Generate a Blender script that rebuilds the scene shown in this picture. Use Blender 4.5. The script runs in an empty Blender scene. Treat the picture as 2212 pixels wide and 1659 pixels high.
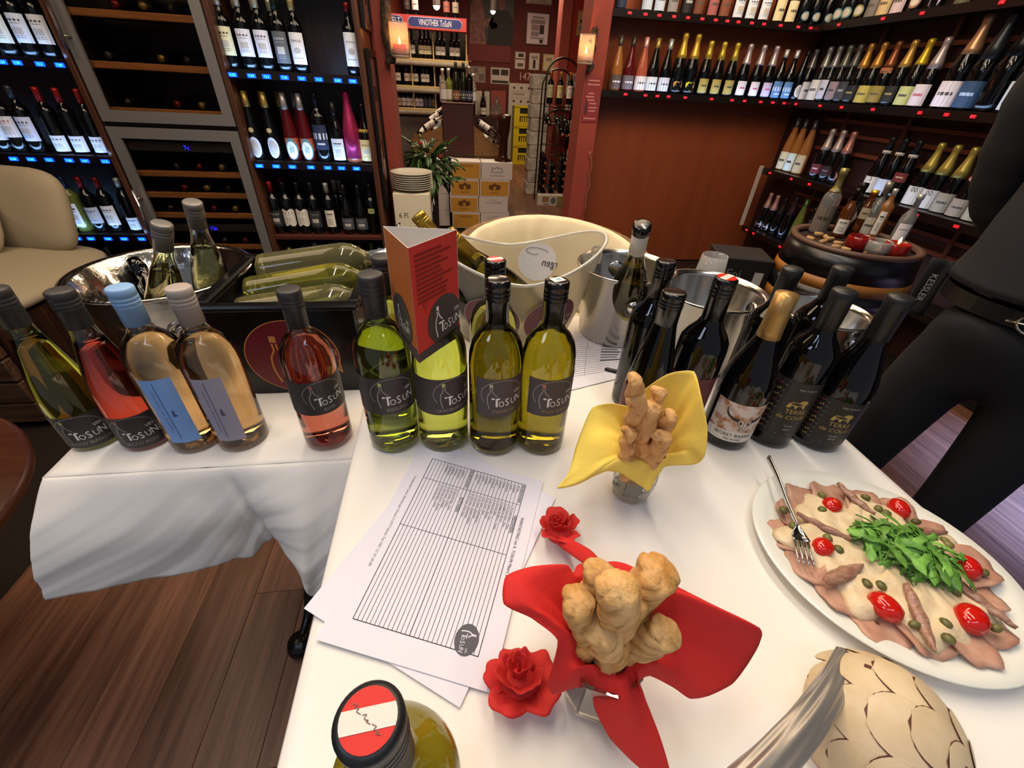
import bpy, math, random
from math import sin, cos, pi, radians, sqrt, atan2, hypot
from mathutils import Vector, Matrix, Euler
random.seed(7)
SC = bpy.context.scene
COL = SC.collection
# ------------------------------------------------------------------ camera, world, lamps, exposure
CAM = Vector((0, 0, 1.308)); FPX = 900.0; PITCH = radians(35.8); ROLL = radians(3.3); YAW = 0.165
cd = bpy.data.cameras.new('camera'); cam = bpy.data.objects.new('camera', cd); COL.objects.link(cam)
_f = Vector((sin(YAW)*cos(PITCH), cos(YAW)*cos(PITCH), -sin(PITCH)))
_u0 = Vector((sin(YAW)*sin(PITCH), cos(YAW)*sin(PITCH), cos(PITCH))); _r0 = Vector((cos(YAW), -sin(YAW), 0))
_r = cos(ROLL)*_r0 + sin(ROLL)*_u0; _u = -sin(ROLL)*_r0 + cos(ROLL)*_u0
cam.matrix_world = Matrix(((_r.x, _u.x, -_f.x, CAM.x), (_r.y, _u.y, -_f.y, CAM.y), (_r.z, _u.z, -_f.z, CAM.z), (0, 0, 0, 1)))
cd.sensor_width = 36; cd.lens = FPX/2212*36; cd.clip_start = 0.01; cd.clip_end = 60
SC.camera = cam
def ray(x, y): return (x-1106)/FPX*_r - (y-829.5)/FPX*_u + _f
def at_z(x, y, z):
    d = ray(x, y); return CAM + d*((z-CAM.z)/d.z)
def at_y(x, y, Y):
    d = ray(x, y); return CAM + d*(Y/d.y)
def at_x(x, y, X):
    d = ray(x, y); return CAM + d*(X/d.x)
def lin(h, k=1.0):
    h = h.lstrip('#'); o = []
    for i in (0, 2, 4):
        c = int(h[i:i+2], 16)/255; o.append((c/12.92 if c <= .04045 else ((c+.055)/1.055)**2.4)*k)
    return tuple(o)+(1.0,)
W = bpy.data.worlds.new('world'); SC.world = W; W.use_nodes = True
W.node_tree.nodes['Background'].inputs[0].default_value = lin('#d6dae6'); W.node_tree.nodes['Background'].inputs[1].default_value = 0.30
def area(name, loc, rot, sx, sy, power, color, spread=180):
    l = bpy.data.lights.new(name, 'AREA'); l.shape = 'RECTANGLE'; l.size = sx; l.size_y = sy; l.energy = power; l.color = color[:3]; l.spread = radians(spread)
    o = bpy.data.objects.new(name, l); COL.objects.link(o); o.location = loc; o.rotation_euler = rot; return o
WARM = lin('#ffe0bc'); COOL = lin('#9fc0ff'); NEUT = lin('#fff4e6')
area('tube_lamp', (-.34, .75, 2.66), (0, 0, 0), .07, 1.5, 17, NEUT)
area('tube_lamp', (.62, .75, 2.66), (0, 0, 0), .07, 1.5, 14, NEUT)
area('ceiling_area', (.2, 1.9, 2.66), (0, 0, 0), 1.6, 1.2, 30, WARM)  # wide soft fill added under the ceiling, no fixture of its own
area('ceiling_area', (-1.5, 1.3, 2.66), (0, 0, 0), 1.2, 1.2, 24, WARM)
area('ceiling_area', (1.6, 2.3, 2.66), (radians(22), 0, 0), 1.2, .8, 34, WARM)
area('ceiling_area', (.2, 4.9, 2.66), (0, 0, 0), .6, .6, 34, WARM)
area('ceiling_area', (1.25, 7.6, 2.66), (0, 0, 0), .6, .6, 40, WARM)
area('ceiling_area', (-.1, 5.3, 2.2), (radians(25), 0, 0), .3, .3, 5, WARM)
area('ceiling_area', (.1, -.85, 2.66), (radians(-38), 0, 0), 1.8, .5, 19, lin('#d6e2ff'))  # added fill behind the camera, tinted cool like window daylight
area('ceiling_area', (-1.6, -.5, 2.66), (radians(-25), radians(-20), 0), .8, .8, 15, lin('#d0deff'))  # second cool fill added behind the camera, further left
area('door_daylight', (2.62, .45, 2.2), (radians(4), 0, 0), .4, .6, 46, lin('#7ea6ff'), 36)
SC.view_settings.view_transform = 'Standard'; SC.view_settings.look = 'None'; SC.view_settings.gamma = 1; SC.view_settings.use_curve_mapping = False
SC.view_settings.exposure = 0.04
SC.cycles.max_bounces = 14; SC.cycles.transmission_bounces = 12; SC.cycles.glossy_bounces = 6; SC.cycles.diffuse_bounces = 4; SC.cycles.transparent_max_bounces = 16
SC.cycles.sample_clamp_indirect = 6; SC.cycles.use_denoising = True; SC.cycles.caustics_reflective = True; SC.cycles.caustics_refractive = True
# ------------------------------------------------------------------ materials
MATS = {}
def mat(name, col, rough=.5, metal=0, trans=0, ior=1.45, emit=0, spec=.5, coat=0, alpha=1, col2=None, nscale=8, stretch=(1, 1, 1), bump=0, bscale=60, wave=False, rand=0, detail=4, lo=.35, hi=.65, sss=0, sheen=0, ecol=None):
    if name in MATS: return MATS[name]
    m = bpy.data.materials.new(name); m.use_nodes = True; nt = m.node_tree; b = nt.nodes['Principled BSDF']; N = nt.nodes.new; L = nt.links.new
    c = lin(col) if isinstance(col, str) else col
    b.inputs['Base Color'].default_value = c; b.inputs['Roughness'].default_value = rough; b.inputs['Metallic'].default_value = metal
    b.inputs['Transmission Weight'].default_value = trans; b.inputs['IOR'].default_value = ior; b.inputs['Specular IOR Level'].default_value = spec
    b.inputs['Coat Weight'].default_value = coat; b.inputs['Alpha'].default_value = alpha
    if sheen: b.inputs['Sheen Weight'].default_value = sheen
    if sss: b.inputs['Subsurface Weight'].default_value = sss; b.inputs['Subsurface Scale'].default_value = .01
    if emit: b.inputs['Emission Color'].default_value = lin(ecol) if ecol else c; b.inputs['Emission Strength'].default_value = emit
    if col2 or bump or rand:
        tc = N('ShaderNodeTexCoord'); mp = N('ShaderNodeMapping'); mp.inputs['Scale'].default_value = stretch; L(tc.outputs['Object'], mp.inputs['Vector'])
        src = mp.outputs['Vector']
        if rand:
            oi = N('ShaderNodeObjectInfo'); ad = N('ShaderNodeVectorMath'); ad.operation = 'ADD'; sc = N('ShaderNodeVectorMath'); sc.operation = 'SCALE'; sc.inputs['Scale'].default_value = 37
            cx = N('ShaderNodeCombineXYZ'); L(oi.outputs['Random'], cx.inputs[0]); L(oi.outputs['Random'], cx.inputs[1]); L(cx.outputs[0], sc.inputs[0]); L(src, ad.inputs[0]); L(sc.outputs[0], ad.inputs[1]); src = ad.outputs[0]
        if col2:
            n = N('ShaderNodeTexNoise'); n.inputs['Scale'].default_value = nscale; n.inputs['Detail'].default_value = detail; n.inputs['Roughness'].default_value = .62; L(src, n.inputs['Vector'])
            rp = N('ShaderNodeValToRGB'); rp.color_ramp.elements[0].position = lo; rp.color_ramp.elements[1].position = hi
            rp.color_ramp.elements[0].color = c; rp.color_ramp.elements[1].color = lin(col2); L(n.outputs['Fac'], rp.inputs[0]); out = rp.outputs[0]
            if rand:
                hs = N('ShaderNodeHueSaturation'); mr = N('ShaderNodeMapRange'); mr.inputs[3].default_value = 1-rand; mr.inputs[4].default_value = 1+rand
                L(oi.outputs['Random'], mr.inputs[0]); L(mr.outputs[0], hs.inputs['Value']); L(out, hs.inputs['Color']); out = hs.outputs[0]
            L(out, b.inputs['Base Color'])
        if bump:
            n2 = N('ShaderNodeTexNoise'); n2.inputs['Scale'].default_value = bscale; n2.inputs['Detail'].default_value = 3; L(src, n2.inputs['Vector'])
            bp = N('ShaderNodeBump'); bp.inputs['Strength'].default_value = bump; bp.inputs['Distance'].default_value = .004; L(n2.outputs['Fac'], bp.inputs['Height']); L(bp.outputs[0], b.inputs['Normal'])
    MATS[name] = m; return m
def pc(hexcol, rough=.55, **k): return mat('paint_'+hexcol.lstrip('#')+('' if rough == .55 else '_%d' % int(rough*100)), hexcol, rough, **k)
# ------------------------------------------------------------------ mesh builder
_FT = {}
def font2d(s):
    if s in _FT: return _FT[s]
    cu = bpy.data.curves.new('t', 'FONT'); cu.body = s; cu.size = 1; cu.resolution_u = 2; cu.align_x = 'CENTER'
    o = bpy.data.objects.new('t', cu); COL.objects.link(o); dg = bpy.context.evaluated_depsgraph_get()
    me = bpy.data.meshes.new_from_object(o.evaluated_get(dg))
    r = ([tuple(v.co[:2]) for v in me.vertices], [tuple(p.vertices) for p in me.polygons])
    bpy.data.objects.remove(o); bpy.data.curves.remove(cu); bpy.data.meshes.remove(me); _FT[s] = r; return r
def cyl(r, a0, z0):
    return lambda x, y: Vector((r*cos(a0+x/r), r*sin(a0+x/r), z0+y))
def flat(o, ux, uy, off=0):
    o = Vector(o); ux = Vector(ux); uy = Vector(uy); n = ux.cross(uy).normalized()*off
    return lambda x, y: o+ux*x+uy*y+n
def sm3(t): return t*t*(3-2*t)
def lerp(a, b, t): return a+(b-a)*t
class G:
    def __init__(s): s.v = []; s.f = []; s.m = []; s.s = []
    def add(s, vs, fs, m=0, smooth=False):
        k = len(s.v); s.v += [tuple(p) for p in vs]; s.f += [tuple(i+k for i in f) for f in fs]
        s.m += [m]*len(fs); s.s += [smooth]*len(fs); return s
    def box(s, x0, x1, y0, y1, z0, z1, m=0, b=0):
        if b <= 0:
            return s.add([(x, y, z) for x in (x0, x1) for y in (y0, y1) for z in (z0, z1)], [(0, 1, 3, 2), (4, 6, 7, 5), (0, 4, 5, 1), (2, 3, 7, 6), (0, 2, 6, 4), (1, 5, 7, 3)], m)
        b = min(b, (x1-x0)*.45, (y1-y0)*.45, (z1-z0)*.45)
        X = (x0, x1); Y = (y0, y1); Z = (z0, z1); vs = []; ix = {}
        for i in (0, 1):
            for j in (0, 1):
                for k in (0, 1):
                    sx, sy, sz = (b if i == 0 else -b), (b if j == 0 else -b), (b if k == 0 else -b)
                    for a, p in enumerate(((X[i], Y[j]+sy, Z[k]+sz), (X[i]+sx, Y[j], Z[k]+sz), (X[i]+sx, Y[j]+sy, Z[k]))):
                        ix[i, j, k, a] = len(vs); vs.append(p)
        fs = []
        for i in (0, 1):
            q = [ix[i, j, k, 0] for j, k in ((0, 0), (0, 1), (1, 1), (1, 0))]; fs.append(q if i == 0 else q[::-1])
            q = [ix[j, i, k, 1] for j, k in ((0, 0), (1, 0), (1, 1), (0, 1))]; fs.append(q if i == 0 else q[::-1])
            q = [ix[j, k, i, 2] for j, k in ((0, 0), (0, 1), (1, 1), (1, 0))]; fs.append(q if i == 0 else q[::-1])
        for i in (0, 1):
            for j in (0, 1):
                q = [ix[i, j, 0, 0], ix[i, j, 0, 1], ix[i, j, 1, 1], ix[i, j, 1, 0]]; fs.append(q if i == j else q[::-1])
                q = [ix[i, 0, j, 0], ix[i, 0, j, 2], ix[i, 1, j, 2], ix[i, 1, j, 0]]; fs.append(q[::-1] if i == j else q)
                q = [ix[0, i, j, 1], ix[0, i, j, 2], ix[1, i, j, 2], ix[1, i, j, 1]]; fs.append(q if i == j else q[::-1])
                for k in (0, 1):
                    q = [ix[i, j, k, 0], ix[i, j, k, 1], ix[i, j, k, 2]]; fs.append(q[::-1] if (i+j+k) % 2 == 0 else q)
        return s.add(vs, fs, m)
    def lathe(s, prof, n=16, m=0, smooth=True, a0=0, a1=2*pi, sx=1, sy=1):
        full = abs(a1-a0-2*pi) < 1e-6; nn = n if full else n+1; vs = []; rings = []
        for r, z in prof:
            if r < 1e-7: rings.append([len(vs)]); vs.append((0, 0, z))
            else:
                rings.append(list(range(len(vs), len(vs)+nn)))
                for i in range(nn):
                    a = a0+(a1-a0)*i/n; vs.append((r*cos(a)*sx, r*sin(a)*sy, z))
        fs = []
        for A, B in zip(rings, rings[1:]):
            for i in range(n):
                j = (i+1) % nn
                if len(A) == 1 and len(B) == 1: continue
                if len(A) == 1: fs.append((A[0], B[j], B[i]))
                elif len(B) == 1: fs.append((A[i], A[j], B[0]))
                else: fs.append((A[i], A[j], B[j], B[i]))
        return s.add(vs, fs, m, smooth)
    def tube(s, pts, rad, n=8, m=0, cap=True, smooth=True, sq=1.0, tw=0.0):
        pts = [Vector(p) for p in pts]; N = len(pts); rr = rad if isinstance(rad, (list, tuple)) else [rad]*N
        t0 = (pts[1]-pts[0]).normalized(); up = Vector((0, 0, 1)) if abs(t0.z) < .9 else Vector((1, 0, 0)); nr = (up-t0*up.dot(t0)).normalized(); vs = []
        for i, p in enumerate(pts):
            t = (pts[min(i+1, N-1)]-pts[max(i-1, 0)]).normalized(); nr = (nr-t*nr.dot(t)).normalized(); bn = t.cross(nr)
            for k in range(n):
                a = 2*pi*k/n; x = cos(a)*rr[i]; y = sin(a)*rr[i]*sq; w = tw*i; vs.append(p+nr*(x*cos(w)-y*sin(w))+bn*(x*sin(w)+y*cos(w)))
        fs = [(i*n+k, i*n+(k+1) % n, (i+1)*n+(k+1) % n, (i+1)*n+k) for i in range(N-1) for k in range(n)]
        if cap:
            vs += [pts[0], pts[-1]]; a, b = N*n, N*n+1
            fs += [(a, (k+1) % n, k) for k in range(n)]+[(b, (N-1)*n+k, (N-1)*n+(k+1) % n) for k in range(n)]
        return s.add(vs, fs, m, smooth)
    def grid(s, fn, nu, nv, m=0, smooth=True, thick=0, wrap=False):
        P = [[Vector(fn(i/nu, j/nv)) for j in range(nv+1)] for i in range(nu+(0 if wrap else 1))]; R = len(P); idx = lambda i, j: (i % R)*(nv+1)+j
        fs = [(idx(i, j), idx(i+1, j), idx(i+1, j+1), idx(i, j+1)) for i in range(nu) for j in range(nv)]
        vs = [p for r in P for p in r]
        if thick:
            lo = []
            for i in range(R):
                for j in range(nv+1):
                    du = P[(i+1) % R if wrap else min(i+1, R-1)][j]-P[(i-1) % R if wrap else max(i-1, 0)][j]; dv = P[i][min(j+1, nv)]-P[i][max(j-1, 0)]
                    n = du.cross(dv); n = n.normalized() if n.length > 1e-12 else Vector((0, 0, 1)); lo.append(P[i][j]-n*thick)
            K = len(vs); vs += lo; fs += [tuple(K+q for q in f[::-1]) for f in list(fs)]
            for i in range(nu):
                fs.append((idx(i, 0), K+idx(i, 0), K+idx(i+1, 0), idx(i+1, 0))); fs.append((idx(i+1, nv), K+idx(i+1, nv), K+idx(i, nv), idx(i, nv)))
            if not wrap:
                for j in range(nv):
                    fs.append((idx(0, j+1), K+idx(0, j+1), K+idx(0, j), idx(0, j))); fs.append((idx(nu, j), K+idx(nu, j), K+idx(nu, j+1), idx(nu, j+1)))
        return s.add(vs, fs, m, smooth)
    def prism(s, poly, z0, z1, m=0, fn=None):
        n = len(poly); fn = fn or (lambda x, y, z: (x, y, z))
        vs = [fn(x, y, z0) for x, y in poly]+[fn(x, y, z1) for x, y in poly]
        return s.add(vs, [tuple(range(n))[::-1], tuple(range(n, 2*n))]+[(i, (i+1) % n, n+(i+1) % n, n+i) for i in range(n)], m)
    def poly(s, pts, mp, m=0):
        return s.add([mp(x, y) for x, y in pts], [tuple(range(len(pts)))], m)
    def rect(s, mp, x0, x1, y0, y1, m=0, n=1):
        vs = []; fs = []
        for i in range(n+1):
            x = lerp(x0, x1, i/n); vs += [mp(x, y0), mp(x, y1)]
        return s.add(vs, [(2*i, 2*i+2, 2*i+3, 2*i+1) for i in range(n)], m)
    def disc(s, mp, cx, cy, rx, ry, m=0, n=24):
        K = 3; vs = [mp(cx, cy)]; fs = []
        for k in range(1, K+1):
            vs += [mp(cx+rx*k/K*cos(2*pi*i/n), cy+ry*k/K*sin(2*pi*i/n)) for i in range(n)]
        for i in range(n): fs.append((0, 1+i, 1+(i+1) % n))
        for k in range(K-1):
            for i in range(n): a = 1+k*n; b = a+n; fs.append((a+i, b+i, b+(i+1) % n, a+(i+1) % n))
        return s.add(vs, fs, m)
    def stroke(s, pts, w, mp, m=0, closed=False):
        n = len(pts); vs = []
        for i, (x, y) in enumerate(pts):
            a = pts[(i-1) % n] if closed or i > 0 else pts[i]; b = pts[(i+1) % n] if closed or i < n-1 else pts[i]
            dx, dy = b[0]-a[0], b[1]-a[1]; l = hypot(dx, dy) or 1; nx, ny = -dy/l*w/2, dx/l*w/2
            vs += [mp(x-nx, y-ny), mp(x+nx, y+ny)]
        q = n if closed else n-1
        return s.add(vs, [(2*i, 2*((i+1) % n), 2*((i+1) % n)+1, 2*i+1) for i in range(q)], m)
    def text(s, t, mp, x, y, size, m=0, sx=1.0, rot=0, shear=0):
        V, F = font2d(t); c, d = cos(rot), sin(rot)
        vs = []
        for a, b in V:
            a = (a*sx+b*shear)*size; b = b*size; vs.append(mp(x+a*c-b*d, y+a*d+b*c))
        return s.add(vs, F, m)
    def xf(s, M, k=0):
        for i in range(k, len(s.v)): s.v[i] = tuple(M @ Vector(s.v[i]))
        return s
    def mesh(s, name, *mats):
        me = bpy.data.meshes.new(name); me.from_pydata(s.v, [], s.f)
        for m in mats: me.materials.append(m)
        me.polygons.foreach_set('material_index', s.m); me.polygons.foreach_set('use_smooth', s.s); me.update(); return me
def thing(name, label, cat, loc=(0, 0, 0), rz=0, group=None, rot=None):
    o = bpy.data.objects.new(name, None); COL.objects.link(o); o.empty_display_size = .02; o.location = loc; o.rotation_euler = rot or (0, 0, rz)
    return tag(o, label, cat, group)
def tag(o, label, cat, group=None):
    o['label'] = label; o['category'] = cat
    if group: o['group'] = group
    return o
def part(name, g, mats, parent=None, loc=(0, 0, 0), rot=(0, 0, 0), label=None, kind=None):
    me = g if isinstance(g, bpy.types.Mesh) else g.mesh(name, *(mats if isinstance(mats, (list, tuple)) else (mats,)))
    o = bpy.data.objects.new(name, me); COL.objects.link(o); o.location = loc; o.rotation_euler = rot
    if parent is not None: o.parent = parent
    if label: o['label'] = label
    if kind: o['kind'] = kind
    return o
def solo(name, g, mats, label, cat, loc=(0, 0, 0), rz=0, group=None, rot=None):
    return tag(part(name, g, mats, None, loc, rot or (0, 0, rz)), label, cat, group)
def struct(name, g, mats, parent=None, loc=(0, 0, 0)):
    return part(name, g, mats, parent, loc, kind='structure' if parent is None else None)
ORD = 'first second third fourth fifth sixth seventh eighth ninth tenth eleventh twelfth thirteenth fourteenth fifteenth sixteenth seventeenth eighteenth nineteenth twentieth'.split()
def noise1(x, k=0): return (sin(x*1.7+k*2.1)+sin(x*3.1+k*5.3+1.2)*.6+sin(x*6.7+k*1.9)*.3)/1.9
def spline(pts, n):
    P = [Vector(p) for p in pts]; P = [P[0]*2-P[1]]+P+[P[-1]*2-P[-2]]; out = []
    for i in range(1, len(P)-2):
        for k in range(n):
            t = k/n; a, b, c, d = P[i-1:i+3]; out.append(.5*((2*b)+(c-a)*t+(2*a-5*b+4*c-d)*t*t+(-a+3*b-3*c+d)*t**3))
    return out+[P[-2]]
# logo of the shop: arch, drawn bottle with cork, lettering; x,y in units of the logo's width
def logo(g, mp, sc, ml, mt, mc, sub=None, msub=0, arch=True, letters='TOSUN', w=.012, cx=0, cy=0):
    q = lambda x, y: mp(cx+x*sc, cy+y*sc)
    if arch: g.stroke([(.5*cos(a), .02+.40*sin(a)) for a in [radians(-28+i*(240)/30) for i in range(31)]], w, q, ml)
    g.poly([(-.30, .24), (-.225, .235), (-.222, .325), (-.297, .33)], q, mc)
    g.stroke([(p.x, p.y) for p in spline([(-.285, .22, 0), (-.285, .12, 0), (-.335, .02, 0), (-.345, -.15, 0), (-.30, -.36, 0)], 5)], w*1.5, q, ml)
    g.stroke([(p.x, p.y) for p in spline([(-.235, .22, 0), (-.23, .14, 0), (-.18, .06, 0), (-.12, .0, 0)], 5)], w*1.5, q, ml)
    g.rect(q, -.25, -.06, -.085, -.045, mt); g.rect(q, -.155, -.11, -.29, -.06, mt)
    xs = (-.02, .12, .27, .42)
    for ch, x, z, d in zip(letters[1:], xs, (.23, .30, .25, .29), (0, .01, .03, .05)): g.text(ch, q, x, -.29+d, z, mt, .78, radians(4))
    g.text('VIN', q, .38, .02, .13, mt, .85, radians(8))
    if sub: g.text(sub, q, .06, -.46, .13, msub, .95, radians(2))
# ------------------------------------------------------------------ shared materials
PI2 = pi/2
floor_wood = mat('walnut_floor', '#44291d', .42, col2='#946851', nscale=3.0, stretch=(14, .8, 1), rand=.32, detail=7, lo=.25, hi=.8)
dark_wood = mat('dark_shelf_wood', '#1c0f0a', .4, col2='#3a2116', nscale=4, stretch=(14, 14, .8))
stile_wood = mat('brown_stile_wood', '#3a2016', .35, col2='#5d3a28', nscale=5, stretch=(22, 22, .6))
black_shelf = mat('black_shelf', '#120d0c', .3)
mahogany = mat('mahogany_veneer', '#70371f', .33, col2='#824226', nscale=2.2, stretch=(5, 5, .5), detail=6, lo=.2, hi=.8)
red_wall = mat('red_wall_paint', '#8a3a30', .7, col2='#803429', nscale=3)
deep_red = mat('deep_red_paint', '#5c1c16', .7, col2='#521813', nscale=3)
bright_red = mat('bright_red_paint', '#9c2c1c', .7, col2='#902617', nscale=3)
steel = mat('brushed_steel', '#8a8886', .42, .55)
polished = mat('polished_steel', '#c9c6c0', .16, 1)
gold = mat('gold_foil', '#c9a445', .3, .9)
beech = mat('beech_rail', '#8a5a30', .5, col2='#a06c3c', nscale=4, stretch=(1, 18, 18))
white_cloth = mat('white_table_linen', '#efe9df', .85, bump=.12, bscale=500, sheen=.1)
paper = pc('#e2dee6', .7); ink = pc('#2a2a2c', .7); grey_ink = pc('#8d8a8c', .7); brown_label = pc('#3c3432', .55); tosun_white = pc('#f2eee8', .5)
burgundy = pc('#6b1622', .4); orange_print = pc('#d98a3d', .5)
blue_glow = mat('blue_price_glow', '#0a2cff', .4, emit=5.0, ecol='#0638ff'); cyan_glow = mat('cyan_digit_glow', '#4fd8ff', .4, emit=4.5, ecol='#38c8ff')
red_dim = mat('red_price_glow', '#5c0008', .4, emit=.8, ecol='#e0101c'); red_glow = mat('red_digit_glow', '#ff4a58', .4, emit=4.5, ecol='#ff2838')
black_glass = mat('dark_bottle_glass', '#07090a', .07, spec=.6)
green_glass = mat('dark_green_bottle_glass', '#10180a', .08, spec=.6)
GL = {'k': black_glass, 'g': green_glass, 'p': mat('pink_bottle_glass', '#d9795a', .06, trans=.55), 'o': mat('amber_wine_glass', '#c98a4a', .06, trans=.6),
      'r': mat('dark_rose_bottle_glass', '#5e1418', .06, trans=.3), 'y': mat('pale_green_bottle_glass', '#8d9a4a', .06, trans=.6), 'c': mat('clear_bottle_glass', '#d9dcd8', .04, trans=.85), 'b': mat('brown_spirit_glass', '#8a4a1c', .05, trans=.7)}
def foil(c): return mat('foil_'+c.lstrip('#'), c, .32, .55)
# ------------------------------------------------------------------ setting
def planks(name, x0, x1, y0, y1, parent, w=.145, seed=1, mt=None):
    rng = random.Random(seed); cache = {}; x = x0
    while x < x1-1e-6:
        y = y0-rng.random()*1.2
        while y < y1:
            L = rng.choice((.9, 1.2, 1.5)); a, b = max(y, y0), min(y+L, y1)
            if b-a > .02:
                k = round(b-a, 3)
                if k not in cache:
                    cache[k] = G().box(.0005, w-.0005, .0004, k-.0004, -.012, 0, 0, .0008).mesh('plank', mt or floor_wood)
                part('plank', cache[k], None, parent, (x, a, 0))
            y += L
        x += w
fl = struct('floor', G().box(-3.2, 3.3, -1.2, 11, -.06, -.012), pc('#1a100b'))
planks('plank', -1.36, -.06, -.1, 1.9, fl, seed=3)
planks('plank', .55, 2.725, -.3, 1.7, fl, seed=5)
planks('plank', .16, 1.76, 2.2, 9.6, fl, w=.16, seed=8)
struct('ceiling', G().box(-3.2, 3.3, -1.2, 11, 2.8, 2.86), pc('#4a3a30', .8))
struct('wall_left', G().box(-3.2, -3.1, -1.2, 3.3, 0, 2.8), pc('#3a1d15', .7))
struct('wall_back', G().box(-3.1, -.40, 3.26, 3.34, 0, 2.8), pc('#2a1610', .7))
struct('wall_panel', G().box(1.12, 2.86, 3.72, 3.8, 0, 2.8), mahogany)
struct('wall_right', G().box(2.80, 2.86, -1.2, 3.72, 0, 2.8), mat('dark_right_wall', '#2a1109', .6))
pl = struct('trim_1', G().box(-.405, -.315, 3.2, 3.5, 0, 2.8), red_wall)
pr_ = struct('trim_2', G().box(.985, 1.12, 3.55, 3.8, 0, 2.8), red_wall)
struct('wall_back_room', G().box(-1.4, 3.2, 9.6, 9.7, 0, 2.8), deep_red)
struct('wall_left_room', G().box(-.75, -.66, 3.5, 9.6, 0, 2.8), red_wall)
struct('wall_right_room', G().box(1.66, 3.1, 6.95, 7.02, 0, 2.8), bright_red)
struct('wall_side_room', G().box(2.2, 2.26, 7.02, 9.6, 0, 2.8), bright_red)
struct('trim_3', G().box(1.53, 1.66, 6.93, 7.2, 0, 2.8), mat('light_red_paint', '#a04a3e', .7))
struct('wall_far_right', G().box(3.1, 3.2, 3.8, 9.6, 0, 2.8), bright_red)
# chain of the pillar
g = G()
g.tube([at_y(x+ (2 if i % 2 else -2), y, 3.535) for i, (x, y) in enumerate([(1276, 327), (1272, 335), (1280, 345), (1276, 360), (1274, 380), (1272, 400), (1268, 420), (1263, 445), (1260, 465)])], .004, 5)
solo('door_chain', g, foil('#b08a70'), 'thin chain hanging down the corner of the red pillar by the mahogany panel', 'chain')
# ------------------------------------------------------------------ bottles
PROF = {
 'bord': [(0, 0), (.030, 0), (.0365, .004), (.037, .012), (.037, .185), (.0355, .2), (.029, .213), (.02, .225), (.0148, .238), (.0138, .28), (.0152, .283), (.0152, .297), (0, .3)],
 'burg': [(0, 0), (.033, 0), (.0405, .005), (.041, .013), (.041, .122), (.0385, .145), (.032, .172), (.0225, .2), (.0172, .218), (.0153, .236), (.0148, .262), (.0148, .295), (0, .298)],
 'champ': [(0, 0), (.035, 0), (.0432, .005), (.0438, .013), (.0438, .12), (.0425, .14), (.037, .172), (.0285, .21), (.0205, .247), (.0165, .272), (.0162, .288), (.0185, .295), (.0185, .305), (.016, .316), (0, .32)],
 'hock': [(0, 0), (.03, 0), (.0365, .004), (.037, .012), (.037, .115), (.035, .15), (.028, .2), (.02, .245), (.0152, .28), (.0142, .325), (0, .328)],
 'hugo': [(0, 0), (.031, 0), (.038, .004), (.0388, .014), (.0385, .09), (.036, .125), (.030, .162), (.022, .197), (.0165, .222), (.0148, .245), (.0146, .287), (0, .29)],
 'tos': [(0, 0), (.033, 0), (.0405, .005), (.041, .014), (.041, .165), (.040, .182), (.036, .199), (.028, .212), (.0195, .221), (.0156, .231), (.0146, .245), (.0146, .287), (0, .29)],
 'spirit': [(0, 0), (.03, 0), (.035, .004), (.0355, .012), (.0355, .135), (.033, .155), (.022, .175), (.0135, .19), (.0125, .235), (.0155, .237), (.0155, .262), (0, .264)],
 'jar': [(0, 0), (.028, 0), (.031, .005), (.031, .12), (.028, .14), (.015, .155), (.014, .18), (.016, .182), (.016, .205), (0, .206)],
}
def prad(kind, z):
    P = PROF[kind]
    for (r0, a), (r1, b) in zip(P[1:], P[2:]):
        if a <= z <= b and b > a: return lerp(r0, r1, (z-a)/(b-a))
    return P[-2][0]
_MC = {}
def cached(key, fn):
    if key not in _MC: _MC[key] = fn()
    return _MC[key]
def capsule_prof(kind, z0, off=.0007):
    P = [(r, z) for r, z in PROF[kind] if z > z0+.004]
    return [(prad(kind, z0)-.0006, z0), (prad(kind, z0)+off, z0)]+[((r+off) if r else 0, z+off) for r, z in P]
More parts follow.
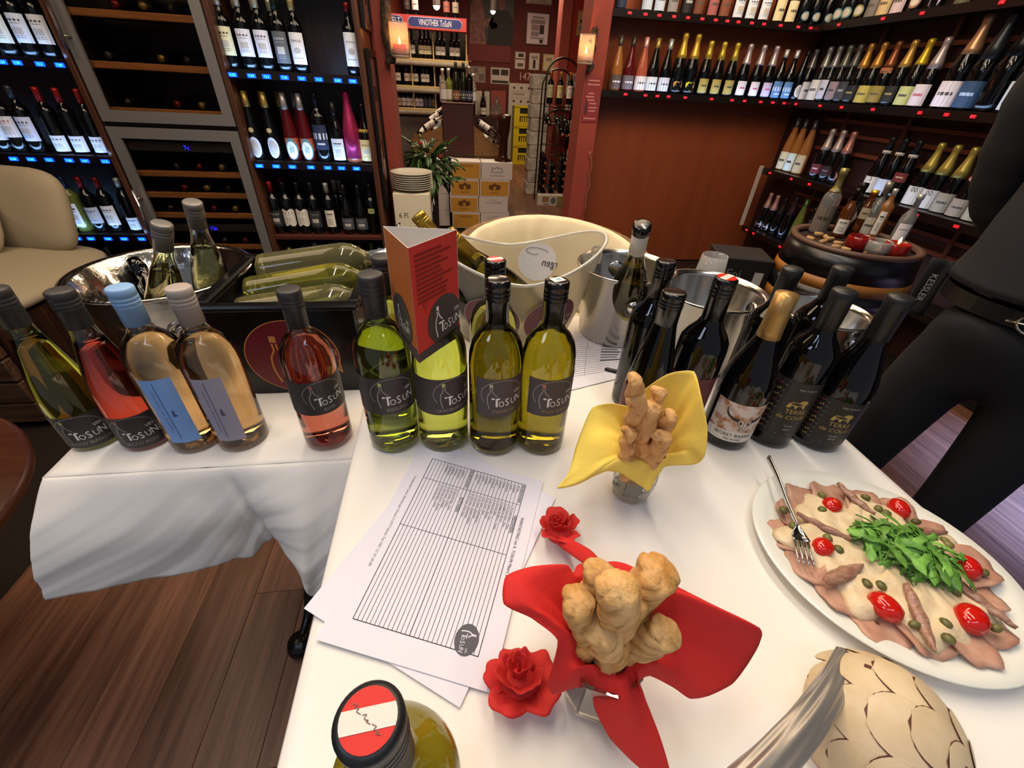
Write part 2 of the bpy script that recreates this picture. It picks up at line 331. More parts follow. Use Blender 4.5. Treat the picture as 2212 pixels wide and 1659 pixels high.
def label_mesh(kind, col, z0, z1, w, style='plain', ink_col='#4a463f', txt=None, second=None):
    g = G(); zm = (z0+z1)/2; r = prad(kind, zm)+.0008; mp = cyl(r, -PI2, zm); mp2 = cyl(r+.0005, -PI2, zm); h = (z1-z0)/2; hw = radians(w)*r
    n = 6
    if style == 'oval': g.disc(mp, 0, 0, hw, h, 0, 18); g.disc(mp2, 0, 0, hw*.72, h*.72, 2, 14); g.rect(mp2, -hw*.4, hw*.4, -h*.1, h*.05, 1)
    elif style == 'round': g.disc(mp, 0, 0, hw, h, 2, 20); g.disc(mp2, 0, -h*.1, hw*.8, h*.8, 0, 18); [g.rect(cyl(r+.001, -PI2, zm), hw*x, hw*(x+.1), -h*.35, h*y, 1) for x, y in ((-.3, .1), (-.12, .35), (.06, .2), (.24, .3))]
    elif style == 'shield': g.poly([(-hw, h*.7), (-hw*.5, h), (0, h*.8), (hw*.5, h), (hw, h*.7), (hw*.9, -h*.3), (0, -h), (-hw*.9, -h*.3)], mp, 0); g.rect(mp2, -hw*.5, hw*.5, -.1*h, .15*h, 1)
    elif style == 'wave':
        ps = [(lerp(-hw, hw, i/16), h*(.75+.25*abs(sin(pi*2*i/16)))) for i in range(17)]; qs = [(x, -y) for x, y in ps]
        g.add([mp(*p) for p in ps]+[mp(*p) for p in qs], [(17+i, 18+i, i+1, i) for i in range(16)])
    elif style == 'pent': g.poly([(-hw, -h), (hw*.6, -h), (hw, 0), (hw*.5, h), (-hw, h*.8)], mp, 0)
    else: g.rect(mp, -hw, hw, -h, h, 0, n)
    if style in ('plain', 'wave') and not txt:
        g.rect(mp2, -hw*.6, hw*.6, h*.48, h*.62, 1, 3); g.rect(mp2, -hw*.45, hw*.45, -h*.42, h*.05, 2, 3)
        for q in (.32, -.55, -.68): g.rect(mp2, -hw*.5, hw*.5, h*q, h*q+h*.035, 1, 3)
    if style == 'band': g.rect(mp2, -hw, hw, -h*.15, h*.35, 2, 4); g.rect(mp2, -hw*.5, hw*.5, -h*.6, -h*.45, 1, 3)
    if style == 'small': g.rect(mp2, -hw*.5, hw*.5, -h*.1, h*.15, 1, 3)
    if txt:
        sz = 1.9*hw/max(3, len(txt))*1.15; g.text(txt, mp2, 0, h*.4, sz, 1, .9)
        if second == 'motif': g.disc(mp2, 0, -h*.12, hw*.42, h*.2, 2, 14); g.rect(mp2, -hw*.6, hw*.6, -h*.62, -h*.58, 1, 3)
        elif second: g.text(second, mp2, 0, -h*.2, sz*.8, 1, .9)
    return g.mesh('label', pc(col, .6), pc(ink_col, .6), pc('#b9b4aa', .6) if style in ('plain', 'oval', 'wave') else pc(ink_col, .6))
def bottle(label, loc, kind='bord', gl='k', cap='#1a1a1c', z0=.222, lab=None, lab2=None, group=None, rz=0, name=None, rot=None, sc=1, n=14, capname='capsule'):
    name = name or ('champagne_bottle' if kind == 'champ' else 'wine_bottle')
    t = thing(name, label, 'bottle', loc, rz, group, rot)
    if sc != 1: t.scale = (sc, sc, sc)
    part('glass_body', cached((kind, gl, n), lambda: G().lathe(PROF[kind], n).mesh('glass_body', GL[gl])), None, t)
    if cap:
        part(capname, cached((kind, cap, z0, n), lambda: G().lathe(capsule_prof(kind, z0), n).mesh(capname, foil(cap))), None, t)
    if lab: part('paper_label', cached((kind, 'l')+tuple(lab.items()), lambda: label_mesh(kind, **lab)), None, t)
    if lab2: part('neck_label', cached((kind, 'l')+tuple(lab2.items()), lambda: label_mesh(kind, **lab2)), None, t)
    return t
def D(col, z0, z1, w=62, style='plain', **k): return dict(col=col, z0=z0, z1=z1, w=w, style=style, **k)
WL = D('#e9e6df', .06, .15); CAPW = '#e8e4dc'
# price displays: sub-parts of the shelf boards they clip onto
def price_mesh(kind, txt):
    def mk():
        g = G(); h, w = ((.0095, .021) if kind == 'blue' else (.0075, .015)); mp = flat((0, -.0045, 0), (1, 0, 0), (0, 0, 1), .0004)
        g.box(-w, w, -.0045, 0, -h, h, 0, .002)
        g.text(txt, mp, 0, -h*.62, h*1.7, 1, .95)
        return g.mesh('price_display', blue_glow if kind == 'blue' else red_dim, cyan_glow if kind == 'blue' else red_glow)
    return cached(('price', kind, txt), mk)
PR = ('8.50', '9.90', '12.5', '7.90', '14.9', '11.5')
def shelf_board(unit, x0, x1, y0, y1, z, th, mt, tags=(), kind='blue', drop=.03):
    g = G().box(x0, x1, y0, y1, z-th, z, 0, .003)
    if tags: g.box(x0, x1, y0-.006, y0, z-th-drop+.02, z-.002, 0)
    b = part('shelf_board', g, mt, unit)
    for i, t in enumerate(tags):
        part('price_display', price_mesh(kind, PR[i % 6]), None, b, (t, y0-.006, z-(th+drop)*.42))
    return b
# ------------------------------------------------------------------ left wall: two shelf units and the wine fridge
def unit(name, label, x0, x1, boards):
    t = thing(name, label, 'shelf', (0, 0, 0))
    part('side_panel', G().box(x0, x0+.03, 2.84, 3.24, 0, 2.6, 0, .004), stile_wood, t); part('side_panel', G().box(x1-.03, x1, 2.84, 3.24, 0, 2.6, 0, .004), stile_wood, t)
    part('back_panel', G().box(x0+.03, x1-.03, 3.22, 3.24, .02, 2.6), dark_wood, t)
    for z, tags, mt in boards: shelf_board(t, x0+.03, x1-.03, 2.842 if tags else 2.85, 3.22, z, .028, mt, tags)
    return t
unit('wine_shelf', 'tall dark wine shelf with blue price lights behind the cream sofa', -2.75, -1.80,
     [(1.30, [-2.104, -2.04, -1.944, -1.859], black_shelf), (.88, [-2.294, -2.212, -2.127, -2.032, -1.956, -1.857], black_shelf), (.46, [-2.28, -2.201, -2.13, -2.038, -1.951, -1.855], black_shelf), (.06, [], dark_wood), (1.74, [], black_shelf)])
unit('wine_shelf', 'tall dark wine shelf with blue price lights between the wine fridge and the doorway', -1.13, -.41,
     [(1.30, [-1.075, -.985, -.912, -.824, -.739, -.654, -.558, -.482], black_shelf), (.88, [-1.067, -.977, -.889, -.787, -.694, -.616, -.532], black_shelf), (.46, [], mat('brown_shelf_board', '#4a2018', .4)), (.06, [], dark_wood), (1.74, [], black_shelf)])
for x, w in ((-2.25, .85), (-.77, .62)):
    for z in (1.30, .88, .46):
        if z == .46 and x > -1: continue
        area('shelf_light', (x, 2.825, z+.012), (radians(118), 0, 0), w, .012, .55, lin('#8fc0ff'), 150)
fr = thing('wine_fridge', 'built-in steel framed wine fridge with two glass doors between the dark shelves', 'fridge', (0, 0, 0))
fridge_in = mat('fridge_interior', '#1a120d', .6); fr_glass = mat('smoked_door_glass', '#e4dcd2', .02, trans=1, ior=1.08)
g = G().box(-1.80, -1.785, 2.86, 3.24, 0, 2.6).box(-1.145, -1.13, 2.86, 3.24, 0, 2.6).box(-1.785, -1.145, 3.2, 3.24, 0, 2.6).box(-1.785, -1.145, 2.87, 3.2, 1.025, 1.045).box(-1.785, -1.145, 2.87, 3.2, .08, .1)
part('cabinet', g, fridge_in, fr)
for z0, z1, nm in ((1.045, 2.2, 'u'), (.12, 1.022, 'l')):
    d = part('glass_door', G().box(-1.735, -1.185, 2.852, 2.858, z0+.05, z1-.05), fr_glass, fr)
    w = .052; x0, x1 = -1.785, -1.135
    g = G()
    def bar(poly): g.prism(poly, 0, .022, 0, lambda x, y, z: (x, 2.84+z, y))
    bar([(x0, z0), (x1, z0), (x1-w, z0+w), (x0+w, z0+w)]); bar([(x0, z1), (x0+w, z1-w), (x1-w, z1-w), (x1, z1)])
    bar([(x0, z0), (x0+w, z0+w), (x0+w, z1-w), (x0, z1)]); bar([(x1, z0), (x1, z1), (x1-w, z1-w), (x1-w, z0+w)])
    part('door_frame', g, steel, d)
    hz = (1.34, 1.9) if nm == 'u' else (.42, .72)
    g = G().tube([(x0+.018, 2.80, hz[0]), (x0+.018, 2.80, hz[1])], .008, 10)
    for hh in (hz[0]+.05, hz[1]-.05): g.tube([(x0+.018, 2.80, hh), (x0+.03, 2.842, hh)], .005, 6)
    part('door_handle', g, polished, d)
fz = [(40, 0), (148, 0), (243, 0), (375, 1), (420, 1), (463, 1), (530, 1), (562, 1)]
for py, low in fz:
    z = at_y(400 if not low else 440, py, 2.90).z
    part('shelf_rail', G().box(-1.77, -1.15, 2.88, 2.905, z-.018, z+.012, 0, .003), beech, fr)
    rk = part('wire_rack', G().box(-1.77, -1.15, 2.905, 3.18, z-.012, z-.008), black_shelf, fr)
    for k, x in enumerate((-1.66, -1.54, -1.42, -1.30)):
        if (k*7+py) % 5 == 0: continue
        t = thing('wine_bottle', f'dark wine bottle lying {ORD[k]} from the handle side on the {["top","second","third","fourth","fifth","sixth","seventh","bottom"][fz.index((py, low))]} fridge rack', 'bottle', (x, 3.19, z+.036), 0, 'bottles lying in the wine fridge', (PI2, 0, 0))
        part('glass_body', cached(('bord', 'k', 14), lambda: G().lathe(PROF['bord'], 14).mesh('glass_body', GL['k'])), None, t)
        cc = ('#3a3a3e', '#6a1a1c', '#7a6a40', '#2a2a30')[(k+py) % 4]
        part('capsule', cached(('bord', cc, .24, 14), lambda: G().lathe(capsule_prof('bord', .24), 14).mesh('capsule', foil(cc))), None, t)
        if (k+py) % 2 == 0: part('paper_label', cached(('bord', 'lf'), lambda: label_mesh('bord', '#8a8070', .06, .14, 60)), None, t)
    if py in (243,): continue
for px, py, s, nm in ((403, 318, '7c', 'upper'), (462, 492, '12c', 'lower')):
    p = at_y(px, py, 2.868); g = G().box(-1.73, -1.19, 2.866, 2.874, p.z-.022, p.z+.022)
    part('control_panel', g, pc('#2a2420', .5), fr)
    g = G().text(s, flat((p.x, 2.864, p.z-.012), (1, 0, 0), (0, 0, 1)), 0, 0, .03, 0)
    for dx in (.03, .05, .07, -.03): g.rect(flat((p.x+dx, 2.8645, p.z), (1, 0, 0), (0, 0, 1)), -.0018, .0018, -.0018, .0018, 1)
    part('temperature_display', g, (mat('indigo_digit_glow', '#2020ff', .4, emit=5, ecol='#1a1cff'), pc('#9a948a')), fr)
LLN = {1: 'top', 2: 'middle', 3: 'lower', 4: 'bottom'}
def row(xs, specs, y, z, where, axis='x', group=None, rz=0, back=None):
    for i, (x, sp) in enumerate(zip(xs, specs)):
        if sp is None: continue
        sp = dict(sp); d = sp.pop('d')
        loc = (x, y, z) if axis == 'x' else (y, x, z)
        bottle(f'{d}, {ORD[i]} {where}', loc, group=group, rz=rz+sp.pop('tw', 0), **sp)
RC = '#b02a24'; GC = '#4a4c50'
big = lambda c='#dfe4ea': D(c, .055, .165, 72)
row([-2.193, -2.095, -2.005, -1.918], [dict(d='red wine bottle with white label', lab=big()), dict(d='red wine bottle with green landscape label', lab=D('#dfe4d4', .05, .165, 72, ink_col='#5a7a4a')), dict(d='red wine bottle with white crest label', lab=big()), dict(d='red wine bottle with tall cream label', lab=big('#e6e0d4'))], 2.92, 1.30, 'along the top shelf behind the sofa', group='bottles on the top shelf behind the sofa')
row([-2.359, -2.289, -2.205, -2.084, -1.993, -1.895], [dict(d='bottle with grey cap and pale label', cap='#8a8c90', z0=.245, lab=big()), dict(d='bottle with grey cap and red sketched label', cap=GC, z0=.245, lab=D('#e6e2de', .07, .165, 74, ink_col='#b05a4a')), dict(d='bottle with dark cap and bluish label', cap=GC, z0=.245, lab=big('#d4dcf0'))]+[dict(d='red-capped bottle with low glowing white label', cap=RC, z0=.235, lab=D('#e6eaee', .01, .085, 72))]*3, 2.92, .88, 'along the middle shelf behind the sofa', group='bottles on the middle shelf behind the sofa')
bottle('red-capped bottle half hidden behind the last one on the middle sofa shelf', (-1.925, 3.03, .88), cap=RC, z0=.235, lab=D('#e6eaee', .01, .085, 72), group='bottles on the middle shelf behind the sofa')
row([-2.255, -2.185, -2.099, -2.011, -1.901], [dict(d='bottle with cream cap and yellow label', kind='burg', cap='#d4cfa0', z0=.23, lab=D('#c8c24a', .02, .1, 76)), dict(d='pale green bottle with tall white label', gl='y', kind='bord', cap='#2a3a5a', z0=.235, lab=D('#dfe8f0', .03, .16, 40)), dict(d='red-capped bottle with grey label', cap='#9c2626', z0=.242, lab=D('#b8bcc4', .05, .14, 68)), dict(d='red-capped bottle with rounded white label', cap='#8c2020', z0=.242, lab=D('#e4e0da', .04, .15, 68)), dict(d='white-capped dark bottle with small low label', cap='#d8d4cc', z0=.25, lab=D('#dfe6ee', .015, .085, 55))], 2.92, .46, 'along the lower shelf behind the sofa', group='bottles on the lower shelf behind the sofa')
bottle('dark red-capped bottle behind the white-capped one on the lower sofa shelf', (-1.965, 3.04, .46), cap='#6a1c20', z0=.242, lab=WL, group='bottles on the lower shelf behind the sofa')
row([-2.331, -2.229, -2.147, -2.05, -1.95], [dict(d='dark bottle with olive yellow cap', cap='#9aa040', z0=.235), dict(d='dark bottle with bright yellow cap', cap='#c8b030', z0=.235), dict(d='dark bottle with silver cap', cap='#8a8c90', z0=.24), dict(d='dark bottle with black cap'), dict(d='dark bottle with blue-grey cap', cap='#3a4460', z0=.24)], 2.93, .06, 'along the bottom shelf behind the sofa', group='bottles on the bottom shelf behind the sofa')
F1 = 'bottles on the top shelf by the doorway'; F2 = 'bottles on the middle shelf by the doorway'; F3 = 'bottles on the lower shelf by the doorway'; F4 = 'bottles on the bottom shelf by the doorway'
row([-1.09, -1.0, -.915, -.827, -.746, -.476], [dict(d='red wine bottle with cream villa label', cap='#cfc8b0', z0=.25, lab=D('#dcdcb4', .055, .17, 68)), dict(d='red wine bottle with white sail label', cap='#cfc8b0', z0=.25, lab=D('#dfe2ea', .055, .165, 68, ink_col='#6a5a60')), dict(d='red wine bottle with second white sail label', cap='#cfc8b0', z0=.25, lab=D('#dfe2ea', .055, .165, 68, ink_col='#6a5a60')), dict(d='red wine bottle with slate grey label', cap='#20302a', z0=.25, lab=D('#5a5e60', .035, .165, 62, ink_col='#a0a4a8')), dict(d='red wine bottle with tall white REMOLE label', cap='#b0a068', z0=.25, lab=D('#e4e2dc', .035, .165, 62, txt='REMOLE', second='motif')), dict(d='red wine bottle standing alone with NIPOZZANO label', cap='#7a2020', z0=.262, lab=D('#e6ecee', .04, .18, 60, txt='NIPOZZANO', second='motif'))], 2.92, 1.30, 'on the top shelf beside the fridge', group=F1)
for i, x in enumerate((-1.05, -.96, -.88)): bottle(f'dark bottle with cream neck band behind the {ORD[i]} front bottle of the top fridge-side shelf', (x, 3.03, 1.30), cap='#bcb49c', z0=.25, group=F1)
row([-1.08, -.985, -.885, -.802, -.716, -.628, -.546, -.468], [dict(d='gold capsuled bottle with pale blue oval label', kind='hock', cap='#c0a050', z0=.255, lab=D('#cfe0f4', .01, .115, 48, 'oval', ink_col='#5a7ab0'), lab2=D('#c8b040', .135, .16, 22, 'oval', ink_col='#8a7020')), dict(d='gold capsuled bottle with pale blue oval label', kind='hock', cap='#c0a050', z0=.255, lab=D('#cfe0f4', .01, .115, 48, 'oval', ink_col='#5a7ab0'), lab2=D('#c8b040', .135, .16, 22, 'oval', ink_col='#8a7020')), dict(d='silver capped rose wine with round white label', kind='hock', gl='r', cap='#b4b0ac', z0=.25, lab=D('#e8f0f4', .005, .115, 56, 'round', ink_col='#5a8a8c'), lab2=D('#b84a20', .05, .115, 85, 'small')), dict(d='silver capped rose wine with round white label', kind='hock', gl='r', cap='#b4b0ac', z0=.25, lab=D('#e8f0f4', .005, .115, 56, 'round', ink_col='#5a8a8c'), lab2=D('#b84a20', .05, .115, 85, 'small')), dict(d='tall dark bottle with white and navy label', cap='#1a1c20', z0=.25, sc=1.12, lab=D('#26304c', .055, .165, 60, 'band', ink_col='#c8d4d8')), dict(d='dark bottle with square white label', kind='burg', cap='#2a2a2c', z0=.235, lab=D('#dfe8ee', .01, .12, 52)), dict(d='bottle wrapped in crinkled pink foil', kind='champ', gl='p', cap='#b03060', z0=.02, sc=1.1), dict(d='dark bottle with gold AMARONE label and collar', kind='burg', cap='#1c1c1c', z0=.262, lab=D('#d8c48a', .01, .12, 62, 'plain', txt='AMARONE', second='motif', ink_col='#6a4a20'), lab2=D('#c8a848', .15, .172, 70, 'small'))], 2.92, .88, 'on the middle shelf beside the fridge', group=F2)
for i, (x, c, g_) in enumerate(((-1.04, '#a88c48', 'k'), (-.945, '#a88c48', 'k'), (-.86, '#a8a4a0', 'r'))): bottle(f'{["gold","gilt","silver"][i]} capped bottle in the second rank of the middle fridge-side shelf, {ORD[i]}', (x, 3.04, .88), 'hock', g_, c, .255, group=F2)
row([-1.075, -1.0, -.92, -.842, -.75, -.648, -.563, -.492], [dict(d='red-capped dark bottle with black label', cap='#b82a2a', z0=.245, lab=D('#26282c', .045, .14, 66, ink_col='#9a9a9a')), dict(d='dark bottle with scalloped white label', cap='#25272c', z0=.24, lab=D('#dcd8d0', .045, .15, 72, 'wave')), dict(d='dark bottle with scalloped white label', cap='#25272c', z0=.24, lab=D('#dcd8d0', .045, .15, 72, 'wave')), dict(d='dark bottle with black square label', cap='#2a3040', z0=.24, lab=D('#2c2e33', .04, .14, 66, ink_col='#7a7c80')), dict(d='white-capped dark bottle with white label', cap='#d8d4cc', z0=.243, lab=D('#dfdbd2', .045, .145, 46)), dict(d='dark burgundy bottle with slate crest label', kind='burg', cap='#1c1c20', lab=D('#4c505a', .03, .1, 60, ink_col='#8a8c94')), dict(d='dark burgundy bottle with slate crest label', kind='burg', cap='#1c1c20', lab=D('#4c505a', .03, .1, 60, ink_col='#8a8c94')), dict(d='dark bottle with little green neck label', cap='#1c1c20', lab=D('#a4ac70', .13, .16, 30, 'small'))], 2.92, .46, 'on the lower shelf beside the fridge', group=F3)
for i, (x, c) in enumerate(((-1.045, '#8a2024'), (-.725, '#b4b0a8'), (-.69, '#8a8880'))): bottle(f'dark bottle with {["dull red","greyish white","grey"][i]} cap in the second rank of the lower fridge-side shelf', (x, 3.03, .46), cap=c, z0=.243, group=F3)
x4 = [-1.06, -.99, -.925, -.86, -.80, -.74, -.68, -.62, -.55, -.48]; c4 = ['#9aa850', '#3a4a3a', '#b0b4b8', '#6a7a40', '#6a8ca8', '#5a8a9a', '#d8d4cc', '#9c3a34', '#7aa040', '#c8ccd0']; n4 = ['lime', 'dark green', 'silver', 'olive', 'sky blue', 'teal', 'white', 'brick red', 'grass green', 'pale grey']
for i, (x, c) in enumerate(zip(x4, c4)): bottle(f'bottle with {n4[i]} cap on the bottom shelf beside the fridge', (x, 2.93+.05*(i % 3), .06), 'bord', 'g' if i % 2 else 'k', c, .243, lab=WL, group=F4)
# framed pictures on the side of the shelf unit, facing the doorway
for z0, z1, nm in ((1.50, 2.3, 'upper'), (.62, 1.42, 'lower')):
    t = thing('picture_frame', f'{nm} black framed wine picture on the narrow side wall by the doorway', 'picture', (-.405, 3.03, (z0+z1)/2))
    h = (z1-z0)/2; g = G()
    for a, b, c, d in ((-.15, .15, -h, -h+.03), (-.15, .15, h-.03, h), (-.15, -.12, -h+.03, h-.03), (.12, .15, -h+.03, h-.03)): g.box(0, .018, a, b, c, d)
    part('frame', g, pc('#0c0a0a', .3), t)
    g = G().box(.002, .006, -.12, .12, -h+.03, h-.03, 0); mp = flat((.0062, 0, 0), (0, -1, 0), (0, 0, 1), 0)
    for x, y, w, hh in ((-.04, -.1, .05, .34), (.05, -.16, .05, .26), (0, .2, .18, .07)): g.rect(flat((.0066, 0, 0), (0, 1, 0), (0, 0, 1)), x-w/2, x+w/2, y-hh/2, y+hh/2, 1)
    g.rect(flat((.0072, 0, 0), (0, 1, 0), (0, 0, 1)), -.06, -.03, -.22, -.08, 2); g.rect(flat((.0072, 0, 0), (0, 1, 0), (0, 0, 1)), .03, .06, -.26, -.14, 2)
    part('print', g, (pc('#6a4c42', .15), pc('#2a1c18', .3), pc('#d8d0c4', .5)), t)
# candle holders on bark brackets
def candle(label, loc, bark, red, bw):
    t = thing('candle_holder', label, 'candle holder', loc)
    g = G().lathe([(.0, -.058), (.05, -.058), (.054, -.05), (.052, .09), (.0505, .09), (.0505, -.046), (0, -.046)], 28)
    part('glass_cylinder', g, mat('lantern_glass', '#e8dccc', .08, alpha=.22), t)
    part('candle', G().lathe([(0, -.045), (.036, -.045), (.036, -.008), (.02, -.012), (0, -.012)], 20), mat('red_wax' if red else 'cream_wax', '#c02a24' if red else '#ecd0b0', .5, sss=.3, emit=.12, ecol='#ff5a30'), t)
    part('flame', G().lathe([(0, -.012), (.006, -.004), (.007, .004), (.003, .018), (0, .03)], 12), mat('candle_flame', '#ffd890', .5, emit=14, ecol='#ffc060'), t)
    part('foot_ring', G().lathe([(0, -.07), (.045, -.07), (.053, -.062), (.05, -.058), (0, -.058)], 24), mat('lantern_foot_glass', '#b8a898', .1, alpha=.6), t)
    g = G(); x0, x1, y, z0, z1 = bark
    g.grid(lambda u, v: (x0+(x1-x0)*u+noise1(v*9, 3)*.012, y-.02-.02*sin(pi*u)+noise1(u*7+v*11, 1)*.006, lerp(z0, z1, v)), 8, 24, thick=.02)
    part('bark_bracket', g, mat('tree_bark', '#1c1712', .9, col2='#4a4036', nscale=40, bump=.8, bscale=60), t)
    l = bpy.data.lights.new('candle_light', 'POINT'); l.energy = .9; l.color = lin('#ff9a48')[:3]; l.shadow_soft_size = .012
    o = bpy.data.objects.new('candle_light', l); COL.objects.link(o); o.location = (loc[0], loc[1], loc[2]+.045)
p = at_y(863, 92, 3.13); candle('glass candle holder with red candle on bark, fixed to the narrow doorway pillar', p, (-.095, -.035, .06, -.1, .42), True, 1)
p = at_y(1266, 112, 3.47); candle('glass candle holder with pale lit candle on bark, fixed to the wide red pillar', p, (.03, .075, .07, -.1, .13), False, 1)
t = thing('wall_poster', 'burgundy paper notice with pale lettering on the red pillar under the candle', 'poster', (1.055, 3.548, 1.235))
g = G().box(-.058, .058, -.003, 0, -.135, .135); mp = flat((0, -.0035, 0), (1, 0, 0), (0, 0, 1), .0003)
for i, (x, y, w) in enumerate(((0, .115, .08), (0, .092, .09), (-.01, .04, .04), (-.015, .02, .06), (-.01, 0, .06), (.01, -.02, .05), (.015, -.045, .06), (.01, -.065, .05), (0, -.112, .09))): g.rect(mp, x-w/2, x+w/2, y-.005, y+.003, 1)
g.rect(mp, -.045, -.03, -.09, -.02, 2); g.rect(mp, -.041, -.034, -.02, .005, 2)
part('sheet', g, (pc('#7c2a30', .6), pc('#b87a78', .6), pc('#3a2024', .6)), t)
# ------------------------------------------------------------------ mahogany wall and corner shelves
def wall_shelf(label, along, a0, a1, face, z, tags, depth, th=.03):
    t = thing('wall_shelf', label, 'shelf', (0, 0, 0))
    if along == 'x': g = G().box(a0, a1, face, face+depth, z-th, z, 0, .003).box(a0, a1, face-.006, face, z-th-.012, z)
    else: g = G().box(face, face+depth, a0, a1, z-th, z, 0, .003).box(face-.006, face, a0, a1, z-th-.012, z)
    b = part('board', g, black_shelf, t)
    for i, q in enumerate(tags):
        if along == 'x': part('price_display', price_mesh('red', PR[i % 6]), None, b, (q, face-.006, z-.02))
        else: part('price_display', price_mesh('red', PR[i % 6]), None, b, (face-.006, q, z-.02), (0, 0, -PI2))
    return t
tM1 = [1.301, 1.453, 1.546, 1.633, 1.764, 1.975, 2.141, 2.244, 2.378, 2.479, 2.575]; tM0 = [1.235, 1.345, 1.443, 1.548, 1.648, 1.752, 1.851, 1.936, 2.019, 2.12, 2.212, 2.339, 2.476, 2.574]
wall_shelf('black shelf of sparkling wine along the mahogany wall above the bare panel', 'x', 1.12, 2.795, 3.55, 1.30, tM1, .165)
wall_shelf('uppermost black shelf along the mahogany wall', 'x', 1.12, 2.795, 3.55, 1.74, tM0, .165)
wall_shelf('black corner shelf of champagne level with the mahogany wall shelf', 'y', .6, 3.54, 2.60, 1.30, [3.43, 3.182, 2.985, 2.734, 2.42, 2.268, 2.131], .195)
wall_shelf('uppermost black corner shelf on the dark side wall', 'y', .6, 3.54, 2.60, 1.74, [3.302, 2.957, 2.705, 2.3], .195)
wall_shelf('black side shelf behind the barrel, second from below', 'y', 1.2, 3.56, 2.60, .835, [3.435, 3.177, 2.981, 2.72, 2.127, 1.899], .195)
wall_shelf('lowest black side shelf behind the barrel', 'y', 1.2, 3.54, 2.60, .375, [3.465, 3.363, 3.011], .195)
solo('metal_rail', G().box(2.562, 2.598, 3.540, 3.549, .375, .85, 0, .002), mat('pale_alu', '#b4aca2', .45, .2), 'upright metal edge strip joining the two low corner shelves', 'rail')
M1x = [1.235, 1.329, 1.423, 1.51, 1.605, 1.704, 1.8, 1.909, 2.011, 2.114, 2.218, 2.326, 2.428, 2.515, 2.602, 2.69, 2.755]
gold_c = dict(kind='champ', cap='#c8a440', z0=.19)
S1 = [dict(d='amber wine bottle with grey cap', kind='hugo', gl='o', cap='#4a4644', z0=.235, lab=D('#4a4442', .01, .085, 80, 'small', ink_col='#e0dcd8'), sc=1.08), dict(d='dark rose bottle with grey cap', kind='hugo', gl='r', cap='#3a3634', z0=.235, lab=D('#6a6468', .01, .085, 80, 'small', ink_col='#e0dcd8'), sc=1.08), dict(d='pink wine bottle with pale pink cap', kind='hugo', gl='p', cap='#d8a0a0', z0=.235, lab=D('#dfe0dc', .01, .085, 80, 'small'), sc=1.08), dict(d='dark bottle with black and gold cap', kind='hugo', cap='#9a8448', z0=.235, lab=D('#dfe8e8', .01, .085, 80, 'small'), sc=1.08), dict(d='dark bottle with silver patterned cap', kind='hugo', cap='#a0aab0', z0=.235, lab=D('#d8e0ec', .01, .085, 80, 'small'), sc=1.08),
      dict(d='champagne bottle with orange shield label', lab=D('#c08a30', .02, .07, 44, 'shield'), sc=1.1, **gold_c), dict(d='champagne bottle with yellow shield label', lab=D('#d8c820', .02, .07, 44, 'shield'), sc=1.1, **gold_c)]+[dict(d='gold foiled champagne bottle with olive gold label', lab=D('#a89a50', .015, .1, 52, 'small'), kind='champ', cap='#c8b040', z0=.215)]*3+[dict(d='silver foiled sparkling wine with white label', kind='champ', cap='#b8acb4', z0=.2, lab=D('#e2dde2', .015, .1, 52, 'small', ink_col='#c0687c'))]*2+[dict(d='silver foiled sparkling wine with lilac label', kind='champ', cap='#b4a8b0', z0=.2, lab=D('#c8bcd8', .015, .1, 52, 'small', ink_col='#c0687c'))]+[dict(d='white-capped sparkling wine with blue label', kind='burg', cap='#d0d0d0', z0=.25, sc=1.02, lab=D('#5a86b8', .01, .11, 56, 'band', ink_col='#cfe0f0'))]*2+[dict(d='slim dark bottle with white oval label', kind='hock', cap='#1c1814', z0=.27, lab=D('#dcd8cc', .02, .1, 40, 'oval'))]+[dict(d='dark bottle with white corner label', kind='champ', cap='#807c7c', z0=.2, lab=D('#cfcfcb', .01, .12, 56, 'small'))]
row(M1x, S1, 3.625, 1.30, 'along the mahogany wall shelf', group='sparkling wines on the mahogany wall shelf')
M0x = [1.191, 1.372, 1.461, 1.555, 1.657, 1.742, 1.845, 1.932, 2.037, 2.132, 2.232, 2.344, 2.438, 2.533, 2.622, 2.719]
def lb(c, **k): return D(c, .01, .12, 70, 'small', **k)
S0 = [dict(d='dark blue bottle', lab=lb('#20304c'))]+[dict(d='bottle with blue and white label', lab=lb('#bcd0ec'))]*2+[dict(d='grey labelled bottle', lab=lb('#8a8a90'))]+[dict(d='black labelled bottle with pale lettering', lab=lb('#16181c', ink_col='#b0b4b8'))]*1+[dict(d='brown labelled bottle', lab=lb('#6a3a28')), dict(d='dusky pink labelled bottle', lab=lb('#9a5a5a')), dict(d='tan labelled bottle', lab=lb('#7a4430'))]+[dict(d='bottle with white label and blue slash', lab=D('#d4e0f0', .01, .12, 70, 'plain', ink_col='#30486a'))]*3+[dict(d='bottle with cream label', lab=lb('#d8d0a8'))]*2+[dict(d='champagne bottle with pale blue round label', kind='champ', lab=D('#7a98a4', .02, .07, 40, 'oval'))]*3
row(M0x, S0, 3.625, 1.74, 'along the uppermost mahogany shelf', group='bottles on the uppermost mahogany shelf')
R1y = [3.42, 3.33, 3.24, 3.155, 3.07, 2.97, 2.87, 2.765, 2.665, 2.57, 2.41, 2.295, 2.18, 2.065, 1.95]
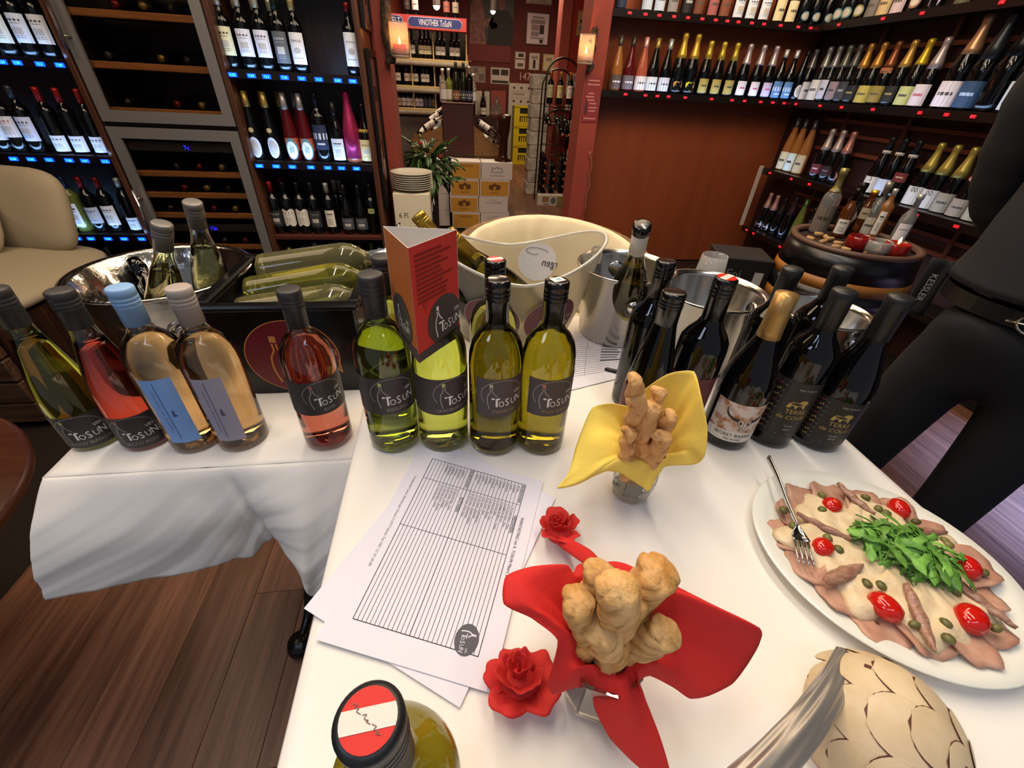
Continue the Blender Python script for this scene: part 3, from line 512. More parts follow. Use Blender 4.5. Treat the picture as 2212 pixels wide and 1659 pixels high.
S1r = [dict(d='grey foiled bottle with paired white label', kind='champ', cap='#8a8c88', z0=.2, lab=D('#c8cac4', .01, .13, 60, 'small')), dict(d='grey foiled bottle with narrow pale label', kind='champ', cap='#84888c', z0=.2, lab=D('#b8bcc8', .02, .13, 36, 'small')), dict(d='dull grey foiled bottle with mauve label', kind='champ', cap='#6a7064', z0=.2, lab=D('#8a7a80', .02, .12, 46, 'small')), dict(d='dark foiled bottle with black label', kind='champ', cap='#5a5c5a', z0=.2, lab=D('#34383a', .02, .12, 46, 'small', ink_col='#8a8c8c')), dict(d='orange gold foiled champagne', kind='champ', cap='#b8863c', z0=.19, lab=D('#16181a', .02, .1, 50, 'small', ink_col='#8a8050')), dict(d='orange gold foiled champagne with straw label', kind='champ', cap='#b8863c', z0=.19, lab=D('#b0a44c', .01, .1, 64, 'small')), dict(d='copper foiled champagne with hanging tag', kind='champ', cap='#8a5434', z0=.19, lab=D('#8a7c38', .015, .1, 60, 'small'), lab2=D('#a06a44', .15, .19, 60, 'small')), dict(d='gold foiled champagne with dark label', kind='champ', cap='#c09a50', z0=.19, lab=D('#1c1e1c', .02, .1, 50, 'small', ink_col='#8a8050')), dict(d='yellow gold foiled champagne with lime label', kind='champ', cap='#c8aa30', z0=.2, lab=D('#b4bc78', .01, .1, 56, 'small')), dict(d='silver foiled champagne with white label', kind='champ', cap='#b4a8a8', z0=.18, lab=D('#d0c8cc', .01, .11, 60, 'small', ink_col='#b05a68')),
       dict(d='pink gold foiled magnum with wide white label', kind='champ', cap='#b08a68', z0=.19, sc=1.25, lab=D('#d8d4d8', .01, .1, 70, 'small')), dict(d='large bottle with navy label', kind='champ', cap='#2c3036', z0=.17, sc=1.25, lab=D('#2c4868', .01, .1, 60, 'small', ink_col='#a8c4e0')), dict(d='all black magnum', kind='champ', cap='#16181a', z0=.17, sc=1.3), dict(d='dark magnum with pale blue label', kind='champ', cap='#c8c4bc', z0=.2, sc=1.25, lab=D('#c0ccd4', .01, .1, 66, 'small')), dict(d='dark magnum with yellow label', kind='champ', cap='#c8c4bc', z0=.2, sc=1.25, lab=D('#c0a820', .01, .1, 60, 'small'))]
row(R1y, S1r, 2.70, 1.30, 'along the champagne corner shelf', 'y', 'champagnes on the corner shelf', rz=-PI2+.35)
R0y = [3.46, 3.38, 3.28, 3.19, 3.10, 3.0, 2.88, 2.75, 2.6, 2.45, 2.3]
S0r = [dict(d='dark bottle with teal round label', kind='champ', lab=D('#5a8088', .02, .08, 45, 'oval'))]*2+[dict(d='dark bottle with olive round label', kind='champ', lab=D('#7a7a40', .02, .08, 45, 'oval')), dict(d='bottle with grey label', lab=lb('#6a6864')), dict(d='bottle with cream and tan label', lab=lb('#b8a478')), dict(d='bottle with mauve white label', lab=lb('#b8a8b4')), dict(d='bottle with brown round label', lab=D('#8a6454', .02, .09, 50, 'oval')), dict(d='bottle with lilac label', lab=D('#b0a0d0', .02, .09, 50, 'pent')), dict(d='dark bottle with olive label', lab=lb('#4a4a38')), dict(d='dark bottle with aqua label', lab=lb('#5a94a4')), dict(d='dark bottle with black label', lab=lb('#1a1a1c'))]
row(R0y, S0r, 2.70, 1.74, 'along the uppermost corner shelf', 'y', 'bottles on the uppermost corner shelf', rz=-PI2+.3)
R2y = [3.47, 3.38, 3.28, 3.09, 2.99, 2.90, 2.60, 2.51, 2.42, 2.29, 2.20, 2.11, 2.02, 1.93, 1.85]
hk = dict(kind='hock', gl='o', cap='#4c4a4c', z0=.27, sc=1.1)
S2r = [dict(d='slim white wine bottle with arched pale label', lab=D('#d4d8c0', .01, .12, 60, 'small'), **hk), dict(d='slim white wine bottle with glowing pale label', lab=D('#cfe8ec', .01, .12, 50, 'small'), **hk), dict(d='slim white wine bottle with beige label', lab=D('#c4bc9c', .01, .12, 60, 'small'), **hk), dict(d='silver capped dark bottle with maroon label', kind='champ', cap='#c0b4b0', z0=.19, lab=D('#6a2a34', .04, .1, 50, 'small', ink_col='#d8c8cc')), dict(d='silver capped dark bottle', kind='champ', cap='#c0b4b0', z0=.19, lab=D('#2a1c20', .04, .1, 50, 'small', ink_col='#8a6a70')), dict(d='pink foiled dark bottle with pink label', kind='champ', cap='#c08a7c', z0=.19, lab=D('#a06a68', .02, .08, 40, 'pent')),
       dict(d='white collared bottle with numeral label', kind='champ', cap='#26282a', z0=.25, lab=D('#d4d4cc', .01, .1, 64, 'plain', txt='3', ink_col='#1c1c1e'), lab2=D('#d0ccc4', .222, .245, 80, 'small')), dict(d='white collared bottle with dotted label', kind='champ', cap='#26282a', z0=.25, lab=D('#c8d8f0', .01, .1, 64, 'plain', txt=':', ink_col='#20242c'), lab2=D('#d0ccc4', .222, .245, 80, 'small')), dict(d='dark bottle with white collar and red sticker', kind='champ', cap='#26282a', z0=.25, lab=D('#702c2c', .1, .15, 50, 'small', ink_col='#c8b8a0'), lab2=D('#d0ccc4', .222, .245, 80, 'small'))]+[dict(d='gold foiled champagne with white double zero label', kind='champ', cap='#b4a450', z0=.175, lab=D('#d0d2cc', .005, .1, 66, 'plain', txt='00', ink_col='#3a342c'))]*2+[dict(d='gold foiled champagne with beige label', kind='champ', cap='#b4a450', z0=.175, lab=D('#9a9684', .005, .1, 60, 'small')), dict(d='dark champagne with red neck medallion', kind='champ', cap='#a8843c', z0=.24, lab=D('#9a9080', .005, .09, 60, 'small'), lab2=D('#a0443c', .165, .2, 60, 'oval')), dict(d='dark bottle with grey label', kind='champ', lab=D('#a8a490', .005, .09, 60, 'small')), dict(d='dark bottle with black label', kind='champ', lab=D('#20201e', .005, .09, 60, 'small'))]
row(R2y, S2r, 2.70, .835, 'along the side shelf behind the barrel', 'y', 'bottles on the side shelf behind the barrel', rz=-PI2+.4)
R3y = [3.46, 3.37, 3.27, 3.16, 3.05, 2.94, 2.84, 2.74]
S3r = [dict(d='pink foiled sparkling wine with white label', kind='champ', cap='#c49a94', z0=.19, lab=D('#d0cccc', .015, .07, 44, 'pent'), sc=.9)]*2+[dict(d='dark bottle with dark foil', kind='champ', cap='#2a2022', z0=.19, sc=.9), dict(d='dark bottle with plum foil', kind='champ', cap='#3a2a30', z0=.19), dict(d='pale green wine bottle with green cap', kind='hock', gl='y', cap='#5a7a34', z0=.27, lab=D('#26261c', .02, .06, 60, 'small')), dict(d='dark bottle with shining round label', kind='burg', lab=D('#a4b8e0', .01, .09, 60, 'oval')), dict(d='amber bottle', gl='o', kind='burg'), dict(d='black bottle', kind='champ')]
row(R3y, S3r, 2.70, .375, 'along the lowest side shelf behind the barrel', 'y', 'bottles on the lowest side shelf', rz=-PI2+.4)
rk = thing('wine_rack', 'dark wooden lattice wine rack on the side wall behind the corner shelves', 'rack', (0, 0, 0))
for y in (3.1, 2.62, 2.0, 1.5, 1.0): part('upright', G().box(2.77, 2.797, y-.012, y+.012, 0, 2.5), stile_wood, rk)
for z in (.62, .70, 1.02, 1.12, 1.20, 1.50, 1.60, 1.95): part('slat', G().box(2.776, 2.794, 1.0, 3.3, z-.011, z+.011), mat('slat_wood', '#5a2a1a', .45, col2='#6e3823', nscale=5, stretch=(20, 1, 20)), rk)
for x, nm in ((1.9, 'mahogany'),):
    area('shelf_light', (x, 3.50, 2.2), (radians(35), 0, 0), 1.4, .03, 5, lin('#ffe0c0'), 120)
area('shelf_light', (2.45, 2.7, 2.2), (0, radians(-35), 0), .03, 1.4, 3, lin('#ffe0c0'), 120)
for z in (1.305, .84, .38): area('shelf_light', (2.57, 2.7, z+.01), (0, radians(-118), 0), .012, 1.6, .5, lin('#a8c8ff'), 150)
area('shelf_light', (1.95, 3.53, 1.31), (radians(118), 0, 0), 1.5, .012, .6, lin('#a8c8ff'), 150)
# ------------------------------------------------------------------ room behind the doorway
t = thing('wine_shelf', 'light wooden wine shelf under the blue shop sign in the back room', 'shelf', (0, 0, 0))
lwood = mat('light_shelf_wood', '#a08a5c', .5, col2='#b8a273', nscale=4, stretch=(2, 14, 14)); mus = mat('pale_stone_ledge', '#8d8474', .8, col2='#7a7264', nscale=9)
part('back_panel', G().box(-.64, .26, 5.98, 6.0, 0, 1.72), pc('#1c1614', .6), t)
for z in (1.475, 1.235, 1.03):
    part('shelf_board', G().box(-.64, .27, 5.70, 5.98, z-.022, z, 0, .003), lwood, t)
    g = G(); g.grid(lambda u, v, z=z: (lerp(-.64, .27, u), 5.70-.012*abs(noise1(u*9+z*7))-.004, z-.02-.045*v), 24, 2, thick=.012); part('wavy_edge', g, mus, t)
for x in (-.34, -.10, .25): part('divider', G().box(x-.006, x+.006, 5.72, 5.97, 1.036, 1.70), lwood, t)
part('plinth', G().box(-.64, .27, 5.74, 5.98, 0, .95), pc('#57504a', .8), t)
def sg(px, py, Y): return at_y(px, py, Y)
xsA = [(-.34+.0, 0), (-.29, 0), (-.20, 1), (-.155, 1), (-.115, 1), (-.02, 0), (.03, 0), (.13, 0), (.185, 0)]
for i, (x, c) in enumerate(xsA): bottle(f'dark bottle with {"cream" if c else "white"} label, {ORD[i]} on the highest shelf under the shop sign', (x-.03, 5.80, 1.475), 'bord', 'k', '#14141a', .23, lab=D('#d4d2b0' if c else '#dcdcda', .05, .14, 70, 'small'), group='bottles under the shop sign', n=10, sc=.8)
for i, x in enumerate((-.58, -.535, -.445, -.395, -.345, -.265, -.225, -.06)): bottle(f'dark bottle with white label, {ORD[i]} on the middle back room shelf', (x+.04, 5.80, 1.235), 'bord', 'k', '#101018', .23, lab=D('#dcdcd8', .05, .14, 70, 'small'), group='bottles on the middle back room shelf', n=10, sc=.76)
for i, (x, c) in enumerate(zip((-.56, -.51, -.46, -.41, -.36, -.31, -.265, -.215, -.165, -.12), ('#b8a888', '#b0a084', '#c8c4cc', '#c4c0c8', '#d0d0d4', '#b8b4c0', '#b0acb8', '#3a3c50', '#44465a', '#6a6448'))): bottle(f'squat bottle with {["sand","beige","lilac white","pale lilac","white","mauve white","grey lilac","navy","dark blue","olive"][i]} label on the lowest back room shelf', (x, 5.78, 1.03), 'jar', 'k', None, lab=D(c, .02, .11, 76, 'small'), group='squat bottles on the lowest back room shelf', n=10, sc=.8)
for i, (px, py) in enumerate(((880, 26), (898, 27), (965, 33), (984, 34))):
    p = at_y(px, py, 5.75); bottle(f'bottle with {["dark","white","pinkish","grey"][i]} label standing on top of the shop sign', (p.x, 5.72, 1.815), 'bord', 'k', '#1c1416', .23, lab=D(('#2a2624', '#d0ccd0', '#8a5248', '#8a8478')[i], .05, .14, 70, 'small'), group='bottles on top of the shop sign', n=10, sc=.9)
# sign
t = thing('shop_sign', 'red sign with blue ovals lettered VINOTHEK TOSUN above the back room shelf', 'sign', (0, 5.62, 1.765), rz=0)
g = G().box(-.62, .25, 0, .12, -.055, .05); part('board', g, pc('#a83c40', .5), t)
def oval(x0, x1, z0, z1):
    r = (z1-z0)/2; P = []
    for k in range(13): a = -PI2+pi*k/12; P.append((x1-r+r*cos(a), (z0+z1)/2+r*sin(a)))
    for k in range(13): a = PI2+pi*k/12; P.append((x0+r+r*cos(a), (z0+z1)/2+r*sin(a)))
    return P
mp = flat((0, 0, 0), (1, 0, 0), (0, 0, 1)); m1 = lambda x, y: Vector((x, -.002, y)); m2 = lambda x, y: Vector((x, -.004, y)); m3 = lambda x, y: Vector((x, -.006, y))
for nm, x0, x1, tx, tc in (('main', -.335, .205, 'VINOTHEK ToSuN', -.065), ('side', -.62, -.385, 'WELT', -.475)):
    g = G().poly(oval(x0, x1, -.04, .038), m1, 1).poly(oval(x0+.004, x1-.004, -.036, .034), m2, 0).text(tx, m3, tc, -.026, .070, 2, .72 if nm == 'side' else .58)
    part('oval_panel', g, (pc('#26306a', .5), pc('#b8b0c8', .5), pc('#d4d0dc', .5)), t)
# two hanging bulbs
for px, py, Y, e in ((943, 13, 5.2, 20), (1065, 24, 6.6, 26)):
    p = at_y(px, py, Y); t = thing('hanging_spotlight', 'small hanging spotlight over the '+('shop sign' if Y < 6 else 'back room poster'), 'lamp', p)
    part('bulb', G().lathe([(0, -.03), (.022, -.02), (.03, 0), (.022, .02), (0, .03)], 14), mat('spot_bulb_glow', '#fffbe8', .4, emit=18), t)
    part('shade', G().lathe([(.034, .0), (.034, .12), (.012, .16), (0, .16)], 14), pc('#7a7470', .4), t); part('cable', G().tube([(0, 0, .16), (0, 0, 2.8-p.z)], .004, 5), pc('#1a1a1a'), t)
# counter: burgundy tower, slanted bins, bottles on top
t = thing('display_counter', 'burgundy tower counter with slanted wooden wine bins and black top in the back room', 'counter', (0, 0, 0))
part('tower', G().box(-.03, .28, 4.96, 5.40, .64, 1.115, 0, .004), mat('burgundy_laminate', '#43201d', .45), t)
part('tower_top', G().box(-.036, .286, 4.95, 5.42, 1.115, 1.127, 0, .002), pc('#4a2422', .4), t)
part('counter_top', G().box(-.36, .66, 4.915, 5.7, .632, .652, 0, .004), pc('#1c1d1c', .35), t)
part('base', G().box(-.30, .62, 4.92, 5.6, 0, .625), pc('#2a1613', .6), t)
bw = mat('bin_wood', '#7a5630', .5, col2='#8d6638', nscale=4, stretch=(1.5, 10, 10))
def bin_(x0, x1, s):
    g = G(); P = [(x0, .70), (x1, .66), (x1, 1.0), (x0, .84)] if s < 0 else [(x0, .66), (x1, .70), (x1, .82), (x0, 1.0)]
    if s < 0: P = [(x0, .72), (x1, .66), (x1, .92), (x0, .80)]
    else: P = [(x0, .66), (x1, .66), (x1, .74), (x0, .92)]
    g.prism(P, 0, .02, 0, lambda x, y, z: (x, 4.98+z, y)).prism(P, 0, .02, 0, lambda x, y, z: (x, 5.4+z, y)); g.box(min(x0, x1), max(x0, x1), 4.98, 5.42, .645, .665)
    part('wine_bin', g, bw, t)
bin_(-.345, -.035, -1); bin_(.285, .56, 1)
for i, (px, py, r) in enumerate(((915, 278, .5), (925, 262, .5), (938, 250, .55), (934, 284, .45), (945, 268, .5), (905, 290, .45))):
    p = at_y(px, py, 5.08+.06*(i % 3)); q = p+Vector((.10, .06, .05))
    bottle(f'bottle lying in the bin beside the plant, {ORD[i]} of the pile', p, 'bord', 'k', ('#d8d4cc', '#2a2a2a')[i % 2], .2, lab=D('#d8d4cc', .03, .17, 80, 'small'), group='bottles in the counter bin by the plant', rot=(0, radians(60), radians(10+i*9)), n=10, sc=.75)
for i, (px, py) in enumerate(((1032, 262), (1045, 274), (1054, 286), (1040, 292))):
    p = at_y(px, py, 5.12+.05*i); bottle(f'bottle lying in the bin beside the brown vase, {ORD[i]} from the tower', p, 'bord', 'k', ('#d8d4cc', '#c8b878')[i % 2], .2, lab=D('#dedad2', .03, .17, 80, 'small'), group='bottles in the counter bin by the vase', rot=(0, radians(118), radians(-12)), n=10, sc=.8)
tb = [(958, 'c', '#e4e4e4', 'spirit', 1.0, '#d4d8e0', 'clear spirit bottle with white cap'), (971, 'y', '#dedede', 'spirit', 1.02, '#d0d4c8', 'greenish spirit bottle with white cap'), (986, 'g', '#1c241c', 'hock', .98, '#8a5a3c', 'tall dark green bottle with orange base label'), (1002, 'g', '#1a201e', 'hock', .98, '#3a4444', 'tall dark green bottle with shield label'), (1014, 'k', '#d8d8d4', 'bord', .98, '#30406a', 'dark bottle with white cap and blue stripe'), (1023, 'c', '#e0e0e0', 'spirit', .9, '#e4e4e4', 'white labelled bottle at the tower edge')]
for i, (px, gl_, c, k, s, lc, d) in enumerate(tb):
    p = at_y(px, 220, 5.08); bottle(d+' on the burgundy counter tower', (p.x, 5.08+.03*(i % 2), 1.127), k, gl_, c, {'spirit': .2, 'hock': .25, 'bord': .24}[k], lab=D(lc, .02, .1, 70, 'band', ink_col='#d8d8d0'), group='bottles on the counter tower', n=12, sc=s)
# brown glass vase with a side arm
p = at_y(1086, 350, 4.80); g = G()
g.lathe([(0, 0), (.085, 0), (.088, .012), (.05, .03), (.044, .06), (.045, .2), (.06, .27), (.066, .36), (.07, .40), (.062, .405), (.06, .36), (.04, .25), (0, .24)], 20)
g.tube(spline([(0, 0, .17), (-.05, 0, .22), (-.10, 0, .27), (-.14, 0, .285)], 4), [.032]*4+[.026]*4+[.02]*4+[.018], 8)
solo('brown_vase', g, mat('brown_glass', '#3a2018', .12, trans=.25), 'tall brown glass vessel with a side arm on the stacked wine boxes', 'vase', (p.x, 4.80, .65))
# stacked wine cartons
def carton(label, x0, x1, y0, y1, z0, z1, base, panel=None, lines=(), grp=None, emblem=None, txtcol='#6a4418', tape=True):
    t = thing('wine_carton', label, 'carton', ((x0+x1)/2, (y0+y1)/2, z0), 0, grp); w = (x1-x0)/2; d = (y1-y0)/2; h = z1-z0
    part('box', G().box(-w, w, -d, d, .001, h-.001, 0, .003), pc(base, .7), t)
    g = G(); mp = flat((0, -d, h/2), (1, 0, 0), (0, 0, 1), .0008); mq = flat((0, -d, h/2), (1, 0, 0), (0, 0, 1), .0016)
    if panel: g.rect(mp, -w*.93, w*.93, -h*.44, h*.40, 0)
    for s, x, y, z in lines: g.text(s, mq, x, y, z, 1, .9)
    if emblem == 'house':
        for a, b, c, e in ((-.05, .05, -.015, .035), (-.062, -.05, -.005, .03), (.05, .062, -.005, .03)): g.rect(mq, a, b, c, e, 1)
        g.poly([(-.02, .035), (.02, .035), (0, .055)], mq, 1); g.rect(flat((0, -d, h/2), (1, 0, 0), (0, 0, 1), .0022), -.012, .012, -.012, .018, 0)
    if emblem == 'crest':
        g.stroke([(-.06, -.012), (-.045, .03), (-.02, .02), (0, .04), (.02, .02), (.045, .03), (.06, -.012)], .008, mq, 1); g.stroke([(-.05, -.01), (.05, -.01)], .006, mq, 1)
    if g.f: part('printed_front', g, (pc(panel or base, .7), pc(txtcol, .7)), t)
    return t
Y0, Y1 = 4.70, 4.91; zz = [0, .163, .326, .489, .652]
GR = 'wine cartons stacked under the counter'
yl = '#c8963a'
for k in range(4):
    z0, z1 = zz[k], zz[k+1]; o = (.012, -.006, .004, .02)[k]; nm = ('bottom', 'third', 'second', 'top')[k]
    if k in (0, 3): carton(f'white carton with yellow lettered front, {nm} of the stack nearer the plant', .02+o, .315+o, Y0, Y1, z0, z1, '#d8d2cc', yl, [('FERRANDE', 0, .03, .032), ('-', 0, -.05, .03)], GR)
    else: carton(f'white carton with yellow front and house emblem, {nm} of the stack nearer the plant', .02+o, .315+o, Y0, Y1, z0, z1, '#d8d2cc', yl, [('MARTINE', 0, -.05, .022)], GR, 'house')
    if k == 2: carton('white carton with yellow front and house emblem in the stack beneath the brown vase', .322+o, .632+o, Y0, Y1, z0, z1, '#d8d2cc', yl, [('MARTINE', 0, -.05, .022)], GR, 'house')
    elif k == 3: carton('white carton with grey crest directly under the brown vase', .322+o, .64+o, Y0, Y1, z0, z1, '#d8d4d2', None, [('Clos Floridene', 0, -.05, .028)], GR, 'crest', '#77757a')
    else: carton(f'white carton lettered TARTUGUIERE, {nm} of the stack beneath the brown vase', .322+o, .632+o, Y0, Y1, z0, z1, '#d4d0ce', None, [('CHATEAU', 0, .04, .02), ('TARTUGUIERE', 0, .012, .03)], GR, None, '#8d8a8c')
for k in range(4): carton(f'white carton in the stack behind the dark vase, {("bottom", "third", "second", "top")[k]} one', -.20, .005, 4.78, 4.91, zz[k], zz[k+1], '#cfcac6', None, [('A', -.06, 0, .05)] if k == 2 else (), GR, None, '#77757a')
_a, _b = at_y(847, 414, 2.93), at_y(927, 411, 2.93); WX = (_a.x, _b.x); WH = _a.z-.01; WH3 = WH/3
for k, (z0, z1) in enumerate(((0, WH3), (WH3, 2*WH3), (2*WH3, WH))):
    carton(f'plain cream carton beside the shelf, {("lowest", "middle", "topmost, under the plates")[k]} of its stack', WX[0]+(.0, .006, .0)[k], WX[1], 2.93+.012*(k % 2), 3.17, z0, z1, '#d2cbb4', None, [('6 Fl.', -.055, -.03, .045)] if k == 2 else (), 'cream cartons under the plates', None, '#4a463c')
for k in range(8):
    solo('dinner_plate', cached('plate', lambda: G().lathe([(0, 0), (.08, 0), (.085, .004), (.125, .016), (.134, .0205), (.134, .0235), (.122, .021), (.085, .0075), (0, .006)], 40).mesh('dinner_plate', mat('glazed_plate', '#c9c6b8', .15))),
         None, f'white china plate, {ORD[k]} from the bottom of the stack on the cream carton', 'plate', ((WX[0]+WX[1])/2+.004, 3.055, WH+.0005+k*.0125), group='stacked plates on the cream carton')
# plant in a dark vase
pv = at_y(930, 410, 3.62); t = thing('potted_plant', 'leafy green plant with red berries in a tall dark glass vase behind the plates', 'plant', (pv.x, 3.62, 0))
part('vase', G().lathe([(0, .12), (.05, .12), (.055, .14), (.06, .66), (.056, .66), (.05, .2), (0, .18)], 20), mat('smoky_vase_glass', '#2a2422', .08, trans=.4), t)
part('vase_stand', G().box(-.09, .09, -.09, .09, 0, .12), pc('#1c1412'), t)
rng = random.Random(4); leafm = mat('plant_leaf', '#1c3a14', .4, col2='#32561f', nscale=9, rand=.4)
def leaf_mesh():
    def fn(u, v):
        w = sin(pi*min(1, v*1.02))**.8*.034*(1-.25*v); return ((u-.5)*2*w, v*.15, -.05*v*v+.012*abs(u-.5)*2)
    return G().grid(fn, 4, 6, thick=.0012).mesh('leaf', leafm)
lm = leaf_mesh()
for i in range(105):
    a = rng.uniform(0, 2*pi); el = rng.uniform(-.9, 1.0); rr = rng.uniform(.02, .13)
    o = part('leaf', lm, None, t, (rr*cos(a)*1.3, rr*sin(a), .70+rng.uniform(-.04, .16)+(.05 if el > .5 else 0)), (el, rng.uniform(-.5, .5), a-PI2)); s = rng.uniform(.55, .95); o.scale = (s, s, s)
g = G()
for i in range(9): a = i*.7; g.tube(spline([(0, 0, .5), (.03*cos(a), .03*sin(a), .7), (.09*cos(a), .09*sin(a), .86)], 4), .003, 5)
part('stems', g, pc('#3a4a24'), t)
for i, (x, z) in enumerate(((-.05, .92), (.09, .84), (.13, .885), (-.05, .965))): part('berry_head', G().lathe([(0, -.018), (.014, -.01), (.017, 0), (.012, .012), (0, .018)], 10), pc(('#8a1c1c', '#7a2a20', '#b8b09a', '#6a6a3a')[i]), t, (x, -.07, z))
# iron bottle rack
t = thing('iron_bottle_rack', 'tall black iron bottle rack with arched top by the whitewashed pillar', 'rack', (1.385, 6.05, 0)); iron = pc('#14110f', .4)
w = .195
part('front_frame', G().tube([(-w, -.1, 0), (-w, -.1, 1.38)]+[(-w*cos(pi*k/12), -.1, 1.38+.19*sin(pi*k/12)) for k in range(1, 12)]+[(w, -.1, 1.38), (w, -.1, 0)], .011, 6), iron, t)
part('back_frame', G().tube([(-w, .12, 0), (-w, .12, 1.28)]+[(-w*cos(pi*k/12), .12, 1.28+.19*sin(pi*k/12)) for k in range(1, 12)]+[(w, .12, 1.28), (w, .12, 0)], .009, 6), iron, t)
part('middle_arch', G().tube([(-w*cos(pi*k/12), -.11, .93+.14*sin(pi*k/12)) for k in range(13)], .011, 6), iron, t)
for x in (-.09, 0, .09): part('upright_rod', G().tube([(x, -.1, .1), (x, -.1, 1.0)], .005, 5), iron, t)
for z in (.2, .34, .46, .58, .70, .92, 1.1): part('cross_rod', G().tube([(-w, -.1, z), (w, -.1, z)], .006, 5), iron, t)
for i, x in enumerate((-.12, 0, .12)): bottle(f'red wine bottle with {["pale yellow","gold","white"][i]} label standing {ORD[i]} on top of the iron rack', (1.385+x, 6.03, 1.125), 'bord', 'k', ('#b8702c', '#c8a060', '#c8642c')[i], .24, lab=D(('#d4d4a8', '#cfc07a', '#dcd4d0')[i], .06, .18, 70), group='bottles standing on the iron rack', n=10, sc=1.05)
ks = [(-.12, .93), (0, .93), (.1, .92), (.06, .82), (.14, .82), (-.13, .50), (.13, .50), (-.13, .41), (0, .41), (.13, .41), (-.13, .32), (0, .32), (.13, .32), (-.13, .23), (0, .23), (.13, .23), (.13, .13), (-.12, .12), (0, .11)]
for i, (x, z) in enumerate(ks):
    bottle(f'bottle lying neck out in the iron rack, {ORD[i]} counted from the top', (1.385+x, 6.19, z+.06), 'bord', 'k', '#b87848' if i > 2 else '#1a1a1a', .282 if i > 2 else .22, group='bottles lying in the iron rack', rot=(radians(104), 0, 0), n=10, sc=1.02)
p = at_y(1182, 427, 6.0); t = thing('small_carton', 'small printed carton on the floor at the foot of the iron rack', 'carton', (1.345, 5.85, 0))
g = G().box(-.17, .17, -.06, .06, 0, .13, 0, .003); mp = flat((0, -.0605, .065), (1, 0, 0), (0, 0, 1), .0004)
part('box', g, pc('#c8c2ba', .6), t); g = G().rect(mp, -.12, -.03, -.02, .05, 0).disc(mp, .03, 0, .035, .04, 1, 14).rect(mp, .08, .16, -.06, .05, 2).rect(mp, -.1, -.02, -.05, -.04, 1); part('print', g, (pc('#9a7a50'), pc('#6a6664'), pc('#8a8450')), t)
# whitewashed block pillar behind the rack: blocks are parts
t = struct('pillar_whitewashed', G().box(1.15, 1.33, 6.5, 6.72, 0, 1.42), pc('#8a847c', .9)); stone = mat('whitewashed_block', '#c4beb2', .9, col2='#98918a', nscale=12, rand=.12, bump=.5, bscale=40)
for k in range(9): part('block', G().box(1.12+(.012 if k % 2 else 0), 1.36, 6.46, 6.74, k*.157+.001, k*.157+.156, 0, .008), stone, t)
# yellow beer crates and cartons at the far wall
yel = pc('#c8b81c', .45)
for k in range(3):
    t = thing('beer_crate', f'yellow plastic beer crate, {("lowest", "middle", "topmost")[k]} of the stack at the far end', 'crate', (1.485, 9.35, k*.325), 0, 'yellow beer crates'); W_, Hh = .205, .32
    g = G()
    for a, b, c, d in ((-W_, W_, .0, .07), (-W_, -.1, .07, .30), (.1, W_, .07, .30), (-.1, W_-.1, .16, .2), (-W_, W_, .29, Hh)): g.box(a, b, -.15, -.135, c, d)
    g.box(-W_, -W_+.015, -.135, .15, 0, Hh).box(W_-.015, W_, -.135, .15, 0, Hh).box(-W_+.015, W_-.015, .135, .15, 0, Hh).box(-W_+.015, W_-.015, -.135, .135, 0, .012)
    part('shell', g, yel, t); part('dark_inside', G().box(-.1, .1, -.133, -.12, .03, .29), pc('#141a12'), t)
    g = G(); [g.box(x-.012, x+.012, -.1365, -.1345, .075, .15) for x in (-.06, -.02, .02, .06)]; part('slot_bars', g, yel, t)
solo('carton', G().box(1.2, 1.75, 9.51, 9.585, 0, 1.31, 0, .004), pc('#b8b4aa', .7), 'white carton wall with dotted print standing behind the yellow crates', 'carton')
g = G(); mp = flat((1.40, 9.5085, 1.15), (1, 0, 0), (0, 0, 1))
for x in (-.10, .04, .18): g.disc(mp, x, .09, .022, .022, 0, 8).disc(mp, x, -.12, .022, .022, 0, 8)
g.rect(mp, -.12, .1, -.02, .01, 1).rect(mp, -.16, .26, .035, .04, 1).rect(mp, -.16, .26, -.065, -.06, 1)
part('printed_front', g, (pc('#3a3634'), pc('#8d8a80')), bpy.data.objects['carton'])
solo('sideboard', G().box(.30, 1.16, 9.1, 9.58, 0, .78, 0, .005), pc('#2a1210', .5), 'dark low sideboard at the far red wall', 'sideboard')
p = at_y(1041, 250, 9.2); bottle('dark bottle standing alone on the far sideboard', (.70, 9.25, .78), 'burg', 'k', '#2a1a18', .23, lab=D('#c8c4bc', .02, .1, 70, 'small'), n=10, sc=1.35)
t = thing('picture_frame', 'reddish framed print leaning on the far sideboard', 'picture', (1.0, 9.45, .78)); part('board', G().box(-.16, .16, 0, .02, 0, .42), pc('#3a1512'), t); part('print', G().box(-.14, .14, -.004, 0, .02, .40), pc('#8a4036'), t)
t = thing('gift_box', 'pale gift box with a bottle picture on the far sideboard', 'box', (.72, 9.5, .78)); part('box', G().box(-.15, .15, -.03, .03, 0, .38, 0, .004), pc('#b8b4a4'), t); part('print', G().box(-.06, .06, -.033, -.03, .05, .3), pc('#8a8a74'), t)
solo('gift_basket', G().lathe([(0, 0), (.1, 0), (.13, .06), (.12, .07), (.05, .25), (.02, .3), (0, .31)], 14), mat('cellophane', '#e0d8d0', .1, trans=.9), 'cellophane wrapped gift basket on the far sideboard', 'basket', (.95, 9.25, .78))
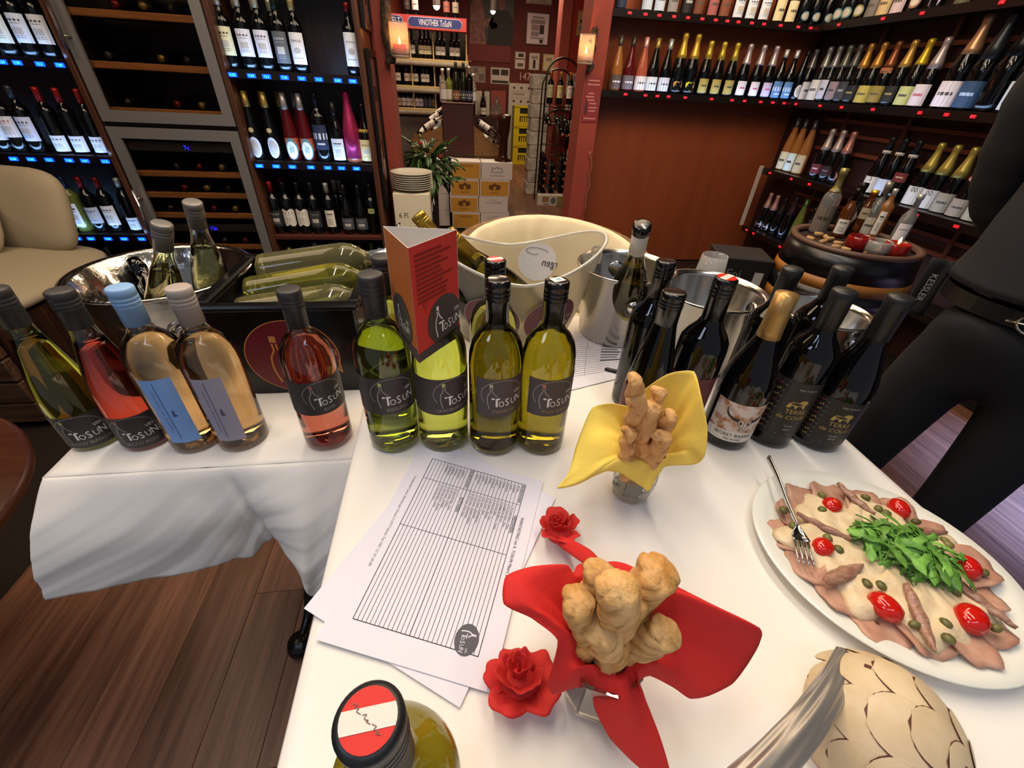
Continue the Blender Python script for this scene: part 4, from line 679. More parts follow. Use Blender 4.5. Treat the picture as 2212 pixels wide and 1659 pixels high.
def picture(label, px0, py0, px1, py1, Y, framecol, papercol, prints=(), inkc='#6a5a58', fw=.02):
    a = at_y(px0, py0, Y); b = at_y(px1, py1, Y); cx, cz = (a.x+b.x)/2, (a.z+b.z)/2; w, h = abs(b.x-a.x)/2, abs(a.z-b.z)/2
    t = thing('wall_picture', label, 'picture', (cx, Y, cz)); part('frame', G().box(-w, w, 0, .02, -h, h, 0, .003), pc(framecol, .4), t)
    g = G().box(-w+fw, w-fw, -.003, 0, -h+fw, h-fw, 0); mp = flat((0, -.004, 0), (1, 0, 0), (0, 0, 1), .0005)
    for x0, x1, y0, y1, m in prints: g.rect(mp, x0*w, x1*w, y0*h, y1*h, m)
    part('print', g, (pc(papercol, .5), pc(inkc, .6), pc('#2a2422', .6), pc('#8a8478', .6)), t); return t
YW = 9.59
picture('black framed newspaper page on the far red wall', 1138, 24, 1184, 100, YW, '#3a1512', '#c8c0c8', [(-.5, .5, .62, .74, 1), (-.6, .6, .3, .55, 1), (-.55, .1, -.1, .25, 1), (.15, .55, -.3, .25, 2), (-.55, .1, -.45, -.15, 1), (-.6, .6, -.6, -.5, 1), (.2, .5, -.85, -.62, 2)], '#8a7c80')
picture('pale sheet pinned above the newspaper on the far red wall', 1137, -20, 1192, 12, YW, '#8a8474', '#b8b0a0', [(-.7, .7, -.6, -.5, 1), (-.7, .5, -.3, -.2, 1)])
picture('small sheet with two photographs on the far red wall', 1113, 111, 1134, 150, YW, '#a8a094', '#c8c0b4', [(-.4, .6, .4, .8, 2), (-.9, .9, .1, .25, 1), (-.5, .6, -.7, -.3, 1)], '#5a4a40')
picture('small sheet with a bottle photo on the far red wall', 1144, 114, 1164, 152, YW, '#b8b4a8', '#c0bcb0', [(-.6, .6, .3, .7, 3), (-.25, .25, -.8, .2, 2)])
picture('pale printed sheet partly behind the iron rack arch', 1174, 116, 1196, 155, YW, '#a89c70', '#c4bc94', [(-.5, .5, .2, .6, 3)])
picture('white sheet with four photographs on the far red wall', 1060, 145, 1100, 183, YW, '#b8b0a8', '#c0b8b0', [(-.85, -.08, .1, .8, 2), (.08, .85, .1, .8, 2), (-.85, .85, -.85, -.55, 2)], '#5a4a44')
picture('greyed sheet of small pictures beside the counter bottles', 1016, 142, 1049, 180, YW, '#7a6c60', '#8d8272', [(-.6, .0, .2, .8, 1), (.1, .8, -.7, .1, 1)])
picture('tiny orange card on the far red wall', 1006, 118, 1019, 134, YW, '#b06a28', '#c07a30', [(-.3, .3, -.3, .3, 1)], '#8a4a1c', .005)
t = picture('large photo poster of two people, one in patterned shirt, one in black', 1014, -30, 1108, 96, YW, '#1c1412', '#241c1a', (), '#6a5a58', .004)
o = part('photo_figures', (lambda g, mp: (g.poly([(-.48, -.45), (-.46, .1), (-.36, .3), (-.2, .2), (-.14, -.05), (.0, -.02), (.0, -.12), (-.16, -.2), (-.12, -.45)], mp, 0), g.disc(mp, -.3, .32, .06, .09, 1, 12), g.poly([(-.1, -.45), (-.06, -.1), (.1, .1), (.34, .1), (.46, -.05), (.46, -.45)], mp, 2), g.disc(mp, .2, .2, .075, .1, 1, 14), g.disc(mp, .05, -.14, .07, .05, 1, 12), g.poly([(-.02, .0), (.03, .0), (.03, -.2), (-.02, -.2)], mp, 3), g)[-1])(G(), flat((0, -.006, 0), (.82, 0, 0), (0, 0, .86))), (mat('patterned_shirt_print', '#6a4038', .6, col2='#8d6a60', nscale=14), pc('#7a5048', .6), pc('#0e0f14', .6), pc('#1a2420', .5)), t)
g = G().text('147', flat((1.50, 9.594, 1.36), (1, 0, 0), (0, 0, 1), .002), 0, 0, .17, 0, .9); solo('wall_numerals', g, pc('#c8a8a4'), 'pale numerals 147 on the far red wall above the cartons', 'lettering')
solo('wall_relief', G().box(.45, 1.22, 9.585, 9.599, 1.60, 1.845, 0, .004), mat('carved_red', '#6a201a', .6, bump=.8, bscale=9), 'carved red wooden panel under the photo poster', 'panel')
# pictures and wine ledges on the bright red wall beyond the iron rack
picture('framed price list with five bottles on the bright red wall behind the rack', 1223, 156, 1258, 208, 6.94, '#b0885c', '#c8c4ac', [(-.8, .8, .2, .75, 3), (-.6, -.5, -.8, -.2, 2), (-.3, -.2, -.8, -.2, 2), (0, .1, -.8, -.2, 2), (.3, .4, -.8, -.1, 2), (.65, .75, -.8, -.2, 2)])
picture('white bottle card below the framed price list', 1221, 222, 1256, 240, 6.94, '#c87a7a', '#e0dcd0', [(-.6, -.5, -.8, .8, 2), (-.2, -.1, -.8, .8, 2), (.1, .2, -.8, .8, 2), (.5, .6, -.8, .8, 2)], fw=.004)
picture('gilt framed travel picture on the bright red wall behind the pillar candle', 1250, 22, 1282, 80, 6.94, '#a8824c', '#b09468', [(-.7, .7, .0, .3, 2), (-.7, .7, -.6, -.2, 1)], '#4a6a94')
for k, (py, n) in enumerate(((303, 3), (363, 2), (428, 2))):
    a = at_y(1217, py, 6.8); z = a.z; b = at_y(1262, py, 6.8)
    solo('wall_ledge', G().box(a.x, b.x+.1, 6.72, 6.94, z-.02, z), pc('#1a1210', .4), f'{("upper", "middle", "lowest")[k]} black wine ledge on the bright red wall behind the rack', 'shelf')
    for i in range(n): bottle(f'white labelled wine bottle, {ORD[i]} on the {("upper", "middle", "lowest")[k]} ledge behind the iron rack', (a.x+.07+.13*i, 6.8, z), 'bord', 'k', '#c8642c' if k == 0 else '#2a1a18', .25, lab=D('#dcd8d0', .04, .2, 75, 'small'), group='bottles on the ledges behind the iron rack', n=10, sc=1.25 if k < 2 else .9)
solo('blue_carton', G().box(1.46, 1.75, 5.30, 5.55, 0, .42, 0, .004), pc('#7a94a4', .6), 'pale blue carton on the floor beside the wide red pillar', 'carton')
# ------------------------------------------------------------------ armchair, sofa, barrel, person
cream = mat('cream_upholstery', '#d8ccab', .8, bump=.15, bscale=120, sheen=.2)
cream2 = mat('beige_upholstery', '#9c8f76', .85, bump=.2, bscale=150)
t = thing('armchair', 'round tub armchair with pleated cream padding behind the ice buckets', 'armchair', (.385, 1.53, 0))
A0, A1 = radians(-38), radians(218)
def rimz(a): return .80+.05*max(0, sin(a))
def back(u, v):
    a = lerp(A0, A1, u); pl = (.006*abs(sin(u*38+1.3*sin(u*23)))+.004*sin(u*71+2*sin(u*11)))*(1-abs(2*v-1)**3)
    s = v*2*pi; R = .335; rx = .045*cos(s); z = .60+.235*sin(s) if abs(sin(s)) < 2 else 0
    zz = lerp(.40, rimz(a), .5+.5*sin(s)); rr = R+rx+pl*(1 if cos(s) < 0 else .2)
    return (rr*cos(a), rr*sin(a), zz)
part('padded_back', G().grid(back, 140, 16), cream, t)
part('outer_shell', G().grid(lambda u, v: ((.392)*cos(lerp(A0, A1, u)), .392*sin(lerp(A0, A1, u)), lerp(.12, rimz(lerp(A0, A1, u))-.015, v)), 40, 3, thick=.014), mat('wicker_shell', '#6a4c30', .6, col2='#8a6842', nscale=30, bump=.5, bscale=90), t)
part('seat_cushion', G().lathe([(0, .30), (.28, .30), (.295, .33), (.295, .41), (.27, .45), (0, .46)], 36), cream, t)
for k in range(4): a = radians(45+90*k); part('leg', G().tube([(.25*cos(a), .25*sin(a), 0), (.24*cos(a), .24*sin(a), .30)], .02, 8), dark_wood, t)
# sofa
t = thing('sofa', 'beige cushioned sofa on a dark plank base at the far side wall', 'sofa', (0, 0, 0))
for k in range(4): part('base_plank', G().box(-3.0, -1.76, 1.62, 1.66, .02+k*.105, .118+k*.105, 0, .005), mat('sofa_plank_wood', '#3a281b', .35, col2='#5a4230', nscale=5, stretch=(1, 14, 14)), t)
part('base_frame', G().box(-3.0, -1.74, 1.66, 2.52, 0, .44), dark_wood, t)
def cushion(sx, sy, sz, p=3.2, n=28):
    def fn(u, v):
        a = u*2*pi; b = (v-.5)*pi; f = lambda c: (abs(c)**(2/p))*(1 if c >= 0 else -1)
        return (sx*f(cos(b))*f(cos(a)), sy*f(cos(b))*f(sin(a)), sz*(abs(sin(b))**.85)*(1 if b >= 0 else -1)*(.8+.2*(1-max(abs(f(cos(b))*f(cos(a))), abs(f(cos(b))*f(sin(a)))))))
    return G().grid(fn, n, 14, wrap=True)
part('seat_cushion', cushion(.64, .47, .075, 4), cream2, t, (-2.36, 2.06, .48))
o = part('back_cushion', cushion(.27, .20, .075, 4), cream2, t, (-2.09, 2.44, .69), (radians(74), 0, radians(-12)))
o = part('back_cushion', cushion(.30, .20, .08, 4), cream2, t, (-2.56, 2.46, .70), (radians(74), 0, radians(2)))
solo('throw_cushion', cushion(.23, .21, .07, 3), mat('pale_cushion_fabric', '#a89a80', .85, bump=.2, bscale=150), 'soft beige throw cushion leaning on the sofa back', 'cushion', (-2.30, 2.26, .69), rot=(radians(62), 0, radians(14)))
# round side table with plate of olives at the very edge
t = thing('side_table', 'round dark wooden side table beside the small draped table', 'table', (-1.285, .55, 0)); wd = mat('side_table_wood', '#3a1c10', .3, col2='#4a2616', nscale=6, stretch=(1, 8, 1))
part('top', G().lathe([(0, .56), (.405, .56), (.42, .575), (.42, .59), (.41, .598), (0, .598)], 64), wd, t); part('column', G().lathe([(0, 0), (.08, 0), (.08, .02), (.03, .04), (.03, .56), (0, .56)], 20), wd, t)
t = thing('plate', 'white plate holding black olives on the round side table', 'plate', (-1.07, .60, .598))
part('dish', G().lathe([(0, 0), (.09, 0), (.095, .004), (.16, .012), (.165, .016), (.16, .018), (.09, .008), (0, .007)], 48), mat('glazed_white', '#e4e0d8', .15), t)
for i, (x, y) in enumerate(((.03, .06), (.06, -.02), (.0, .0), (-.03, .08))): solo('black_olive', G().lathe([(0, -.02), (.022, -.012), (.028, 0), (.022, .012), (0, .02)], 14), pc('#12100c', .2), f'large black olive on the side table plate, {ORD[i]} from the rim', 'olive', (-1.07+x, .60+y, .628), group='olives on the side table plate')
# barrel with spirits
BX, BY = 1.50, 1.395
t = thing('barrel', 'dark half barrel with yellow bands on legs, bottles on top', 'barrel', (BX, BY, 0))
bk = mat('barrel_black', '#15141a', .3, col2='#0c0b0e', nscale=5); by = mat('barrel_yellow_wood', '#9a6426', .5, col2='#8a561e', nscale=5, stretch=(6, 6, 1))
R0 = .208
for nm, z0, z1, r0, r1, m in (('hoop', .795, .885, 1.075, 1.01, bk), ('wood_band', .755, .795, 1.10, 1.075, by), ('hoop', .70, .755, 1.125, 1.10, bk), ('wood_band', .655, .70, 1.13, 1.122, by), ('hoop', .60, .655, 1.13, 1.13, bk)):
    part(nm, G().lathe([((r1-.06)*R0, z1), (r1*R0, z1), (r0*R0, z0), ((r0-.08)*R0, z0)], 48), m, t)
part('stave_body', G().lathe([(0, .05), (.19, .05), (.215, .3), (.22, .6), (.222, .70), (.2, .875), (0, .875)], 40), mat('barrel_inner', '#2a1410', .5), t)
part('rim', G().lathe([(.19, .88), (.212, .88), (.212, .895), (.19, .895), (.19, .88)], 48), mat('barrel_rim', '#5a4034', .5), t)
for k in range(4):
    a = radians(15+90*k); part('leg', G().tube([(.225*cos(a), .225*sin(a), .70), (.29*cos(a), .29*sin(a), 0)], .028, 4), by, t)
part('bottom_ring', G().lathe([(.2, .04), (.28, .04), (.28, .07), (.2, .07), (.2, .04)], 32), by, t)
def bz(px, py, z=.895): return at_z(px, py, z)
sp = [(1768, 492, 'spirit', 'c', '#8a8050', .17, D('#6a6258', .01, .12, 76, 'small', ink_col='#3a342c'), .88, 'tall pale brandy bottle with gold medallion and grey label'), (1812, 500, 'spirit', 'b', '#20160f', .2, D('#d8d4cc', .02, .1, 50, 'plain'), .66, 'dark liqueur bottle with framed white label'), (1850, 478, 'jar', 'b', '#c8a830', .18, D('#b8a888', .08, .13, 40, 'small'), .8, 'small brown bottle with gilt stopper'), (1868, 500, 'spirit', 'k', '#141414', .19, D('#d0ccc4', .01, .06, 70, 'small'), .62, 'black bottle behind the red candle bowl'), (1892, 502, 'bord', 'o', '#c8c4bc', .26, D('#dedad2', .03, .17, 28, 'plain'), .60, 'amber grappa bottle with tall narrow label'), (1935, 520, 'spirit', 'c', '#a8a8a4', .2, D('#dcd8dc', .01, .12, 45, 'plain', txt='AMARO', ink_col='#3a3a44'), .68, 'clear brown-filled bottle with AMARO label'), (1962, 520, 'spirit', 'c', '#b0aca8', .2, D('#c8d0e0', .01, .08, 45, 'plain'), .55, 'small clear bottle with bluish label'), (1795, 470, 'jar', 'k', '#1a1210', .17, D('#c8c0b0', .05, .1, 60, 'pent'), .9, 'dark round-shouldered bottle with pale pointed label'), (1906, 470, 'spirit', 'c', '#9a948a', .2, D('#bdb5a5', .02, .1, 60, 'small'), .75, 'clear bottle at the back of the barrel top')]
for i, (px, py, k, gl_, c, z0, lab, s, d) in enumerate(sp):
    p = bz(px, py); v = Vector((p.x-BX, p.y-BY)); 
    if v.length > .165: v = v.normalized()*.165
    bottle(d+' on the barrel', (BX+v.x, BY+v.y, .878), k, gl_, c, z0, lab, group='spirit bottles on the barrel', rz=-.75, name='spirit_bottle', sc=s, n=18, lab2=D('#c8b030', .165, .19, 45, 'oval') if i == 0 else None)
def bowl(label, px, py, col, r, tr=0, lit=False):
    p = bz(px, py); v = Vector((p.x-BX, p.y-BY)); v = v.normalized()*min(v.length, .17)
    t = thing('candle_bowl', label, 'candle holder', (BX+v.x, BY+v.y, .878))
    part('bowl', G().lathe([(0, 0), (r*.6, 0), (r, .018), (r*.95, .045), (r*.85, .05), (r*.8, .045), (r*.85, .02), (0, .008)], 20), mat('bowl_'+col[1:], col, .1, trans=tr), t)
    if lit: part('flame', G().lathe([(0, .045), (.004, .05), (.0045, .056), (0, .07)], 10), MATS['candle_flame'], t)
bowl('red glass candle bowl at the front of the barrel', 1852, 530, '#8a1a18', .042, .3)
bowl('low red glass bowl with burning candle on the barrel edge', 1930, 545, '#9c2418', .040, .3, True)
bowl('clear glass ashtray between the red bowls on the barrel', 1893, 540, '#d0d0cc', .042, .7)
rng = random.Random(9); cork = pc('#b08c60', .9)
for i in range(18):
    a = 2.2+i*.23; r = rng.uniform(.08, .165); solo('wine_cork', cached('cork', lambda: G().lathe([(0, -.014), (.0075, -.014), (.008, 0), (.0075, .014), (0, .014)], 10).mesh('wine_cork', cork)), None, f'used wine cork on the barrel, {ORD[i]} counted round the rim from the brandy bottle', 'cork', (BX+r*cos(a), BY+r*sin(a), .885), group='corks on the barrel', rot=(PI2, 0, rng.uniform(0, 3)))
# black cartons on the floor by the mahogany panel
p = at_z(1606, 545, .78); t = thing('black_carton', 'tall black carton with pale lettering on the floor by the mahogany wall', 'carton', (p.x, p.y, 0), radians(-18))
part('box', G().box(-.11, .10, -.09, .09, 0, .78, 0, .004), pc('#141314', .5), t)
part('lettering', G().text('Epi', flat((-.06, -.0905, .70), (1, 0, 0), (0, 0, 1), .0006), .02, 0, .05, 0), pc('#6a6a68'), t); part('barcode_sticker', G().rect(flat((.055, -.0905, .68), (1, 0, 0), (0, 0, 1), .0006), -.015, .02, -.045, .05, 0), pc('#a8a8a4'), t)
# person in black
t = thing('person', 'person in a black shirt and black trousers standing by the end of the main table', 'person', (0, 0, 0))
def skin(name, V, E, m, parent, sub=2, root=0):
    me = bpy.data.meshes.new(name); me.from_pydata([v[:3] for v in V], E, []); o = bpy.data.objects.new(name, me); COL.objects.link(o)
    s = o.modifiers.new('skin', 'SKIN'); s.use_smooth_shade = True
    for i, v in enumerate(V):
        d = me.skin_vertices[0].data[i]; d.radius = (v[3], v[4] if len(v) > 4 else v[3]); d.use_root = (i == root)
    b = o.modifiers.new('sub', 'SUBSURF'); b.levels = sub; b.render_levels = sub
    dg = bpy.context.evaluated_depsgraph_get(); mm = bpy.data.meshes.new_from_object(o.evaluated_get(dg)); bpy.data.objects.remove(o)
    mm.materials.clear(); mm.materials.append(m); mm.polygons.foreach_set('use_smooth', [True]*len(mm.polygons)); return part(name, mm, None, parent)
PX, PY = 1.205, .62
cf = Vector((-.86, -.5, 0)).normalized(); lf = Vector((-cf.y, cf.x, 0))   # facing, and the body's left
def B(f, l, z): v = Vector((PX, PY, 0))+cf*f+lf*l; return (v.x, v.y, z)
trouser = mat('black_trousers', '#141417', .85, bump=.1, bscale=300); shirt = mat('black_shirt', '#19191b', .85, bump=.1, bscale=300); skin_m = mat('skin', '#b98468', .5, sss=.1)
V = [B(0, 0, .92)+(.178, .150), B(0, .088, .83)+(.088,), B(.0, .098, .48)+(.066,), B(-.02, .10, .10)+(.056,), B(0, -.088, .83)+(.088,), B(0, -.118, .48)+(.072,), B(-.02, -.138, .10)+(.058,), B(0, 0, 1.0)+(.174, .145)]
skin('trousers', V, [(0, 1), (1, 2), (2, 3), (0, 4), (4, 5), (5, 6), (0, 7)], trouser, t)
RGS = [(0, 0, 1.016, .120, .155), (0, 0, 1.012, .144, .180), (0, 0, 1.08, .132, .170), (0, 0, 1.20, .122, .160), (-.005, 0, 1.33, .124, .184), (-.015, 0, 1.41, .110, .190), (-.02, 0, 1.46, .085, .150), (-.02, 0, 1.49, .066, .085), (-.02, 0, 1.53, .056, .060), (-.02, 0, 1.53, .050, .054)]
def torso(u, v):
    k = min(v*(len(RGS)-1), len(RGS)-1.0001); a, b, t_ = RGS[int(k)], RGS[int(k)+1], k-int(k); f, l, z, rf, rl = [lerp(p, q, t_) for p, q in zip(a, b)]; th = u*2*pi
    w = 1+.018*sin(th*5+z*23)*(1.4-z)+.012*sin(z*60+th*2)*max(0, 1.25-z)*3
    return B(f+rf*w*cos(th), l+rl*w*sin(th), z)
g = G().grid(torso, 40, 45, wrap=True)
for s_ in (1, -1):
    P = spline([B(-.015, .15*s_, 1.43), B(-.03, .205*s_, 1.37), B(-.07, .205*s_, 1.24), B(-.11, .185*s_, 1.15), B(-.15, .13*s_, 1.09), B(-.19, .05*s_, 1.07)], 5)
    g.tube(P, [lerp(.064, .038, (i/len(P))**.8)*(1+.04*sin(i*2.1)) for i in range(len(P))], 16)
part('shirt', g, shirt, t)
V = [B(-.02, 0, 1.50)+(.052,), B(-.005, 0, 1.58)+(.058,), B(.0, 0, 1.66)+(.078, .09), B(-.005, 0, 1.75)+(.072, .085)]
skin('head', V, [(0, 1), (1, 2), (2, 3)], skin_m, t)
g = G().lathe([(.0, .11), (.05, .10), (.082, .06), (.092, .0), (.088, -.04), (.083, -.04)], 20); part('hair', g, pc('#1c1510', .8), t, B(-.012, 0, 1.70))
for l in (.032, -.032): part('eye', G().lathe([(0, -.009), (.008, -.004), (.009, 0), (.008, .004), (0, .009)], 10), pc('#20180f', .2), t, B(.082, l, 1.672))
part('nose', G().tube([B(.082, 0, 1.668), B(.1, 0, 1.64), B(.084, 0, 1.63)], [.008, .012, .009], 8), skin_m, t); part('mouth', G().tube([B(.076, .022, 1.605), B(.086, 0, 1.603), B(.076, -.022, 1.605)], [.003, .005, .003], 6), pc('#8a4a40', .5), t)
for l, s in ((.2, 1), (-.16, -1)):
    h = B(-.20, .03, 1.04) if s > 0 else B(-.21, -.02, 1.08)
    hv = [(h[0], h[1], h[2], .03, .018)]; he = []; hd = lf*(-s); 
    for k in range(4):
        o = Vector((0, 0, .027-.018*k)); b0 = Vector(h[:3])+hd*.05+o; L = (.062, .07, .066, .05)[k]
        i0 = len(hv); hv += [(b0.x, b0.y, b0.z, .010)]; b1 = b0+hd*L*.55-cf*.006; b2 = b1+hd*L*.45+cf*.015; hv += [(b1.x, b1.y, b1.z, .0085), (b2.x, b2.y, b2.z, .0075)]; he += [(0, i0), (i0, i0+1), (i0+1, i0+2)]
    b0 = Vector(h[:3])+Vector((0, 0, .034))+hd*.01; b1 = b0+hd*.03+Vector((0, 0, .012)); i0 = len(hv); hv += [(b0.x, b0.y, b0.z, .012), (b1.x, b1.y, b1.z, .009)]; he += [(0, i0), (i0, i0+1)]
    skin('hand', hv, he, skin_m, t, 1)
part('belt', G().lathe([(.15, -.016), (.172, -.016), (.172, .016), (.15, .016)], 48, smooth=False, sy=.80), mat('black_leather', '#0c0c0d', .35), t, (PX, PY, .985), (0, 0, atan2(lf.y, lf.x)))
bp = Vector(B(.141, 0, .985)); g = G()
g.tube([bp+lf*x+Vector((0, 0, z)) for x, z in [(.035*cos(a)*(1 if cos(a) > 0 else 1), .021*sin(a)) for a in [i*2*pi/20 for i in range(21)]]], .0028, 6, cap=False).tube([bp+lf*.03, bp-lf*.05+Vector((0, 0, -.004))], .0028, 6)
part('belt_buckle', g, polished, t)
for s in (1, -1): part('shoe', G().lathe([(0, 0), (.045, 0), (.05, .02), (.046, .05), (.03, .09), (0, .1)], 18, sx=2.0, sy=.95), pc('#0c0b0b', .4), t, B(.05, .10 if s > 0 else -.138, 0), (0, 0, atan2(cf.y, cf.x)))
a = at_y(2030, 585, .80); t2 = thing('lettered_towel', 'black folded towel lettered KESSLER hanging at the hip of the standing person', 'towel', a, atan2(cf.y, cf.x)+PI2)
part('cloth', G().grid(lambda u, v: ((u-.5)*.04, -.022-.004*sin(u*7+v*3), .03-.13*v), 8, 10, thick=.006), mat('black_towel', '#101012', .95), t2)
part('lettering', G().text('KESSLER', lambda x, y: Vector((y-.006, -.030, -.035-x)), 0, 0, .018, 0), pc('#8d8d90'), t2)
# ------------------------------------------------------------------ tables and cloths
TZ, LZ = .806, .76
black_iron = mat('black_cast_iron', '#0e0d0d', .3, bump=.3, bscale=40)
t = thing('tasting_table', 'long main tasting table hidden under its white cloth', 'table', (.27, .28, 0))
part('table_top', G().box(-.425, .425, -.62, .70, TZ-.035, TZ-.004, 0, .004), dark_wood, t)
for x in (-.36, .36):
    for y in (-.55, .62): part('leg', G().box(x-.025, x+.025, y-.025, y+.025, 0, TZ-.035), dark_wood, t)
X0, X1, Y0_, Y1_ = -.163, .703, -.36, .985; DR = .24
def edge(s, w):   # along the cloth: position, drop
    if s < 0: d = -s; r = .012; return (-r*sin(min(d/r, PI2)), max(0, d-r*PI2)+r*(1-cos(min(d/r, PI2))))
    if s > w: q = edge(w-s, w); return (w-q[0], q[1])
    return (s, 0)
def main_cloth(u, v):
    w, h = X1-X0, Y1_-Y0_; s = lerp(-DR, w+DR, u); q = lerp(-DR, h+DR, v)
    x, dx = edge(s, w); y, dy = edge(q, h); d = max(dx, dy)
    f = .012*sin(q*30)*min(1, dx*6) if dx > 0 else 0; k = .018*sin(s*28)*min(1, dy*6) if dy > 0 else 0
    z = TZ-d; X = X0+x+(f if s > w else -abs(f)*.2); Y = Y0_+y+k
    if d == 0:
        dd = abs((X-.376)*.64+(Y-.428)*.77); z += .0022*math.exp(-(dd/.010)**2)+.0006*noise1(X*21+Y*13, 2)+.0016*math.exp(-((X-.27)/.012)**2)*.5
    return (X, Y, z)
solo('tablecloth', G().grid(main_cloth, 110, 120, thick=.0012), white_cloth, 'white tablecloth over the long main tasting table', 'tablecloth')
t = thing('small_table', 'small side table with black scrolled iron legs under a short white cloth', 'table', (-.42, .80, 0))
part('table_top', G().box(-.235, .235, -.245, .235, LZ-.03, LZ-.004, 0, .004), dark_wood, t)
part('column', G().lathe([(0, .05), (.05, .06), (.03, .12), (.022, .3), (.03, .42), (.022, .5), (.03, .66), (.08, .73), (0, .73)], 20), black_iron, t)
for k, a in enumerate((-1.72, .35, 2.2)):
    c, s = cos(a), sin(a); P = spline([(.02*c, .02*s, .30), (.07*c, .07*s, .26), (.10*c, .10*s, .16), (.15*c, .15*s, .06), (.22*c, .22*s, .03)], 6)
    part('leg', G().tube(P, [.02-.0004*i for i in range(len(P))], 10).lathe([(0, 0), (.03, .004), (.036, .02), (.03, .042), (0, .05)], 14).xf(Matrix.Translation((.225*c, .225*s, 0)), (len(P))*10+2), black_iron, t)
hem = [(-.705, .455, .56), (-.625, .472, .553), (-.537, .49, .543), (-.47, .502, .543), (-.432, .51, .546), (-.405, .525, .535), (-.378, .535, .56), (-.335, .50, .585), (-.302, .465, .553), (-.288, .452, .50), (-.275, .447, .487)]
HS = spline(hem, 6)
def hemp(u):
    k = u*(len(HS)-1); i = min(int(k), len(HS)-2); return HS[i].lerp(HS[i+1], k-i)
def skirt(u, v):
    E = Vector((lerp(-.662, -.180, u), .545, LZ)); H = hemp(u); t = v
    p = E.lerp(H, t); p.y += -.020*sin(pi*min(1, t*1.0))*(1-.3*u)*(1-(1-t)**6)-.009*(1-math.exp(-t*22))*(1-t)
    p.z += .012*sin(pi*t)*.6
    ridge = math.exp(-((u-.56-.10*t)/.018)**2); p.y += .016*ridge*t*1.4
    p.y -= .005*sin(t*13+u*4)*sin(pi*u)*t*(1-.4*t)*(.4+.6*sin(u*9)**2)+.0035*noise1(u*16+t*10, 4)*t
    p.y -= .012*math.exp(-((u-.86)/.05)**2)*t
    return p
def ltop(u, v):
    x = lerp(-.662, -.180, u); y = lerp(1.03, .545, v); return (x, y, LZ+.0005*noise1(x*25+y*17, 5)+.001*math.exp(-((x+.42)/.01)**2))
def lside(u, v):
    y = lerp(1.03, .545, u); H = Vector((-.72-.02*u+.035*u, y-.09*u, .565)); return Vector((-.662, y, LZ)).lerp(H, v)+Vector((.008*sin(pi*v)+.006*sin(u*22)*v, 0, 0))
def rside(u, v):
    y = lerp(.545, 1.03, u); H = Vector((-.275+.085*min(1, u*3), .447+(y-.545)+.098*min(1, u*3)*0+.02*u, .487)); return Vector((-.180, y, LZ)).lerp(H, v)
g = G().grid(ltop, 40, 40, thick=.0012).grid(lambda u, v: skirt(u, v), 90, 50, thick=-.0012).grid(lside, 30, 24, thick=.0012).grid(rside, 30, 24, thick=-.0012)
solo('tablecloth', g, white_cloth, 'short white tablecloth on the small table, its front hem arched over the floor', 'tablecloth')
# ------------------------------------------------------------------ wine bottles on the tables
def gm(name, c, rough=.0, ior=1.5): return mat(name, c, rough, trans=1, ior=ior)
g_clear = gm('clear_glass', '#f6f8f4'); g_green = gm('leaf_green_glass', '#eaf2b8'); g_olive = gm('olive_glass', '#d0cb74'); g_yel = gm('pale_straw_glass', '#eef0d0')
w_ries = gm('riesling_wine', '#eef0ae', 0, 1.34); w_olive = gm('olive_wine', '#dcd88e', 0, 1.34); w_rose = gm('rose_wine', '#f08a74', 0, 1.34); w_red = gm('light_red_wine', '#d8503c', 0, 1.34); w_peach = gm('peach_wine', '#f2c48c', 0, 1.34); w_straw = gm('straw_wine', '#e8e2a0', 0, 1.34)
cap_grey = mat('charcoal_cap', '#3a3836', .45, .2); cap_black = mat('gloss_black_cap', '#0e0d0d', .18, spec=.6)
def face(x, y, d=0): return atan2(-x, y)+radians(d)
def inner(kind, off, fill=None):
    P = []
    for r, z in PROF[kind]:
        if z < .006: continue
        P.append((max(r-off, .002), z))
    P = [(q, z) for q, z in P if z < PROF[kind][-1][1]-.006]
    P = [(0, .010), (P[0][0]*.75, .0075)]+[(q, max(z, .009)) for q, z in P]
    if fill:
        Q = [(q, z) for q, z in P if z < fill-.002]; q = prad(kind, fill)-off; P = Q+[(q, fill), (0, fill)]
    return P
def screwcap(kind, z0, style='ridged'):
    top = PROF[kind][-1][1]; r = prad(kind, top-.03)+.0016; P = [(r-.002, z0), (r, z0+.0006)]
    if style == 'ridged':
        zz = top-.024; P += [(r, zz-.003), (r+.0006, zz-.002), (r-.0010, zz), (r+.0008, zz+.002), (r+.0008, zz+.005), (r-.0006, zz+.0062), (r+.0008, zz+.0075), (r+.0008, zz+.011), (r-.0006, zz+.0122), (r+.0008, zz+.0135), (r+.0008, top-.0005), (r-.0012, top+.0015), (r-.003, top+.002), (0, top+.002)]
    else: P += [(r, top-.016), (r+.001, top-.014), (r+.001, top-.001), (r-.001, top+.0015), (0, top+.002)]
    return P
def tosun_label(kind, z0, z1, w, sub, cork, italic=False, off=0, body='#3c3432'):
    zm = (z0+z1)/2; r = prad(kind, zm)+.0006; g = G(); hw = radians(w)*r
    g.rect(cyl(r, -PI2+radians(off), zm), -hw, hw, -(z1-z0)/2, (z1-z0)/2, 0, 24)
    logo(g, cyl(r+.0004, -PI2, zm), .0665, 1, 2, 3, sub, 4, cy=.004)
    return g.mesh('printed_label', pc(body, .5), pc('#a8a29c', .5), tosun_white, pc(cork, .5), pc('#9a948a' if not italic else '#a08a5c', .5))
